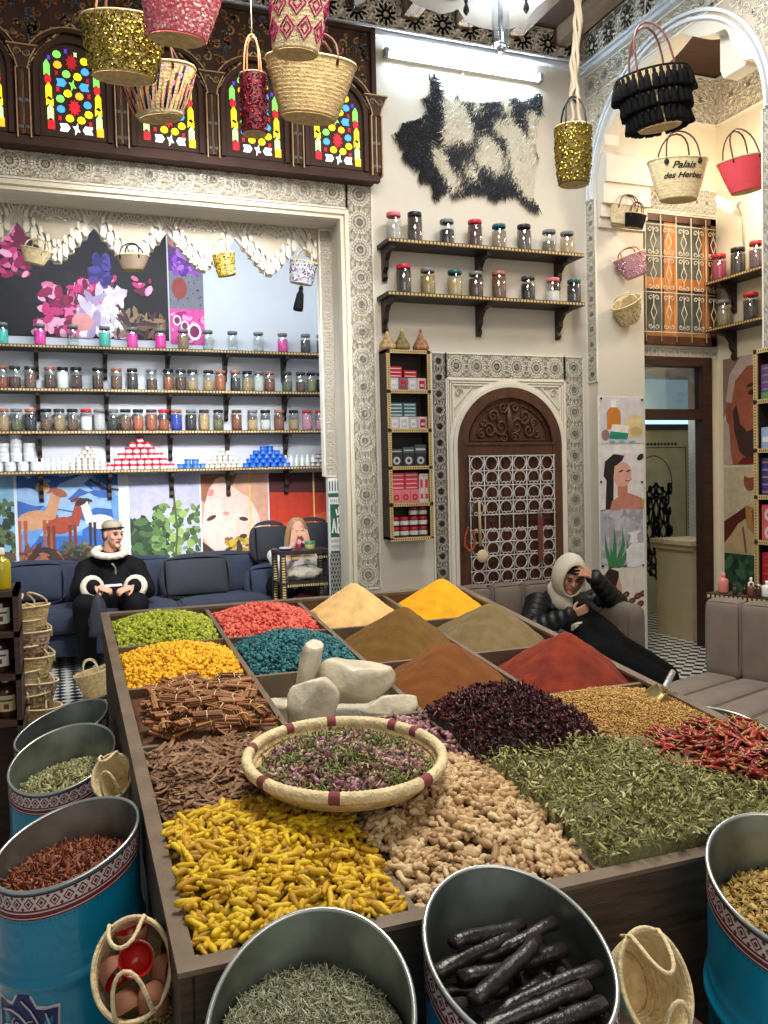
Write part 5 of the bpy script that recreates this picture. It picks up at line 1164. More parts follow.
p.poly([(0, .68), (1, .68), (1, 1), (0, 1)], (90, 60, 120)); p.blobs(60, 0, 1, .66, .92, .12, [(140, 70, 190), (176, 110, 214), (90, 40, 140)], 23); p.ell(.3, .95, .3, .06, (196, 110, 90)); p.blobs(24, .0, 1, .36, .64, .03, [(70, 60, 70)], 24); p.ell(.3, .52, .22, .1, (150, 60, 50)); p.poly([(0, 0), (1, 0), (1, .33), (0, .33)], (220, 80, 160)); p.blobs(26, 0, 1, .02, .3, .1, [(240, 160, 200), (170, 30, 110)], 25)
for x, y, r in ((.2, .22, .12), (.42, .17, .12), (.7, .12, .2)): p.ell(x, y, r, r*.42, (240, 230, 236)); p.ell(x, y, r*.7, r*.28, (130, 30, 90))
p.done()
# prints on the jamb right of the young man
def jpic(label, y0, y1, bg): return wallpic('poster', label, 600.5, 643.5, y0, y1, bg, Y=AY1-.001)
pl = wallpic('poster_sheet', 'long plain white backing sheet pinned on the jamb around four prints', 599, 645.5, 396, 640, (232, 228, 220), Y=AY1, th=.0008); pl.done()
p = jpic('print of soap bars and an amber pump bottle, topmost on the jamb', 397, 443, (214, 208, 212))
p.poly([(.14, .3), (.46, .3), (.46, .68), (.38, .78), (.22, .78), (.14, .68)], (206, 126, 44)); p.poly([(.24, .78), (.36, .78), (.36, .92), (.44, .95), (.18, .95), (.24, .9)], (236, 236, 236)); p.poly([(.55, .12), (.98, .12), (.98, .6), (.7, .62), (.55, .45)], (222, 200, 150)); p.ell(.82, .25, .14, .11, (200, 176, 120)); p.poly([(.18, .1), (.6, .08), (.64, .22), (.22, .26)], (20, 140, 116)); p.poly([(.22, .26), (.62, .22), (.66, .38), (.26, .42)], (240, 234, 224)); p.ell(.1, .18, .09, .12, (150, 120, 116)); 
for x in (.25, .48, .72): p.ell(x, .03, .08, .03, (120, 176, 180))
p.done()
p = jpic('print of a smiling dark-haired woman with bare shoulders on the jamb', 453, 509, (228, 220, 218))
p.poly([(.1, 0), (.12, .35), (.14, .6), (.3, .55), (.28, 0)], (30, 22, 24)); p.poly([(.2, 0), (.25, .16), (.45, .26), (.62, .3), (.95, .2), (1, 0)], (200, 132, 112)); p.poly([(.38, .25), (.4, .5), (.62, .5), (.62, .25)], (196, 126, 106)); p.ell(.5, .62, .22, .22, (226, 168, 148), -10)
p.poly([(.06, .6), (.1, .85), (.3, .98), (.55, .95), (.5, .86), (.32, .76), (.28, .5), (.2, .44)], (34, 24, 26)); p.ell(.47, .68, .06, .014, (50, 30, 30), 20); p.ell(.64, .68, .05, .014, (50, 30, 30), 10); p.ell(.64, .53, .08, .024, (196, 40, 60), 15); p.ell(.64, .535, .055, .01, (244, 240, 238), 15); p.ell(.93, .92, .09, .05, (40, 26, 30), 30); p.ell(.98, .1, .06, .08, (206, 150, 60)); p.done()
p = jpic('print of aloe leaves beside a white pump bottle on the jamb', 510, 566, (178, 176, 186))
p.blobs(50, 0, 1, 0, 1, .1, [(196, 194, 202), (160, 158, 170)], 33)
for x, y, t in ((.1, .6, .22), (.3, .75, .28), (.5, .7, .34), (.22, .4, .3), (.6, .5, .42)): p.poly([(t-.05, .02), (x-.01, y*.6), (x, y), (x+.06, y*.55), (t+.08, .02)], (58, 132, 78))
p.poly([(.6, 0), (.58, .3), (.74, .42), (1, .4), (1, 0)], (226, 226, 230)); p.poly([(.66, .42), (.86, .42), (.84, .56), (.95, .62), (.6, .6), (.7, .54)], (236, 236, 238)); p.done()
p = jpic('print of a half-seen woman and argan nuts, lowest on the jamb', 567, 620, (226, 218, 204))
p.poly([(.05, .0), (.05, .8), (.2, .97), (.42, .9), (.44, .6), (.34, .4), (.34, 0)], (44, 24, 22)); p.poly([(.34, .2), (.34, .6), (.42, .8), (.5, .6), (.48, .3)], (214, 160, 134))
for x, y in ((.58, .48), (.72, .36), (.86, .44), (.92, .3), (.76, .2), (.9, .14), (.62, .22), (.98, .48)): p.ell(x, y, .09, .055, (96, 40, 26), 20); p.ell(x, y+.005, .04, .018, (150, 96, 76), 20)
p.done()
for i, (x, y) in enumerate(((601, 398.5), (642, 400), (601, 482), (642, 482), (603, 566), (643, 565))):
    P = at(x, y, 'Y', AY1-.012); tag(MB().lathe([(0, -.006), (.008, -.004), (.01, .004)], 10, (P.x, P.y, P.z), rot=Mx.Rotation(R_(90), 3, 'X')).build('push_pin', [blackwood]), 'black round pin holding the jamb prints, %s in %s row' % (('left', 'right')[i % 2], ('top', 'middle', 'bottom')[i//2]), 'pin', 'pins on the jamb')
# big portraits on the side-room wall (X = SX); U runs towards the viewer
def spic(label, ya, yb, z0, z1, bg): return Pic('poster', label, V((SX, ya, z0)), -Y3, Z3, -X3, ya-yb, z1-z0, bg)
zq = [at(718, y, 'X', SX).z for y in (352, 455, 458, 632, 588, 566)]
p = spic('large portrait print of a bearded man in a pale head cloth', 6.13, 5.56, 1.64, 2.58, (150, 120, 110))
p.poly([(0, 0), (.2, 0), (.16, .4), (.1, .5), (0, .45)], (196, 176, 160)); p.poly([(.16, .1), (.1, .55), (.2, .85), (.45, .97), (.95, .97), (1, .1), (.8, 0), (.2, 0)], (168, 96, 70)); p.poly([(.06, .6), (.14, .85), (.38, 1), (.9, 1), (.9, .92), (.5, .9), (.26, .78), (.18, .58)], (204, 184, 170))
p.poly([(.2, .5), (.24, .3), (.34, .12), (.6, .0), (1, 0), (1, .3), (.7, .34), (.5, .3), (.36, .38), (.28, .56)], (70, 44, 44)); p.ell(.12, .48, .06, .1, (150, 84, 62)); p.ell(.62, .66, .1, .025, (60, 30, 26), 10); p.ell(.62, .73, .14, .018, (80, 44, 36), 12); p.poly([(.84, .7), (.8, .46), (.9, .42), (1, .46), (1, .7)], (190, 116, 84)); p.poly([(.3, 0), (1, 0), (1, .08), (.4, .06)], (120, 30, 24)); p.done()
p = spic('large print of a robed figure in cream and maroon on the side wall', 6.13, 5.56, .86, 1.62, (206, 192, 158))
p.poly([(0, 0), (.02, .25), (.3, .48), (.6, .6), (1, .55), (1, 0)], (200, 176, 128)); p.poly([(.0, .1), (.0, .36), (.26, .46), (.44, .54), (.5, .42), (.3, .34), (.14, .2)], (96, 34, 32)); p.poly([(.44, .56), (.48, .3), (.7, .2), (.8, .5)], (186, 132, 70)); p.ell(.55, .84, .13, .12, (150, 80, 50)); p.ell(.55, .93, .13, .06, (214, 190, 150)); p.line([(.4, .3), (.46, .02)], .02, (130, 86, 60)); p.line([(.6, .5), (.66, .1)], .02, (130, 86, 60)); p.done()
p = spic('dark green leafy print below the robed figure on the side wall', 6.13, 5.56, .30, .85, (30, 60, 44)); p.blobs(80, 0, 1, 0, 1, .1, [(40, 84, 56), (66, 110, 76), (24, 48, 36)], 41); p.done()
# sign pillar between niche and wall
SYY = 6.42
s0, s1 = at(327, 500, 'Y', SYY), at(341.5, 500, 'Y', SYY); sx_, sw = s0.x, s1.x-s0.x
za, zb_, zc, zd = at(336, 478, 'Y', SYY).z, at(336, 494, 'Y', SYY).z, at(336, 553, 'Y', SYY).z, 0.02
sp_ = Pic('sign_board', 'narrow green and white sign with white pictogram above black and white mosaic', V((sx_, SYY, .02)), X3, Z3, -Y3, sw, za-.02, (214, 214, 206), cat='sign', th=.03)
H = za-.02; fy_ = lambda y: (at(336, y, 'Y', SYY).z-.02)/H
gr_ = (18, 84, 62)
for i in range(5): sp_.poly([(.08+i*.19, fy_(491)), (.17+i*.19, fy_(491)), (.17+i*.19, fy_(482)), (.125+i*.19, fy_(480)), (.08+i*.19, fy_(482))], (60, 84, 84))
sp_.poly([(0, fy_(497)), (1, fy_(497)), (1, fy_(493)), (0, fy_(493))], gr_); sp_.poly([(.12, fy_(537)), (.9, fy_(537)), (.9, fy_(504)), (.12, fy_(504))], gr_); sp_.poly([(.1, fy_(553)), (.9, fy_(553)), (.9, fy_(550.5)), (.1, fy_(550.5))], gr_)
for y in (500.5, 540.5, 546):
    for i in range(6): sp_.poly([(.14+i*.125, fy_(y+1.3)), (.22+i*.125, fy_(y+1.3)), (.22+i*.125, fy_(y-1.3)), (.14+i*.125, fy_(y-1.3))], (150, 156, 150))
def dz_(x, z): return (x, fy_(504+33*z))
for ln in ([(.22, .86), (.34, .45), (.46, .86)], [(.26, .7), (.42, .7)], [(.60, .9), (.60, .42), (.76, .45), (.78, .58), (.60, .64), (.82, .70), (.82, .84), (.60, .9)], [(.5, .16), (.58, .34), (.72, .28)], [(.7, .1), (.72, .3)]): sp_.line([dz_(x, z) for x, z in ln], .010, (240, 240, 236))
bz = fy_(553); nrow = 30
for j in range(nrow):
    for i in range(5):
        x, y = (i+.5*(j % 2))/5, bz*(j+.5)/nrow; d, e = .1, bz/nrow*.55
        sp_.poly([(x-d, y-e), (x, y-e*.2), (x+d, y-e), (x+d*.5, y), (x+d, y+e), (x, y+e*.4), (x-d, y+e), (x-d*.5, y)], (30, 34, 42)); sp_.k -= 1
sp_.done()
# ================================================================== WALL HUNG: hide, tube lamp
HY = WY-.02
edge = [(392, 134), (399, 131), (400, 124), (418, 119), (427, 113), (425, 103), (421, 99), (428, 97), (430, 84), (429, 74), (434, 74), (437, 85), (441, 95), (452, 102), (457, 94), (460, 101), (478, 103), (495, 102), (512, 99), (517, 97), (522, 102), (532, 98), (538, 93), (542, 97), (541, 112), (537, 122), (535, 143), (537, 152), (540, 158), (534, 163), (534, 180), (533, 195), (539, 209), (534, 210), (524, 199), (515, 192), (504, 197), (493, 199), (484, 190), (468, 192), (456, 196), (450, 187), (442, 188), (437, 198), (432, 197), (431, 181), (418, 180), (419, 170), (413, 166), (402, 157), (404, 147), (396, 141)]
ep = [at(x, y, 'Y', HY) for x, y in edge]; ex_ = np.array([[q.x, q.z] for q in ep])
def inside(x, y):
    c = np.zeros(len(x), bool); j = len(ex_)-1
    for i in range(len(ex_)):
        a, b_ = ex_[i], ex_[j]; k = ((a[1] > y) != (b_[1] > y)) & (x < (b_[0]-a[0])*(y-a[1])/(b_[1]-a[1]+1e-12)+a[0]); c ^= k; j = i
    return c
hide = MB().prism([(q.x, q.z) for q in ep], 0, .012, (V((0, HY+.015, 0)), X3, Z3, -Y3)).build('goat_hide', [mat('hide_skin', rgb(196, 180, 150))])
tag(hide, 'black and cream long-haired goat hide spread on the wall under the tube lamp', 'hide')
N = 16000; x = rng.uniform(ex_[:, 0].min(), ex_[:, 0].max(), N); z = rng.uniform(ex_[:, 1].min(), ex_[:, 1].max(), N); k = inside(x, z); x, z = x[k], z[k]
tuft = MB().add([(-.004, 0, 0), (.004, 0, 0), (.0, .006, 0), (-.003, .004, -.028), (.003, .003, -.028), (.001, .0, -.058)], [(0, 1, 4, 3), (1, 2, 4), (2, 0, 3, 4), (3, 4, 5)])
u = (x-x.min())/(x.max()-x.min()); w_ = (z-z.min())/(z.max()-z.min())
pat = np.full(len(x), -.52)+rng.normal(0, .13, len(x))
for (bu, bw_, br_, ba) in ((.40, .72, .075, 1.6), (.44, .60, .07, 1.3), (.34, .52, .05, 1.), (.30, .30, .05, 1.), (.27, .36, .05, .8), (.55, .80, .05, .7), (.62, .50, .06, .9), (.66, .36, .07, 1.1), (.80, .62, .06, 1.1), (.88, .36, .10, 1.6), (.90, .20, .07, 1.3), (.97, .62, .06, 1.4), (.84, .50, .06, 1.2), (.38, .16, .06, 1.), (.50, .26, .06, .9), (.75, .84, .05, .9), (.70, .66, .05, .8), (.56, .38, .04, .7), (.93, .78, .05, .9), (.2, .6, .03, .5)):
    du = (u-bu)*1.3+.25*(w_-bw_); pat += ba*np.exp(-(du**2+((w_-bw_)*.75)**2)/br_**2*.55)
M = mats_for(np.c_[x, np.full(len(x), HY-.006)-rng.uniform(0, .012, len(x)), z], 1., .0, .35, align=np.zeros(len(x)))
sw_ = rng.normal(.5, .45, len(x))*np.where(u < .3, -1.4, 1); ca, sa = np.cos(sw_), np.sin(sw_)
Ry = np.zeros((len(x), 3, 3)); Ry[:, 0, 0] = ca; Ry[:, 0, 2] = sa; Ry[:, 1, 1] = 1; Ry[:, 2, 0] = -sa; Ry[:, 2, 2] = ca
M[:, :3, :3] = Ry@M[:, :3, :3]
fur = scatter('fur', [tuft], M, ramp('goat_fur', [rgb(20, 22, 30), rgb(36, 36, 44), rgb(60, 56, 56), rgb(190, 178, 152), rgb(224, 214, 190)], rough=.7, bump=0), parent=hide, rnd=np.clip(.5+pat*1.5, 0.02, .98)); fur['kind'] = 'stuff'
ta, tb2 = at(386, 52, 'Y', WY-.06), at(540, 79, 'Y', WY-.06); tz = (ta.z+tb2.z)/2
tl = thing('tube_lamp', 'long glowing white fluorescent tube lamp on the wall above the hide', 'lamp', (ta+tb2)/2); tb2.z = tz-.0; ta.z = tz
MB().box((ta+tb2)/2+Y3*.035+Z3*.0, ((tb2-ta).length, .04, .045)).build('batten', [white], tl)
MB().tube([ta, tb2], .016, 10).build('tube', [mat('lamp_tube_glow', (.62, .84, 1), emit=75, var=0)], tl)
for p_ in (ta, tb2): MB().box(p_, (.03, .06, .06)).build('end_cap', [pm(150, 150, 150)], tl)
m_ = (ta+tb2)/2; tag(MB().bb((m_.x-.006, WY-.012, at(464, 100, 'Y', WY).z), (m_.x+.006, WY, tz)).build('cable_duct', [white]), 'thin white cable strip running down from the tube lamp', 'cable')
# ================================================================== PRODUCT CABINETS
def cabinet(label, M, w, h, d, shelves):
    """local frame: x across the front, y into the wall, z up, origin at front bottom left"""
    t = thing('display_cabinet', label, 'cabinet', M)
    MB().bb((0, 0, 0), (.02, d, h)).bb((w-.02, 0, 0), (w, d, h)).bb((0, 0, 0), (w, d, .02)).bb((0, 0, h-.02), (w, d, h)).bb((0, d-.01, 0), (w, d, h)).build('carcass', [blackwood], t, local=True)
    for z in shelves: MB().bb((.02, .005, z-.012), (w-.02, d-.01, z)).build('shelf', [blackwood], t, local=True)
    mb = MB()
    for z in [0.014]+list(shelves)+[h]: mb.bb((0, -.012, z-.026), (w, 0, z-.0), 0)
    for x in (0, w-.026): mb.bb((x, -.012, 0), (x+.026, 0, h), 0)
    for z in [0.014]+list(shelves)+[h]:
        k = int(w/.018)
        for i in range(k): mb.box(((i+.5)*w/k, -.0125, z-.013), (.007, .002, .012), 1)
    k = int(h/.018)
    for i in range(k):
        for x in (.013, w-.013): mb.box((x, -.0125, (i+.5)*h/k), (.012, .002, .007), 1)
    mb.build('inlaid_front', [inlay, inlayd], t, local=True); return t
cy_ = WY-.15; ca, cb_ = at(388, 445, 'Y', cy_), at(431.5, 445, 'Y', cy_); cz0, cz1 = at(410, 539, 'Y', cy_).z, at(405, 350, 'Y', cy_).z
cw1, chh = cb_.x-ca.x, cz1-cz0
CM = Mx.Translation(V((ca.x, cy_, cz0)))
fz = [chh*q for q in (.193, .388, .585, .79)]
cabinet('tall narrow dark cabinet with inlaid front hung beside the carved door', CM, cw1, chh, .145, fz)
def pack(M, x, z, w, h, d, c, c2, label, group, y=.02, st=0):
    t = thing('product_box', label, 'box', M @ Mx.Translation(V((x, y, z+.0006))), group)
    ct_ = MB().bb((0, 0, 0), (w, d, h)).build('carton', [pm(*c, rough=.35)], t, local=True)
    mb = MB()
    if st == 0: mb.bb((w*.08, -.0012, h*.3), (w*.92, 0, h*.55), 0)
    elif st == 1: mb.prism([(w*.5+w*.32*cos(q), h*.42+w*.32*sin(q)) for q in [2*pi*i/14 for i in range(14)]], 0, .0012, (V((0, 0, 0)), X3, Z3, -Y3), 0).prism([(w*.5+w*.15*cos(q), h*.42+w*.15*sin(q)) for q in [2*pi*i/10 for i in range(10)]], 0, .002, (V((0, 0, 0)), X3, Z3, -Y3), 1)
    else: mb.bb((w*.2, -.0012, h*.12), (w*.8, 0, h*.8), 0).bb((w*.3, -.002, h*.3), (w*.7, -.0012, h*.5), 1)
    mb.build('print', [pm(*c2, rough=.35), pm(*c)], ct_, local=True)
cw_i = cw1-.05; LCAB = 'of cabinet by carved door'
RD, RD2, SV, GT, BKK, WTT, CR = (176, 34, 44), (206, 60, 70), (186, 184, 188), (60, 110, 112), (50, 48, 52), (214, 210, 206), (210, 186, 186)
for r_ in range(3): pack(CM, .03, fz[3]+.095+.028*r_ if 1 else 0, cw_i*.34, .027, .09, RD, CR, 'flat red box, %s up in left pile, top shelf %s' % (nms(r_), LCAB), 'boxes on the cabinet top shelf')
for r_ in range(2): pack(CM, .04+cw_i*.36, fz[3]+.095+.028*r_, cw_i*.34, .027, .09, RD, CR, 'flat red box, %s up in right pile, top shelf %s' % (nms(r_), LCAB), 'boxes on the cabinet top shelf')
for i, (c, c2) in enumerate(((SV, WTT), ((120, 100, 104), RD), (SV, WTT), (CR, RD))): pack(CM, .03+i*cw_i*.25, fz[3], cw_i*.24, .093, .09, c, c2, 'upright %s box, %s from left, top shelf %s' % (('silver', 'dark silver', 'pale silver', 'red-striped')[i], nms(i), LCAB), 'boxes on the cabinet top shelf', st=2)
for cx_ in range(2):
    for r_ in range(4): pack(CM, .03+cx_*cw_i*.36, fz[2]+.095+.026*r_, cw_i*.34, .025, .09, GT, WTT, 'flat teal box, %s up in %s pile, second shelf %s' % (nms(r_), ('left', 'right')[cx_], LCAB), 'boxes on the cabinet second shelf')
for i in range(4): pack(CM, .03+i*cw_i*.25, fz[2], cw_i*.24, .093, .09, (SV, WTT, (170, 176, 180), CR)[i], (WTT, SV, WTT, RD)[i], 'upright %s box, %s from left, second shelf %s' % (('silver', 'white', 'grey', 'pinkish')[i], nms(i), LCAB), 'boxes on the cabinet second shelf', st=2)
for i in range(3): pack(CM, .03+i*cw_i*.32, fz[1], cw_i*.3, .1, .09, BKK, SV, 'black box with silver ring, %s from left, third shelf %s' % (nms(i), LCAB), 'boxes on the cabinet third shelf', st=1)
for i in range(3): pack(CM, .03+i*cw_i*.32, fz[1]+.1, cw_i*.3, .03+.016*i, .09, (70, 84, 78), SV, 'flat green-grey box, %s from left atop black ones, third shelf %s' % (nms(i), LCAB), 'boxes on the cabinet third shelf')
for i in range(3): pack(CM, .03+i*cw_i*.25, fz[0], cw_i*.24, .1, .09, (214, 120, 128), RD, 'pink box with red ring, %s from left, fourth shelf %s' % (nms(i), LCAB), 'boxes on the cabinet fourth shelf', st=1)
for cx_ in range(2):
    for r_ in range(4): pack(CM, .03+cx_*cw_i*.36, fz[0]+.101+.032*r_, cw_i*.34, .031, .09, RD2, CR, 'flat red box, %s up in %s pile, fourth shelf %s' % (nms(r_), ('left', 'right')[cx_], LCAB), 'boxes on the cabinet fourth shelf')
for i in range(2): pack(CM, .03+cw_i*(.74+.13*i), fz[0], cw_i*.12, .22, .09, WTT, RD2, 'tall white box with red print, %s from left, fourth shelf %s' % (nms(i), LCAB), 'boxes on the cabinet fourth shelf', st=2)
for r_ in range(3):
    for i in range(4):
        if r_ == 2 and i in (0, 1): continue
        M = CM @ Mx.Translation(V((.06+i*cw_i*.255, .06, .015+r_*.078)))
        t = thing('product_tin', 'dark red tin, %s from left in %s row up, bottom of cabinet by door' % (nms(i), nms(r_)), 'tin', M, 'tins at the cabinet bottom')
        MB().lathe([(0, 0), (.034, 0), (.036, .004), (.036, .054), (.034, .056)], 14).build('body', [pm(60, 20, 24)], t, local=True)
        MB().lathe([(.037, .054), (.037, .072), (.034, .0755), (0, .0755)], 14).build('lid', [pm(170, 30, 40)], t, local=True)
        MB().lathe([(.0367, .014), (.0367, .046)], 14, sx=1).build('paper_label', [pm(210, 206, 200)], t, local=True)
# little tagines on top
for i, (x, c) in enumerate(((385, (188, 160, 112)), (402, (140, 122, 70)), (421, (172, 120, 90)))):
    P = at(x, 352, 'Y', cy_+.075); P.x = max(P.x, ca.x+.045)+0; 
    t = thing('small_basket_pot', '%s cone-lidded woven pot, %s on top of the cabinet beside the door' % (('straw coloured', 'olive striped', 'reddish striped')[i], ('leftmost', 'middle', 'rightmost')[i]), 'pot', (P.x, cy_+.075, cz1+.0), 'cone-lidded pots on the cabinet')
    q = MB(); b0 = [(0, .002), (.05, .002), (.062, .02), (.066, .04), (.055, .052)]
    q.lathe(b0, 16).build('base', [mat('pot_weave_%d' % i, rgb(*c), bump=.6, bs=120, var=.35, vs=40)], t, local=True)
    q = MB().lathe([(.06, .05), (.05, .07), (.034, .095), (.02, .125), (.01, .15)], 16).build('cone_lid', [mat('pot_weave2_%d' % i, tuple(v*.8 for v in rgb(*c)), bump=.6, bs=120, var=.4, vs=50)], t, local=True)
    MB().sphere((0, 0, .16), (.012, .012, .018), n=8).build('knob', [pm(*((40, 34, 34), (200, 190, 60), (196, 40, 50))[i])], t, local=True)
# right hand cabinet on the arch pier
cM2 = Mx.Translation(V((4.08, 4.182, .86))) @ Mx.Rotation(R_(-90), 4, 'Z')
h2 = at(755, 350, 'X', 4.08).z-.86; f2 = [h2*q for q in (.20, .39, .585, .79)]
cabinet('tall dark cabinet with inlaid front at the right edge by the side room', cM2, .42, h2, .165, f2)
RC = 'of right-edge cabinet'
for k, (z, cols, what) in enumerate(((.016, [(170, 30, 44), (196, 60, 60)], 'red'), (f2[0], [(214, 96, 96), (226, 200, 196)], 'pink and white'), (f2[1], [(40, 60, 130), (200, 110, 60)], 'blue'), (f2[2], [(150, 170, 196), (214, 214, 220)], 'pale blue'), (f2[3], [(110, 60, 130), (96, 140, 90)], 'violet'))):
    st_ = (4, 2, 5, 1, 5)[k]; hh = (.05, .11, .045, .13, .042)[k]
    for i in range(3):
        for r_ in range(st_): pack(cM2, .03+i*.125, z+r_*(hh+.0008), .12, hh, .12, cols[(r_ == 0 and k == 4) or 0], cols[1], '%s box, %s up in the %s pile, %s shelf %s' % (what, nms(r_), nms(i), ('bottom', 'second', 'third', 'fourth', 'top')[k], RC), 'boxes in the right cabinet', st=1 if k == 1 else 0)
# hung on the door grille: bead string, ladle, woven strap
gyy = WY-.095
hk = lambda x, y: at(x, y, 'Y', gyy)
bs_ = thing('bead_necklace', 'orange-brown bead necklace on a cord hanging on the left of the door grille', 'necklace', hk(471, 550)); top_ = hk(468.5, 505); top2 = hk(474, 503)
cl = [hk(468, 528), hk(465, 538), hk(465, 546), hk(469, 551), hk(473, 549), hk(475, 541), hk(473, 528)]
MB().tube([hk(468, 528), top_, hk(469, 502), top2, hk(473, 528)], .006, 5).build('cord', [pm(70, 90, 96)], bs_)
mb = MB()
for i in range(len(cl)-1):
    for q in range(4): mb.sphere(cl[i].lerp(cl[i+1], q/4), .012, n=7)
mb.build('beads', [pm(176, 76, 34, rough=.3)], bs_)
ld = thing('wooden_ladle', 'pale wooden ladle with round bowl hanging on the door grille', 'ladle', hk(482, 556)); c_ = hk(482, 556)
MB().tube([hk(479, 500), hk(480.5, 546)], [.010, .014], 7).build('handle', [pm(206, 176, 128)], ld)
MB().sphere(c_-Y3*.01, (.052, .02, .052), n=18, k=12).build('bowl', [pm(224, 204, 160)], ld)
st = thing('woven_strap', 'dark red woven strap with pale cord loop hanging at the right of the grille', 'strap', hk(541, 560))
MB().tube([hk(538.5, 517), hk(540, 499), hk(541.5, 517)], .005, 5).build('loop', [pm(206, 196, 176)], st)
a_, b2 = hk(540, 516), hk(541.5, 562); MB().bb((a_.x-.022, gyy-.006, b2.z), (a_.x+.022, gyy+.004, a_.z)).build('band', [mat('red_weave', rgb(120, 60, 56), bump=.6, bs=90, var=.4, vs=60)], st)
# ================================================================== SEATING AND FURNITURE
bench = thing('corner_bench', 'long dark navy upholstered bench along the niche wall below the posters', 'bench', (.6, 8.2, 0))
MB().soft((.6, 8.2, .21), (4.2, .62, .20), .03, 0, n=8).build('base', [navy], bench)
for i in range(5):
    x = -1.08+i*.84; MB().soft((x, 8.13, .42), (.83, .68, .20), .06, 0, bulge=.02).build('seat_cushion', [navy], bench)
    MB().soft((x, 8.47, .70), (.83, .16, .38), .05, 0, bulge=.03).build('back_cushion', [navy], bench)
for x in (-1.4, .6, 2.6): MB().box((x, 8.2, .055), (.08, .5, .11)).build('foot', [blackwood], bench)
def pillow(c, d, rz, rx, label, m=charcoal):
    R = (Mx.Rotation(rz, 3, 'Z') @ Mx.Rotation(rx, 3, 'X')); tag(MB().soft(c, d, min(d)/2.3, 0, R, bulge=.045).build('cushion', [m]), label, 'cushion', None)
pillow(at(196, 577, 'Y', 8.22), (.60, .12, .36), .05, -.25, 'large dark charcoal cushion leaning on the bench right of the seated man')
pillow(at(36, 584, 'Y', 8.25), (.46, .13, .34), 0, -.2, 'dark blue cushion leaning on the bench at the far left', navy)
pillow(at(270, 543, 'Y', 8.3), (.34, .13, .36), .1, -.1, 'upright charcoal cushion left of the woman behind the cart')
pillow(at(312, 538, 'Y', 8.35), (.34, .13, .34), -.1, -.1, 'upright charcoal cushion right of the woman behind the cart')
pillow(at(268, 583, 'Y', 8.2), (.4, .13, .30), .1, -.2, 'navy cushion on the bench beside the inlaid cart', navy)
# inlaid cart by the woman
cx0, cx1, cy0, cy1 = 1.73, 2.19, 6.98, 7.32; ctz = at(300, 551, 'Y', cy0).z
ct = thing('inlaid_cart', 'dark wooden side table with bone inlaid frame in front of the woman', 'table', ((cx0+cx1)/2, (cy0+cy1)/2, 0))
MB().bb((cx0, cy0, ctz-.03), (cx1, cy1, ctz)).build('top', [blackwood], ct)
for z in (ctz-.26, ctz-.52): MB().bb((cx0, cy0, z-.02), (cx1, cy1, z)).build('shelf', [blackwood], ct)
for x in (cx0+.025, cx1-.025):
    for y in (cy0+.025, cy1-.025):
        mb = MB().bb((x-.022, y-.022, 0), (x+.022, y+.022, ctz-.03), 0)
        for k in range(int((ctz-.05)/.022)): mb.box((x, y-.0225, .02+k*.022), (.028, .002, .012), 1)
        mb.build('leg', [blackwood, inlay], ct)
mb = MB()
for z in (ctz-.06, ctz-.29, ctz-.54):
    for k in range(18): mb.box((cx0+.06+k*.02, cy0-.001, z), (.012, .002, .02), 0)
mb.build('inlay_band', [inlay], ct)
def simple_tub(p, r, h, c, lc, label, name='cosmetic_tub'):
    t = thing(name, label, 'tub', p); MB().lathe([(0, .001), (r, .001), (r, h*.66)], 14).build('body', [pm(*c, rough=.3)], t, local=True); MB().lathe([(r*1.05, h*.64), (r*1.05, h), (0, h)], 14).build('lid', [pm(*lc, rough=.3)], t, local=True); return t
simple_tub((2.02, 7.1, ctz+.001), .045, .07, (214, 214, 140), (60, 120, 70), 'pale yellow tub with green lid on the inlaid cart')
simple_tub((1.92, 7.08, ctz+.001), .014, .08, (226, 60, 130), (240, 120, 170), 'slim bright pink tube standing on the inlaid cart', 'pink_tube')
simple_tub((1.80, 7.08, ctz+.001), .05, .03, (50, 50, 100), (190, 190, 200), 'flat blue and white dish on the cart near the woman', 'flat_tin')
def lumpy(name, c, r, label, cat, m, seed=0, amp=.18):
    mb = MB().sphere((0, 0, 0), 1, n=24, k=14); mb.v = [tuple(V((c[0]+p[0]*r[0], c[1]+p[1]*r[1], c[2]+p[2]*r[2]))+V((r[0], r[1], r[2]))*amp*.3*sin(7*p[0]+seed)*cos(6*p[1]+5*p[2])) for p in mb.v]
    return tag(mb.build(name, [m]), label, cat)
lumpy('folded_cloth', (1.97, 7.13, ctz-.20), (.15, .11, .065), 'crumpled white cloth on the middle shelf of the inlaid cart', 'cloth', fleece, 1, .5)
lumpy('red_pouch', (1.95, 7.12, ctz-.455), (.10, .10, .07), 'dark red pouch on the lower shelf of the inlaid cart', 'pouch', pm(90, 16, 30), 2, .3)
# taupe sofa by the door
sof = thing('sofa', 'taupe velvet sofa in front of the carved door with the seated young man', 'sofa', (3.25, 5.7, 0))
MB().soft((3.18, 5.68, .2), (1.66, .74, .24), .04).build('base', [grey_vel], sof)
for i in range(6): MB().soft((2.48+i*.275, 5.62, .37), (.272, .66, .13), .05, bulge=.01).build('seat_cushion', [grey_vel], sof)
for i in range(6): MB().soft((2.48+i*.275, 6.02, .53), (.272, .16, .40), .06, bulge=.015, rot=Mx.Rotation(-.06, 3, 'X')).build('back_cushion', [grey_vel], sof)
MB().soft((3.985, 5.66, .33), (.19, .86, .56), .075, bulge=.01).build('armrest', [grey_vel], sof)
for x in (2.45, 3.95):
    for y in (5.4, 5.98): MB().lathe([(.02, 0), (.03, .09)], 8, (x, y, 0)).build('foot', [blackwood], sof)
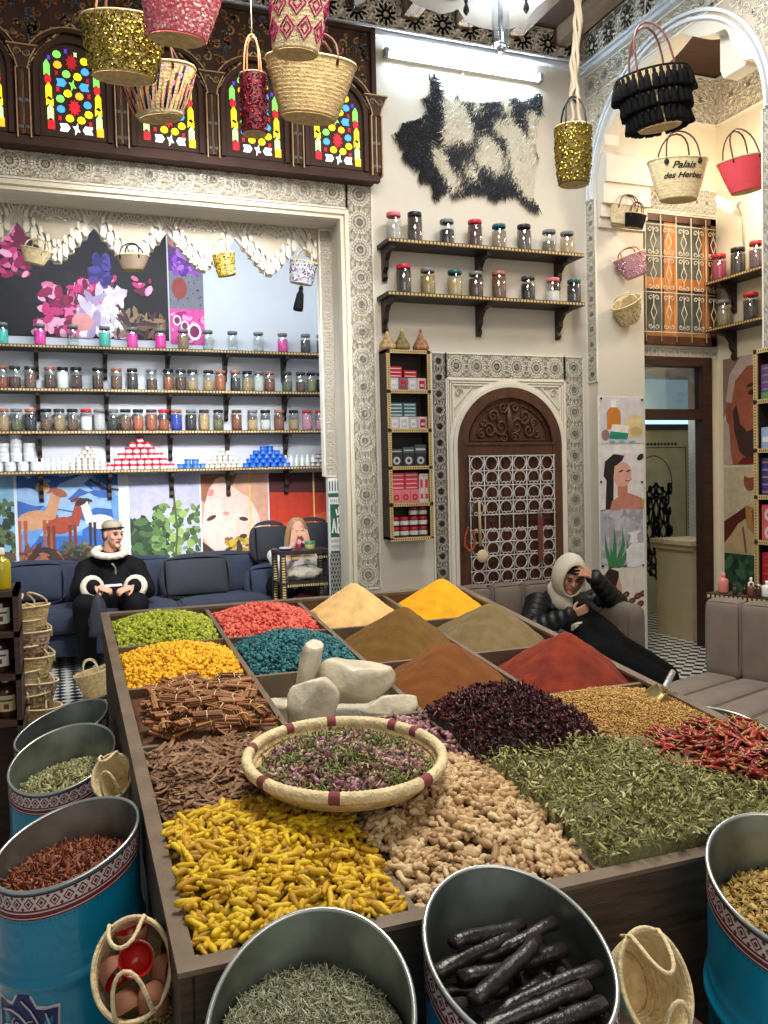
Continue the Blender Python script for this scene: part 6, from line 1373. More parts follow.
# taupe banquette on the right, turned a little
BM = Mx.Translation(V((3.45, 3.93, 0))) @ Mx.Rotation(R_(18), 4, 'Z')
bq = thing('banquette', 'taupe channel-tufted banquette at the right edge behind the spice table', 'sofa', BM)
MB().soft((-.36, -.97, .17), (.74, 1.94, .34), .03).build('base', [grey_vel], bq, local=True)
for i in range(9): MB().soft((-.37, -.11-i*.215, .385), (.76, .213, .13), .045, bulge=.008).build('seat_channel', [grey_vel], bq, local=True)
for i in range(9): MB().soft((.055, -.11-i*.215, .64), (.13, .214, .44), .035, bulge=.012).build('back_channel', [grey_vel], bq, local=True)
for y in (-.1, -1.8):
    for x in (-.68, 0): MB().lathe([(.02, 0), (.025, .02)], 8, (x, y, -.0)).build('foot', [blackwood], bq, local=True)
cs = thing('console_table', 'dark console with bone inlaid edge standing behind the right banquette', 'table', BM @ Mx.Translation(V((.21, -.9, 0))))
CSM = BM @ Mx.Translation(V((.21, -.9, 0)))
MB().bb((-.075, -1., .845), (.075, .97, .875)).bb((-.07, -1., .3), (.07, .96, .32)).build('top', [blackwood], cs, local=True)
for y in (.94, -.97):
    for x in (-.055, .055):
        mb = MB().bb((x-.02, y-.02, 0), (x+.02, y+.02, .845), 0)
        for k in range(36): mb.box((x, y+.0205*(1 if y > 0 else -1), .03+k*.022), (.022, .002, .012), 1).box((x-.0205, y, .03+k*.022), (.002, .022, .012), 1)
        mb.build('leg', [blackwood, inlay], cs, local=True)
mb = MB()
for k in range(70): mb.box((-.0755, .95-k*.028, .86), (.002, .016, .018), 0)
mb.build('inlay_band', [inlay], cs, local=True)
ctop = lambda x, y: (CSM @ V((x, y, .876)))
for i, (x, y, r, h, c, k_, lb) in enumerate(((0, .82, .030, .115, (220, 130, 120), (226, 140, 130), 'fat coral pink flacon, leftmost bottle on the console'), (.03, .71, .016, .05, (40, 34, 34), (20, 20, 20), 'tiny black bottle right of the coral flacon'), (-.03, .66, .014, .055, (60, 50, 40), (30, 26, 24), 'tiny brown bottle, second from the coral flacon'), (.02, .60, .014, .05, (44, 34, 30), (20, 20, 20), 'tiny black bottle, third from the coral flacon'),
    (.02, .53, .018, .10, (226, 224, 216), (236, 236, 232), 'slim white bottle left of the two-tone brown ones'), (-.03, .48, .018, .075, (120, 64, 40), (30, 26, 24), 'amber brown bottle with black cap on the console'), (-.02, .41, .016, .07, (70, 40, 34), (220, 220, 216), 'dark bottle with white cap on the console'), (.0, .33, .034, .09, (232, 230, 224), (240, 240, 236), 'widest white pump bottle on the console'), (-.02, .22, .026, .06, (38, 34, 34), (24, 24, 24), 'squat black bottle right of the white pump bottle'))):
    bottle(ctop(x, .90-(.82-y)*.55), r, h, c, k_, lb, None)
# counter in the corridor, poster in niche corner
MB_ = MB().bb((5.50, 6.42, 0), (5.9, 6.92, .90), 0)
cn = thing('reception_counter', 'cream wooden counter seen through the open doorway', 'counter', (5.6, 6.7, 0)); MB_.build('body', [mat('cream_counter', rgb(196, 178, 140), var=.05)], cn); MB().bb((5.45, 6.38, .90), (5.92, 6.96, .94)).bb((5.475, 6.40, .85), (5.50, 6.94, .90)).build('counter_top', [mat('cream_counter_top', rgb(206, 186, 146), var=.05)], cn)
# shelves, jars and lamp in the side room
SDX = SX-.21
for (ya, xb, yb, nm) in ((283.6, 766, 262.8, 'upper'), (330.6, 766, 313.8, 'lower')):
    a = at(705, ya, 'X', SDX); b_ = at(xb, yb, 'X', SDX); z = (a.z+b_.z)/2
    shelf('%s dark bracketed shelf on the side room wall beside the grille window' % nm, V((SDX, a.y, z)), V((SDX, b_.y-.5, z)), .205, X3, (.12, .8), bh=.25)
    if nm == 'upper': js = ((719, red, (140, 40, 70), .85, 'dark pink'), (738, blk, (60, 50, 44), .9, 'brown-black'), (757, red, (90, 66, 70), .8, 'dusty mauve'))
    else: js = ((724, gry, (120, 112, 84), .7, 'grey-green'), (751, red, (40, 34, 34), .85, 'blackish'))
    for k, (x, lid, c, ff, what) in enumerate(js):
        P = at(x, (276, 329)[nm == 'lower'], 'X', SX-.11); jar((SX-.11, P.y, z+.001), .068, .235, lid, c, ff, 'jar of %s contents, %s from left on the %s side room shelf' % (what, nms(k), nm), group='jars in the side room')
P = at(724, 205, 'Y', 5.75)
wl = thing('flood_lamp', 'square glowing warm flood lamp on a bent arm in the side room', 'lamp', P)
Rm = Mx.Rotation(R_(20), 3, 'Y') @ Mx.Rotation(R_(-35), 3, 'X')
MB().box(P, (.15, .03, .12), 0, Rm).build('housing', [pm(220, 216, 206)], wl); MB().box(P-Rm @ V((0, .018, 0)), (.135, .006, .105), 0, Rm).build('lamp_face', [mat('flood_lamp_glow', (1, .82, .55), emit=22, var=0)], wl)
q1 = at(743, 212, 'X', SX-.02); MB().tube([P+Y3*.02, V((P.x+.15, P.y-.05, P.z+.04)), V((SX-.08, q1.y, P.z+.05)), V((SX-.02, q1.y, P.z-.02)), V((SX-.01, q1.y, P.z-.3))], .010, 7).build('arm', [pm(200, 190, 170)], wl)
# ================================================================== PEOPLE
def capsule(mb, a, ra, b_, rb, n=10):
    a, b_ = V(a), V(b_); d = (b_-a); L = d.length; d = d/L if L > 1e-6 else V((0, 0, 1)); P = []; r = []
    for k in (90, 65, 40, 15): P.append(a-d*ra*sin(R_(k))); r.append(max(.0008, ra*cos(R_(k))))
    for t in (.25, .5, .75): P.append(a.lerp(b_, t)); r.append(ra+(rb-ra)*t)
    for k in (15, 40, 65, 90): P.append(b_+d*rb*sin(R_(k))); r.append(max(.0008, rb*cos(R_(k))))
    return mb.tube(P, r, n)
def chain(mb, pts, rs, n=10):
    for i in range(len(pts)-1): capsule(mb, pts[i], rs[i], pts[i+1], rs[i+1], n)
def basis(f, u):
    f = V(f).normalized(); u = (V(u)-f*V(u).dot(f)).normalized(); s = u.cross(f); return Mx((s, f, u)).transposed()   # local x=side, y=forward, z=up
def add_head(mb, c, B, s=1.):
    P = lambda x, y, z: V(c)+B @ V((x*s, y*s, z*s))
    mb.sphere(P(0, -.012, .028), (.073*s, .092*s, .088*s), n=20, k=14, rot=B); mb.sphere(P(0, .022, -.035), (.056*s, .062*s, .075*s), n=16, k=12, rot=B)
    capsule(mb, P(-.03, .078, .022), .014*s, P(.03, .078, .022), .014*s); capsule(mb, P(0, .082, .012), .009*s, P(0, .105, -.026), .013*s, 8)
    for x in (-1, 1): mb.sphere(P(x*.014, .092, -.03), .010*s, n=8); mb.sphere(P(x*.073, -.008, -.004), (.010*s, .020*s, .032*s), n=10, rot=B); mb.sphere(P(x*.036, .055, -.022), (.026*s, .026*s, .028*s), n=10, rot=B)
    mb.sphere(P(0, .068, -.098), (.024*s, .02*s, .018*s), n=10, rot=B); capsule(mb, P(-.018, .082, -.058), .008*s, P(.018, .082, -.058), .008*s, 8)
    return P
def face_bits(parent, P, B, s, browm, eye=True, lipc=(168, 96, 88)):
    for x in (-1, 1):
        if eye: MB().sphere(P(x*.031, .084, .002), (.014*s, .008*s, .007*s), n=10, rot=B).build('eye', [pm(60, 44, 38)], parent)
        MB().tube([P(x*.016, .095, .022), P(x*.033, .094, .028), P(x*.05, .082, .02)], .0045*s, 6).build('eyebrow', [browm], parent)
    MB().tube([P(-.02, .089, -.058), P(0, .093, -.056), P(.02, .089, -.058)], [.003*s, .005*s, .003*s], 6).build('lips', [pm(*lipc)], parent)
def add_hand(mb, w, d, nrm, s=1., curl=.6, side=1, spread=.12):
    """w wrist, d pointing direction, nrm back-of-hand normal"""
    d = V(d).normalized(); nrm = (V(nrm)-d*V(nrm).dot(d)).normalized(); sd = d.cross(nrm)*side; w = V(w)
    c = w+d*.045*s; 
    for k in (-1.4, -.5, .5, 1.4): capsule(mb, w+d*.012*s+sd*k*.012*s, .012*s, w+d*.085*s+sd*k*.017*s, .011*s, 8)
    for k, L in ((-1.45, .065), (-.5, .078), (.5, .082), (1.45, .074)):
        p = w+d*.088*s+sd*k*.0175*s; dd = (d+sd*k*spread*.5).normalized(); r = .0088*s; a = .25*curl; l = L*s*.42
        for j in range(3):
            q = p+(dd*cos(a)-nrm*sin(a))*l; capsule(mb, p, r, q, r*.9, 8); p = q; r *= .9; a += curl*(.7+.2*j); l *= .75
    p = w+d*.025*s+sd*1.6*.012*s; a = (d*.6+sd*.75-nrm*.25).normalized(); q = p+a*.045*s; capsule(mb, p, .013*s, q, .011*s, 8); capsule(mb, q, .011*s, q+(d*.8+sd*.2-nrm*.4).normalized()*.032*s, .009*s, 8)
def fleshy(mb, name, mats, parent, vox=.006, it=3, fac=.5):
    o = mb.build(name, mats, parent); r = o.modifiers.new('Remesh', 'REMESH'); r.mode = 'VOXEL'; r.voxel_size = vox; r.use_smooth_shade = True
    if it: q = o.modifiers.new('Smooth', 'SMOOTH'); q.iterations = it; q.factor = fac
    return o
# --- the older man on the bench
A_ = lambda x, y, Y: at(x, y, 'Y', Y)
hc = A_(113, 534, 7.82); B = basis((.50, -.84, -.05), (0, 0, 1))
pm1 = thing('person', 'seated person in black coat with cream fleece collar, headband and grey hair', 'person', (hc.x, 7.8, 0))
b1 = MB(); Pf = add_head(b1, hc, B, 1.02); nk = A_(110, 556, 7.9); pel = V((hc.x, 8.05, .60)); che = V((hc.x-.02, 8.05, .84))
chain(b1, [Pf(0, -.03, -.05), nk, che, pel], [.055, .06, .13, .14])
shL, shR = A_(86, 570, 7.98), A_(136, 568, 7.98); elL, elR = A_(79, 592, 7.8), A_(147, 590, 7.8); wrL, wrR = A_(94, 587, 7.52), A_(134, 586, 7.52)
kL, kR = A_(85, 606, 7.5), A_(137, 604, 7.5); fL = at(88, 664, 'Z', .09); fR = at(128, 662, 'Z', .09)
for sh_, el, wr in ((shL, elL, wrL), (shR, elR, wrR)): chain(b1, [che, sh_, el, wr], [.09, .055, .045, .03])
for kk, ff, sx in ((kL, fL, -.1), (kR, fR, .1)): chain(b1, [pel+X3*sx, kk, ff+Z3*.06], [.08, .06, .04])
add_hand(b1, wrL, (.9, -.35, -.2), (0, -.5, .85), 1.0, .5, 1); add_hand(b1, wrR, (-.9, -.35, -.2), (0, -.5, .85), 1.0, .5, -1)
fleshy(b1, 'body', [skin], pm1, .006); face_bits(pm1, Pf, B, 1.02, hairg)
hb = MB(); hb.sphere(Pf(0, -.026, .02), (.079, .092, .078), n=20, k=14, rot=B); hair_o = fleshy(hb.sphere(Pf(0, -.05, -.02), (.07, .06, .07), n=16, rot=B), 'hair', [hairg], pm1, .01, 1)
hd = MB(); hd.lathe([(.080, -.004), (.084, .006), (.080, .024), (.068, .046), (.038, .064), (.0, .070)], 24, Pf(0, -.016, .056), 0, B, sy=1.16); hd.build('cap', [pm(150, 138, 116)], pm1)
MB().tube([Pf(.084*cos(a), -.012+.102*sin(a), .046+.014*sin(a)) for a in [2*pi*i/24 for i in range(24)]], [.013]*24, 6, closed=True, flat=.6).build('headband', [blackcloth2], pm1)
jk = MB(); hemc = V((hc.x, 7.98, .66))
chain(jk, [che+Z3*.06, che-Z3*.06, hemc], [.165, .195, .215], 14); chain(jk, [nk-Z3*.02, che+Z3*.08], [.095, .16], 14)
for sh_, el, wr in ((shL, elL, wrL), (shR, elR, wrR)):
    chain(jk, [che+Z3*.06, sh_], [.13, .095], 12); n_ = 7
    for i in range(n_):
        a = sh_.lerp(el, i/n_); jk.sphere(a, .088-.008*(i % 2), n=12); a = el.lerp(wr, i/n_); jk.sphere(a, .078-.008*(i % 2), n=12)
fleshy(jk, 'coat', [blackcloth], pm1, .014, 3)
cl = MB()
for k in range(15):
    a = 2*pi*k/15; c = nk+V((.125*cos(a), .09*sin(a)-.02, .04+.035*sin(a))); cl.sphere(c, (.045, .04, .035), n=8)
pass
fleshy(cl, 'fleece_collar', [fleece], pm1, .012, 1)
for wr, el in ((wrL, elL), (wrR, elR)):
    d = (wr-el).normalized(); mb = MB(); Bq = basis(d, (0, 0, 1)); 
    mb.tube([wr-d*.035+Bq @ V((.075*cos(a), 0, .075*sin(a))) for a in [2*pi*i/16 for i in range(16)]], .030, 8, closed=True); mb.build('fleece_cuff', [fleece], pm1)
zf = [nk+V((.01, -.14, -.06)), che+V((.03, -.205, .03)), che+V((.03, -.215, -.14)), hemc+V((.03, -.215, .02))]
MB().tube(zf, .008, 6).build('zip', [pm(200, 190, 160, metal=.5)], pm1)
tr = MB()
for kk, ff, sx in ((kL, fL, -.11), (kR, fR, .11)): chain(tr, [pel+X3*sx-Z3*.02, kk, kk.lerp(ff, .5), ff+Z3*.04], [.125, .105, .085, .075], 12)
fleshy(tr, 'trousers', [blackcloth], pm1, .014, 3)
for ff in (fL, fR):
    mb = MB(); capsule(mb, ff+V((0, .04, -.035)), .042, ff+V((0, -.16, -.045)), .038); fleshy(mb, 'shoe', [blackcloth2], pm1, .01, 1)
hl = (wrL+wrR)/2+V((0, -.09, -.01))
tag(MB().box(A_(113, 589, 7.34)+Z3*.03, (.14, .05, .014), 0, Mx.Rotation(.15, 3, 'Z')).build('folded_paper', [white]), 'small white folded paper held between the hands of the older person', 'paper')
bg = MB(); q0 = A_(98, 594, 7.3); vs = []; 
bag = thing('plastic_bag', 'thin dark grey carrier bag hanging from the hands of the older person', 'bag', q0-Z3*.3)
for i in range(9):
    t = i/8; w_ = .02+.085*t**.7; z = q0.z-.34*t
    for k in range(14): a = 2*pi*k/14; rr = 1+.18*sin(5*a+i); vs.append((q0.x-.01+.03*t+w_*rr*cos(a), q0.y-.02+w_*.4*rr*sin(a), z))
bg.add(vs, [(i*14+k, i*14+(k+1) % 14, (i+1)*14+(k+1) % 14, (i+1)*14+k) for i in range(8) for k in range(14)]+[tuple(8*14+k for k in range(14))], 0, True); bg.build('sack', [mat('dark_plastic_film', rgb(46, 48, 56), rough=.3)], bag)
MB().tube([q0, q0+V((.005, -.01, .05)), q0+V((.03, 0, .01))], .006, 6).build('bag_handle', [mat('dark_plastic_film', rgb(46, 48, 56))], bag)
# --- the woman peeking over the cart
hw_ = A_(297, 531, 7.62); B = basis((.0, -1, -.18), (0, 0, 1)); pw = thing('person', 'person with long light brown hair behind the cart, hands raised to the face', 'person', (hw_.x, 7.9, 0))
b2 = MB(); Pf = add_head(b2, hw_, B, .95); che = V((hw_.x, 7.85, hw_.z-.36)); pel = V((hw_.x, 8.05, .58)); chain(b2, [Pf(0, -.02, -.06), V((hw_.x, 7.72, hw_.z-.17)), che, pel], [.05, .05, .11, .13])
for s in (-1, 1):
    sh_ = che+V((s*.16, 0, .12)); el = V((hw_.x+s*.17, 7.58, hw_.z-.34)); wr = hw_+V((s*.075, -.10, -.13)); chain(b2, [che, sh_, el, wr], [.08, .05, .04, .028]); add_hand(b2, wr, (-s*.25, .05, 1), (0, -1, .1), .95, .25, -s)
    chain(b2, [pel+X3*s*.09, V((hw_.x+s*.12, 7.6, .56)), V((hw_.x+s*.12, 7.55, .12))], [.08, .06, .04])
fleshy(b2, 'body', [skin], pw, .006); face_bits(pw, Pf, B, .95, hairl)
hh = MB(); hh.sphere(Pf(0, -.03, .04), (.082, .088, .085), n=18, rot=B)
for s in (-1, 1): chain(hh, [Pf(s*.035, .0, .09), Pf(s*.078, -.005, .02), Pf(s*.088, -.01, -.08), Pf(s*.10, .0, -.2)], [.035, .03, .035, .025], 8)
fleshy(hh, 'hair', [hairl], pw, .009, 1)
cp = MB(); chain(cp, [che+Z3*.08, che-Z3*.1, pel], [.14, .15, .17], 12)
for s in (-1, 1): chain(cp, [che+Z3*.06, che+V((s*.16, 0, .12)), V((hw_.x+s*.17, 7.58, hw_.z-.34)), V((hw_.x+s*.13, 7.56, hw_.z-.25))], [.1, .075, .06, .05], 10)
fleshy(cp, 'top', [pm(206, 200, 196)], pw, .013, 2)
tr = MB()
for s in (-1, 1): chain(tr, [pel+X3*s*.09, V((hw_.x+s*.12, 7.6, .56)), V((hw_.x+s*.12, 7.55, .10))], [.12, .09, .06], 10)
fleshy(tr, 'trousers', [blackcloth], pw, .014, 2)
# --- the young man on the taupe sofa
hy = A_(569, 577, 5.55); B = basis((-.16, -.92, -.30), (.08, -.25, .95)); py_ = thing('person', 'person in black puffer jacket and cream hood looking at a phone on the sofa', 'person', (hy.x, 5.6, 0))
b3 = MB(); Pf = add_head(b3, hy, B, 1.0); che = A_(560, 622, 5.72); pel = A_(572, 650, 5.72); pel.z = max(.44, pel.z); nk = V((hy.x-.02, 5.65, hy.z-.13)); chain(b3, [Pf(0, -.03, -.05), nk, che, pel], [.055, .055, .12, .13])
sL, sR = A_(538, 604, 5.72), A_(592, 602, 5.74); eL, eR = A_(530, 630, 5.50), A_(617, 604, 5.50); wL, wR = A_(571, 615, 5.26), A_(594, 577, 5.42)
chain(b3, [che, sL, eL, wL], [.09, .055, .045, .028]); chain(b3, [che, sR, eR, wR], [.09, .055, .045, .028])
add_hand(b3, wL, (.75, -.25, .3), (-.2, -.9, -.1), 1.0, .75, -1); add_hand(b3, wR, (-.85, -.1, .38), (.2, -.9, .5), 1.05, .45, 1, .3)
k1, k2 = at(588, 646, 'Z', .50), at(622, 642, 'Z', .50); k1 = at(596, 652, 'Y', 5.12); k2 = at(617, 649, 'Y', 5.15); f1 = V((3.90, 4.86, .09)); f2_ = V((4.03, 5.0, .09))
for kk, ff, s in ((k1, f1, -.09), (k2, f2_, .09)): chain(b3, [pel+X3*s, kk, ff+Z3*.06], [.08, .06, .04])
fleshy(b3, 'body', [skin], py_, .006); face_bits(py_, Pf, B, 1.0, hairb)
hh = MB()
r_ = random.Random(4)
for i in range(46):
    a = r_.uniform(-1.5, 1.5); q = r_.uniform(0, 1); hh.sphere(Pf(.066*sin(a), .035+.05*cos(a)*(1-q*.4)-.03*q, .062+.045*q), .017, n=7)
hh.sphere(Pf(0, -.02, .05), (.076, .09, .072), n=14, rot=B); fleshy(hh, 'hair', [hairb], py_, .007, 0)
hd = MB(); Nn = 26; rings = []
for i in range(12):
    th = R_(10+i*11.3); r0 = .132
    rings.append([Pf(r0*sin(th)*cos(2*pi*k/Nn)*.86, -.012-r0*cos(th)*.95+(.015 if i == 11 else 0), .010+r0*sin(th)*sin(2*pi*k/Nn)*1.16+.012*sin(2*pi*k/Nn)) for k in range(Nn)])
vs = [Pf(0, -.14, .01)]+[p for R in rings for p in R]
hd.add(vs, [(0, 1+(k+1) % Nn, 1+k) for k in range(Nn)]+[(1+i*Nn+k, 1+i*Nn+(k+1) % Nn, 1+(i+1)*Nn+(k+1) % Nn, 1+(i+1)*Nn+k) for i in range(11) for k in range(Nn)], 0, True)
o = hd.build('hood', [hoodm], py_); md = o.modifiers.new('s', 'SOLIDIFY'); md.thickness = .012; md.offset = 1
o2 = MB(); chain(o2, [nk+V((0, .03, .02)), nk+V((0, -.03, -.06)), nk+V((.01, -.09, -.10))], [.085, .085, .04]); fleshy(o2, 'hood_neck', [hoodm], py_, .01, 2)
for s in (-1, 1): MB().tube([nk+V((s*.03, -.12, -.07)), nk+V((s*.035, -.17, -.16)), nk+V((s*.05+.02, -.19, -.25))], .0035, 5).build('drawstring', [pm(210, 205, 196)], py_)
jk = MB(); hem = pel+Z3*.04
for i in range(6):
    t = i/5; c = (che+Z3*.13).lerp(hem, t); jk.sphere(c, (.185+.02*t, .155+.01*t, .058), n=18, k=8)
chain(jk, [che+Z3*.12, hem], [.165, .18], 14)
for sh_, el, wr in ((sL, eL, wL), (sR, eR, wR)):
    chain(jk, [che+Z3*.10, sh_], [.12, .09], 12)
    for (p, q, r0, r1) in ((sh_, el, .108, .098), (el, wr, .094, .066)):
        d = (q-p); L = d.length; Bq = basis(d, (0, 0, 1)); m_n = max(3, int(L/.06))
        for i in range(m_n+1): r = r0+(r1-r0)*i/m_n; jk.sphere(p+d*(i/m_n), (r, .042, r), n=12, k=8, rot=Bq)
        capsule(jk, p, r0*.82, q-d*.06, r1*.82)
fleshy(jk, 'puffer_jacket', [blackcloth2], py_, .011, 1)
tr = MB()
for kk, ff, s in ((k1, f1, -.08), (k2, f2_, .09)): chain(tr, [pel+X3*s, pel.lerp(kk, .6)+X3*s*.3+Z3*.015, kk, kk.lerp(ff, .5)+X3*.03, ff+Z3*.03], [.13, .13, .115, .11, .105], 12)
fleshy(tr, 'wide_trousers', [blackcloth], py_, .014, 3)
for ff in (f1, f2_): mb = MB(); capsule(mb, ff+V((0, .04, -.035)), .045, ff+V((.03, -.17, -.045)), .04); fleshy(mb, 'shoe', [blackcloth2], py_, .01, 1)
MB().soft(A_(580, 628, 5.34), (.13, .05, .07), .02, bulge=.01).build('white_hem', [hoodm], py_)
ph = thing('mobile_phone', 'black mobile phone in the right hand of the hooded person', 'phone', A_(593, 606, 5.20)); Rm = Mx.Rotation(.5, 3, 'Z') @ Mx.Rotation(-1.0, 3, 'X')
MB().box(A_(593, 606, 5.20), (.068, .01, .125), 0, Rm).build('case', [blackcloth2], ph); MB().box(A_(593, 606, 5.20)+Rm @ V((0, .006, 0)), (.062, .002, .115), 0, Rm).build('screen', [pm(50, 60, 80, rough=.1)], ph)
# ================================================================== BASKETS
def esurf(a, b_, rb, d, sag=0, bulge=0):
    def S(th, t, o=0):
        r = rb+(1-rb)*t**.85+bulge*sin(pi*t); return V(((a*r+o)*cos(th), (b_*r+o)*sin(th), -d+d*t+sag*cos(th)**2*t))
    return S
def sdisc(S, th, t, o=.003):
    p = S(th, t, o); e = .01; du = (S(th+e, t)-S(th-e, t)).normalized(); dv = (S(th, min(1, t+e))-S(th, max(0, t-e))).normalized(); return p, du, dv, du.cross(dv)
disc_t = MB().add([(cos(2*pi*i/7), sin(2*pi*i/7), 0) for i in range(7)]+[(0, 0, .25)], [(i, (i+1) % 7, 7) for i in range(7)])
def basket(name, label, M, a, b_, d, rb, mbody, handles='leather', hm=None, hh=.18, sag=0, coils=14, basem=None, sequins=None, decor=None, cord=None, bulge=0, group=None, hspan=.55, rimm=None, cat='basket'):
    t = thing(name, label, cat, M, group); S = esurf(a, b_, rb, d, sag, bulge); n = 40; m_ = coils*3
    vs = []
    for i in range(m_+1):
        for k in range(n): vs.append(S(2*pi*k/n, i/m_, .0022*abs(sin(pi*i/3))*(a/.15)))
    mb = MB().add(vs, [(i*n+k, i*n+(k+1) % n, (i+1)*n+(k+1) % n, (i+1)*n+k) for i in range(m_) for k in range(n)], 0, True)
    o = mb.build('body', [mbody], t, local=True); md = o.modifiers.new('s', 'SOLIDIFY'); md.thickness = .006
    q = MB(); vs = [(0, 0, -d-.002)]
    for j in range(1, 9):
        for k in range(n): vs.append((a*rb*j/8*cos(2*pi*k/n), b_*rb*j/8*sin(2*pi*k/n), -d-.002+.003*(j % 2)))
    q.add(vs, [(0, 1+(k+1) % n, 1+k) for k in range(n)]+[(1+(j-1)*n+k, 1+(j-1)*n+(k+1) % n, 1+j*n+(k+1) % n, 1+j*n+k) for j in range(1, 8) for k in range(n)], 0, True); q.build('base', [basem or palm], t, local=True)
    MB().tube([S(2*pi*k/n, 1) for k in range(n)], .006*(a/.15)**.5, 6, closed=True).build('rim', [rimm or palm_l], t, local=True)
    hm = hm or leather
    if handles:
        for s in (-1, 1):
            y = s*b_*.93; x = a*hspan; zz = sag*hspan**2
            yy = lambda xx: s*b_*math.sqrt(max(0, 1-(xx/a)**2))
            P = [V((-x, yy(x), zz-.03))]+[V((-x*cos(pi*i/10)*(1 if i in (0, 10) else .97), yy(x)*(1-sin(pi*i/10)*.75), zz+.015+hh*sin(pi*i/10)**.75)) for i in range(11)]+[V((x, yy(x), zz-.03))]
            MB().tube(P, .0055*(a/.15)**.4, 7).build('handle', [hm], t, local=True)
            if handles == 'patch':
                for xx in (-x, x): MB().sphere((xx, yy(x)*1.03, zz-.03), (.02, .006, .02), n=10).build('leather_patch', [blackcloth2], t, local=True)
    if sequins:
        cols, N, sz = sequins; th = rng.uniform(0, 2*pi, N); tt = rng.uniform(.02, .98, N); Ms = np.zeros((N, 4, 4)); Ms[:, 3, 3] = 1
        for i in range(N):
            p, du, dv, nn = sdisc(S, th[i], tt[i]); nn = (nn+V(rng.normal(0, .35, 3))).normalized(); du = du-nn*du.dot(nn); du.normalize(); dv = nn.cross(du)
            for c, v_ in enumerate((du, dv, nn)): Ms[i, :3, c] = np.array(v_)*sz
            Ms[i, :3, 3] = p
        s_ = scatter('sequins', [disc_t], Ms, ramp('sequins_'+name+str(cols[0])[:6], cols, rough=.22 if cols[0][0] < .8 else .35, metal=.85 if cols[0][0] < .8 else .25, bump=0), parent=t, M=True, smooth=False); s_['kind'] = 'stuff'
    if decor: decor(t, S, a, b_, d)
    if cord:
        Mi = M.inverted(); top = Mi @ V((M.translation.x, M.translation.y, cord)); MB().tube([(0, 0, hh*.98+(.0)), top], .0025, 5).build('cord', [pm(206, 196, 170)], t, local=True)
    return t
def hang(px, ytop, wpx, ybot, Y, rz=0, ry=0, rx=0):
    """matrix at the mouth centre and real half width / depth for the pixels it covers"""
    P = at(px, ytop, 'Y', Y); dist = (P-CAM).dot(fw); a = wpx/2*dist/F; d = (ybot-ytop)*dist/F
    return Mx.Translation(P) @ Mx.Rotation(-YA+rz, 4, 'Z') @ Mx.Rotation(ry, 4, 'Y') @ Mx.Rotation(rx, 4, 'X'), a, d
gold = [rgb(120, 96, 20), rgb(196, 168, 50), rgb(236, 214, 110), rgb(90, 80, 20), rgb(210, 190, 80)]
M, a, d = hang(124, 22, 84, 82, 3.6, .1, R_(3)); basket('hanging_basket', 'gold sequined palm basket hanging top left before the coloured glass windows', M, a, a*.55, d*.92, .72, palm, hm=tanleather, hh=.22, sequins=(gold, 2600, .0065), cord=CZ)
M, a, d = hang(182, -12, 84, 44, 3.3, -.1, R_(8)); basket('hanging_basket', 'pink sequined basket with round straw base cut by the top edge', M, a, a*.6, d*.9, .68, pm(226, 110, 120), hm=tanleather, hh=.2, sequins=([rgb(250, 130, 145), rgb(255, 165, 170), rgb(255, 210, 205), rgb(240, 105, 125)], 1300, .0055), cord=CZ)
def fringe(t, S, a, b_, d):
    for c, k in (((30, 30, 90), 0), ((226, 90, 60), 1), ((240, 200, 90), 2), ((230, 130, 160), 3), ((40, 36, 40), 4)):
        mb = MB()
        for q in range(26):
            th = 2*pi*(q+k*.2)/26; t0 = .1+.16*((q+k) % 3); P = [sdisc(S, th+.05*j, t0+.17*j, .003+.002*(j % 2))[0] for j in range(4)]; mb.tube(P, .0028, 4)
        mb.build('fringe', [pm(*c, rough=.9)], t, local=True)
M, a, d = hang(156, 72, 78, 118, 3.9, 0, R_(-4)); basket('hanging_basket', 'cream basket with multicoloured wool fringe hanging below the gold one', M, a, a*.6, d, .55, palm_l, hm=leather, hh=.14, decor=fringe, cord=CZ)
M, a, d = hang(253, 76, 27, 133, 3.8); basket('hanging_bag', 'narrow dark red sequined bucket bag on a beaded cord', M, a, a*.9, d, .92, pm(110, 30, 44), hm=tanleather, hh=.16, sequins=([rgb(90, 16, 30), rgb(140, 30, 46), rgb(110, 24, 38)], 700, .0045), cord=CZ, cat='bag')
def diamonds(t, S, a, b_, d):
    mb = MB()
    for row, tc2 in enumerate((.28, .62, .9)):
        for q in range(9):
            th = 2*pi*q/9+(.0 if row % 2 else .35); w_ = .30; h = .17
            for sc in (1, .5):
                P = [sdisc(S, th+dx*w_*sc, min(1, max(0, tc2+dy*h*sc)), .002)[0] for dx, dy in ((-1, 0), (-.5, .5), (0, 1), (.5, .5), (1, 0), (.5, -.5), (0, -1), (-.5, -.5), (-1, 0))]; mb.tube(P, .0032, 5)
    mb.build('wool_diamonds', [pm(176, 24, 100, rough=.9)], t, local=True)
M, a, d = hang(300, -14, 64, 56, 3.2, -.2, R_(6)); basket('hanging_basket', 'pale basket embroidered with magenta wool diamonds, cut by the top edge', M, a, a*.65, d*.95, .72, palm_l, hm=tanleather, hh=.2, decor=diamonds, cord=CZ)
M, a, d = hang(311, 66, 90, 118, 3.7, .15, R_(4)); basket('hanging_basket', 'plain straw coloured basket with leather handles below the magenta diamond one', M, a, a*.58, d, .6, palm, hm=leather, hh=.12, sag=.012, cord=CZ)
M, a, d = hang(573, 128, 36, 184, 3.4, 0, 0); t7 = basket('hanging_bag', 'gold sequined bucket bag on a macrame cord beside the tube lamp', M, a, a*.85, d, .8, pm(120, 100, 40), hm=blackcloth2, hh=.12, sequins=(gold, 900, .0055), cat='bag', bulge=.06)
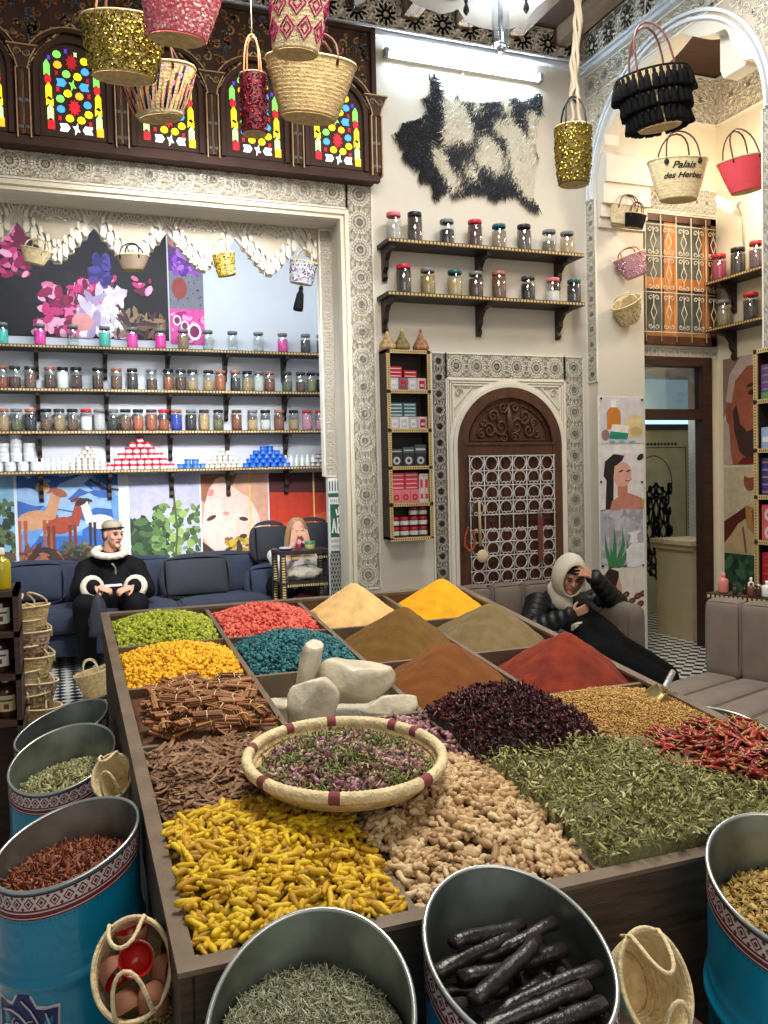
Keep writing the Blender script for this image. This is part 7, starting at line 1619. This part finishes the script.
mc = thing('macrame_hanger', 'cream macrame yarn hanger holding the gold bucket bag', 'hanger', at(577, 60, 'Y', 3.4))
for k in range(4):
    ph_ = k*pi/2; P = []
    for i in range(30):
        y = -20+i*5.2; c = at(576+2*sin(i*.25), y, 'Y', 3.4); w_ = (.012 if i < 20 else .012+.018*(i-20)/9)*(1+.3*sin(i*.9)); P.append(c+V((w_*cos(ph_+i*.35*(i < 22)), w_*sin(ph_+i*.35*(i < 22)), 0)))
    MB().tube(P, .0085, 6).build('yarn', [pm(216, 200, 176, rough=.9)], mc)
tas = MB(); tas.lathe([(.0, .002), (.004, 0), (.006, -.006), (.005, -.012), (.009, -.02), (.013, -.055), (.012, -.062), (.0, -.060)], 8); tasm = tas.mesh('tassel', [blackcloth])
def tassels(t, S, a, b_, d):
    for row, (tt, n_) in enumerate(((.97, 34), (.66, 30), (.36, 26))):
        for q in range(n_):
            p, du, dv, nn = sdisc(S, 2*pi*(q+.5*(row % 2))/n_, tt, .008); o = bpy.data.objects.new('tassel', tasm); col.objects.link(o); o.parent = t
            o.matrix_basis = Mx.Translation(p) @ Mx.Rotation(random.uniform(-.15, .15), 4, 'Y') @ Mx.Scale(1.75, 4)
M, a, d = hang(652, 76, 72, 128, 4.0, -.1, R_(-8)); basket('hanging_basket', 'straw basket covered in rows of black tassels hanging before the arch', M, a, a*.6, d, .58, palm_l, hm=pm(110, 52, 44), hh=.27, rimm=blackcloth, decor=tassels, cord=CZ, hspan=.5)
M9, a9, d9 = hang(678, 163, 60, 200, 5.15); 
def textdeco(t, S, a, b_, d):
    for body, zt, sz in (('Palais', .72, .066), ('des Herbes', .48, .054)):
        cu = bpy.data.curves.new('lettering', 'FONT'); cu.body = body; cu.size = sz; cu.shear = .35; cu.align_x = 'CENTER'; cu.extrude = .0; cu.offset = .0012
        ob = bpy.data.objects.new('tmp', cu); col.objects.link(ob); dg = bpy.context.evaluated_depsgraph_get(); me = bpy.data.meshes.new_from_object(ob.evaluated_get(dg)); bpy.data.objects.remove(ob)
        for v in me.vertices:
            tt = zt+v.co.y/d; r = a*(.62+.38*tt); th = -pi/2+v.co.x/r*1.15; v.co = S(th, max(0, min(1, tt)), .006)
        me.materials.clear(); me.materials.append(blackcloth2); o = bpy.data.objects.new('lettering', me); col.objects.link(o); place(o, t, True)
basket('hanging_basket', 'pale basket lettered with black handwriting hanging in the side room', M9, a9, a9*.6, d9, .6, palm_l, handles='patch', hm=leather, hh=.20, decor=textdeco, sag=.01, rimm=palm_l)
M, a, d = hang(741, 160, 48, 192, 4.95, 0, R_(-10)); basket('hanging_basket', 'coral red basket with straw base hanging at the right edge', M, a, a*.6, d, .62, pm(230, 80, 92, rough=.8), hm=leather, hh=.20)
M, a, d = hang(627, 208, 34, 226, 5.96, 0, R_(15)); basket('hanging_basket', 'small straw basket with dark handle, topmost of three on the jamb', M, a, a*.4, d, .7, palm_l, hm=leather, hh=.09)
M, a, d = hang(636, 214, 22, 228, 5.86, 0, R_(10)); basket('hanging_basket', 'tiny black fringed basket overlapping the topmost small straw one', M, a, a*.4, d, .8, blackcloth, hm=leather, hh=.08)
M, a, d = hang(629, 256, 34, 278, 5.96, 0, R_(-20)); basket('hanging_basket', 'small mauve sequined basket, middle one of three on the jamb', M, a, a*.4, d, .6, pm(170, 120, 130), hm=tanleather, hh=.05, sequins=([rgb(180, 130, 140), rgb(214, 180, 186), rgb(130, 84, 96)], 500, .005))
M, a, d = hang(626, 302, 32, 326, 5.94, 0, R_(-25), R_(35)); basket('hanging_basket', 'small straw basket edged with gold sequins, lowest of three on the jamb', M, a, a*.55, d, .6, palm_l, hm=palm_l, hh=.05, sequins=(gold, 260, .005))
M, a, d = hang(223, 254, 22, 276, 6.36, 0, R_(-8)); basket('hanging_basket', 'little gold sequined pouch hanging from the niche valance', M, a, a*.5, d, .75, pm(150, 120, 40), hm=palm_l, hh=.10, sequins=(gold, 300, .006))
M, a, d = hang(304, 262, 28, 284, 6.36, 0, R_(10)); t_ = basket('hanging_basket', 'little silver sequined basket with black tassel hanging in the niche corner', M, a, a*.5, d, .75, pm(170, 170, 176), hm=palm_l, hh=.08, sequins=([rgb(130, 130, 140), rgb(190, 190, 196), rgb(80, 78, 86), rgb(150, 100, 130)], 320, .006))
o = bpy.data.objects.new('tassel', tasm); col.objects.link(o); o.parent = t_; o.matrix_basis = Mx.Translation(V((.01, -.02, -d-.02))) @ Mx.Scale(3., 4)
M, a, d = hang(37, 250, 32, 264, 6.36, 0, R_(14)); basket('hanging_basket', 'small cream straw basket hanging from the valance at the far left', M, a, a*.6, d, .55, palm_l, hm=palm_l, hh=.06)
M, a, d = hang(132, 256, 34, 270, 6.36); basket('hanging_basket', 'small dark basket hanging from the valance before the rose banner', M, a, a*.6, d, .6, pm(120, 104, 84), hm=blackcloth2, hh=.07)
# baskets between the drums
def face_basket(px, py, Y, wpx, dpx, nrm, label, body=palm, **k):
    P = at(px, py, 'Y', Y); dist = (P-CAM).dot(fw); a = wpx/2*dist/F; n_ = V(nrm).normalized(); x = n_.cross(V((0, 1, .0))) if abs(n_.y) < .5 else V((1, 0, 0)); x = (x-n_*x.dot(n_)).normalized(); y = n_.cross(x)
    M = Mx((x, y, n_)).transposed().to_4x4(); M.translation = P; return M, a, dist
M, a, dist = face_basket(132, 968, 1.62, 78, 0, (-.25, -.62, .6), '')
bk = basket('market_basket', 'gold beaded straw basket of red clay cups beside the nearest left drum', M, a, a*1.25, .19, .6, palm_l, hm=palm_l, hh=.05, hspan=.45, sequins=(gold, 1500, .0042), rimm=palm_l, bulge=.15)
clay = mat('clay', rgb(142, 92, 66), rough=.7, var=.2, vs=20); clayred = mat('red_glaze', rgb(170, 24, 20), rough=.25)
cupb = None
for k, (x, y, z, rx, ry_, s) in enumerate(((.012, .012, .006, .35, .1, 1.), (-.038, .01, -.02, 1.4, .6, .95), (-.02, -.048, -.015, 1.9, .2, .9), (.03, -.055, -.012, 2.8, -.2, .95), (.05, -.01, -.03, 1.2, 1.2, .95), (.0, .062, -.03, -.9, 0, .95))):
    Mc = M @ Mx.Translation(V((x, y, z))) @ Mx.Rotation(rx, 4, 'X') @ Mx.Rotation(ry_, 4, 'Y') @ Mx.Scale(s, 4)
    lb = 'red-glazed clay cup, %s in the beaded basket' % ('uppermost with its red inside facing up', 'leaning at the left', 'lying at the lower left', 'upside down at the bottom', 'tucked at the right', 'hidden at the back')[k]
    if cupb is None:
        cupb = thing('clay_cup', lb, 'cup', Mc, 'clay cups in the basket')
        MB().lathe([(0, -.022), (.016, -.022), (.026, -.012), (.031, .004), (.033, .016), (.0315, .018)], 20).build('cup_body', [clay], cupb, local=True); MB().lathe([(.0325, .017), (.029, .016), (.026, 0), (.018, -.012), (0, -.015)], 20).build('glazed_inside', [clayred], cupb, local=True)
    else: dup(cupb, Mc, lb)
M, a, dist = face_basket(656, 985, 1.22, 72, 0, (-.15, -.85, .45), ''); basket('market_basket', 'round-mouthed straw basket with looped handle between black pod drum and right drum', M, a, a*1.45, .12, .62, palm_l, hm=palm_l, hh=.055, hspan=.42)
M, a, dist = face_basket(112, 776, 2.48, 40, 0, (-.3, -.6, .6), ''); basket('market_basket', 'small straw basket squeezed between the two nearer left drums and the table', M, a, a*1.2, .10, .62, palm_l, hm=palm_l, hh=.05, hspan=.4)
st_ = thing('wooden_stool', 'low wooden stool under the straw basket between the front drums', 'stool', (1.01, 1.31, 0)); MB().bb((.90, 1.20, .515), (1.12, 1.42, .54)).build('seat', [darkwood], st_)
for x_ in (.92, 1.10):
    for y_ in (1.22, 1.40): MB().bb((x_-.015, y_-.015, 0), (x_+.015, y_+.015, .515)).build('leg', [darkwood], st_)
bM2 = Mx.Translation(V((.20, 6.75, .20))) @ Mx.Rotation(R_(-12), 4, 'Y'); basket('market_basket', 'small straw basket standing on the tiles at the far table corner', bM2, .13, .10, .19, .65, palm, hm=palm_l, hh=.08, hspan=.4)
# stack of small baskets beside the bottle cabinet
tag(MB().bb((-.26, 4.10, 0), (.0, 4.4, .46)).bb((-.27, 4.09, .46), (.01, 4.41, .48)).build('wooden_crate', [darkwood]), 'dark wooden crate under the stack of small baskets on the left', 'crate')
pat_m = [palm, palm_l, mat('red_cream_weave', rgb(150, 84, 74), rough=.8, var=.5, vs=60, bump=.5, bs=100, c2=rgb(214, 190, 160)), mat('brown_cream_weave', rgb(110, 84, 60), rough=.8, var=.5, vs=70, bump=.5, bs=100, c2=rgb(206, 180, 140))]
for k in range(9):
    z = .585+k*.058+.01*(k % 2); basket('small_basket', 'small %s basket, %s from the bottom of the stack beside the bottle cabinet' % (('straw', 'pale straw', 'red and cream', 'brown and cream')[(k*3) % 4], nms(k)), Mx.Translation(V((-.125+.012*(-1)**k-.004*k, 4.25, z))) @ Mx.Rotation(.3*k, 4, 'Z') @ Mx.Rotation(R_(4*(-1)**k), 4, 'Y'), .105, .095, .10, .72, pat_m[(k*3) % 4], hm=palm_l, hh=.045, coils=6, group='small baskets stacked on the left', hspan=.35)
# bottle cabinet at the left edge
CX1 = at(18, 600, 'Y', 3.62).x; zs_ = [at(10, y, 'Y', 3.7).z for y in (589, 629, 671, 716)]
bc_ = thing('bottle_cabinet', 'dark wooden open cabinet of oil bottles at the left edge', 'cabinet', (CX1-.28, 3.8, 0))
MB().bb((CX1-.02, 3.62, 0), (CX1, 3.96, zs_[0])).bb((CX1-.6, 3.62, 0), (CX1-.58, 3.96, zs_[0])).bb((CX1-.6, 3.94, 0), (CX1, 3.96, zs_[0])).build('carcass', [darkwood], bc_)
for z in zs_: MB().bb((CX1-.6, 3.62, z-.022), (CX1, 3.96, z)).build('shelf', [darkwood], bc_)
oil = mat('golden_oil', rgb(176, 160, 20), rough=.1, var=.1, coat=.5); oild = mat('dark_oil', rgb(60, 34, 16), rough=.1, coat=.5)
for k in range(4):
    for j in range(2):
        lb = '%s oil bottle, %s on the %s of the left cabinet' % (('golden yellow', 'dark labelled', 'dark labelled', 'dark labelled')[k], ('at the right end', 'second from right')[j], ('top', 'upper shelf', 'middle shelf', 'bottom shelf')[k])
        bottle(None, .036, .165, oil if k == 0 else oild, (226, 226, 216), lb, 'oil bottles in the left cabinet', 'oil_bottle', M=Mx.Translation(V((CX1-.06-.085*j-(.0, .008, .018, .0)[k], 3.70, zs_[k]+.001))), labelc=None if k == 0 else ((226, 220, 206), (230, 226, 214), (206, 190, 140))[k-1])
# lamp and hide canopy at the top
ZL = 4.0; outl = [(332, -60), (342, -8), (356, 6), (364, 2), (374, -12), (404, -4), (418, 6), (442, 14), (452, 12), (458, 9), (466, 22), (478, 27), (492, 30), (508, 29), (520, 27), (524, 36), (527, 20), (536, 8), (548, -2), (575, -12), (600, -18), (610, -70), (500, -130), (400, -110)]
pp_ = [at(x, y, 'Z', ZL) for x, y in outl]; ca_ = thing('hide_canopy_lamp', 'white scalloped hide canopy with black iron drops and glass tube lamp, cut by top edge', 'lamp', at(500, 0, 'Z', ZL))
MB().prism([(p.x, p.y) for p in pp_], 0, .012, (V((0, 0, ZL)), X3, Y3, Z3)).build('canopy', [mat('white_hide', rgb(226, 224, 214), rough=.8, var=.12, vs=5)], ca_)
for x, y in ((466, -2), (526, -4), (352, -8)):
    p = at(x, y, 'Z', ZL); MB().lathe([(.004, .0), (.012, -.01), (.006, -.03), (.014, -.05), (.016, -.065), (.008, -.08), (0, -.09)], 10, p).build('iron_drop', [blackcloth2], ca_)
p0 = at(501, 50, 'Z', ZL-.28); r0 = .044
MB().lathe([(r0*.5, 0), (r0*.9, .01), (r0, .03), (r0, .30)], 20, p0).build('glass_tube', [thinglass('lamp_glass', (.85, .9, .95), .3)], ca_)
MB().tube([p0+Z3*.04, p0+Z3*.3], .012, 8).build('filament', [mat('chrome', rgb(200, 205, 215), rough=.15, metal=1)], ca_)
MB().lathe([(.012, 0), (.03, .012), (.02, .03)], 14, p0-Z3*.012).build('finial', [mat('chrome', rgb(200, 205, 215))], ca_)
WARM = (1, .86, .68); COOL = (.86, .93, 1)
# ------------------------------------------------------------------ light
def area(n, loc, size, e, c=(1, 1, 1), rot=(0, 0, 0), sy=None):
    L = bpy.data.lights.new(n, 'AREA'); L.energy = e; L.color = c; L.size = size
    if rot != (0, 0, 0) and c != COOL and loc[1] > 3: L.spread = R_(48)
    if sy: L.shape = 'RECTANGLE'; L.size_y = sy
    o = bpy.data.objects.new(n, L); col.objects.link(o); o.location = loc; o.rotation_euler = rot; return o
def point(n, loc, e, c, r=.1):
    L = bpy.data.lights.new(n, 'POINT'); L.energy = e; L.color = c; L.shadow_soft_size = r
    o = bpy.data.objects.new(n, L); col.objects.link(o); o.location = loc; return o
area('ceiling_lamp_light', (1.2, 2.6, 4.95), 1.6, 150, (1, .93, .82))  # added overhead fill, no lamp fitting belongs to it
area('ceiling_lamp_light', (3.0, 4.4, 4.9), .8, 45, (.95, .97, 1))  # second added fill under the ceiling, without a fixture
area('ceiling_lamp_light', (1.0, 3.4, 4.2), .6, 27, (.96, .96, 1), (R_(60), 0, 0))  # unseen fill tilted into the niche, added to brighten its posters
area('patio_light', (1, -1.8, 3.2), 3, 45, (1, .93, .84), (R_(65), 0, 0))  # fill added behind the camera in place of daylight from that side
area('niche_tube_light', (.9, 6.8, 4.1), 2.4, 48, COOL, (R_(28), 0, 0), .3)  # cool fill added to keep the niche from going dark, no tube built
point('side_room_light', (5.1, 5.3, 3.9), 30, WARM, .12)
point('corridor_light', (5.6, 7.2, 2.3), 4, WARM, .1)
point('canopy_lamp_light', tuple(at(505, 38, 'Z', 3.78)), 7, (.95, .97, 1), .04)
w = bpy.data.worlds.new('world'); bpy.context.scene.world = w; w.use_nodes = True
w.node_tree.nodes['Background'].inputs[0].default_value = (.9, .93, 1, 1); w.node_tree.nodes['Background'].inputs[1].default_value = .2
vs = bpy.context.scene.view_settings; vs.view_transform = 'Standard'; vs.look = 'None'; vs.gamma = 1; vs.exposure = 0.5; vs.use_curve_mapping = False
bpy.context.scene.cycles.max_bounces = 6; bpy.context.scene.cycles.transparent_max_bounces = 12
bpy.context.scene.cycles.sample_clamp_indirect = 3
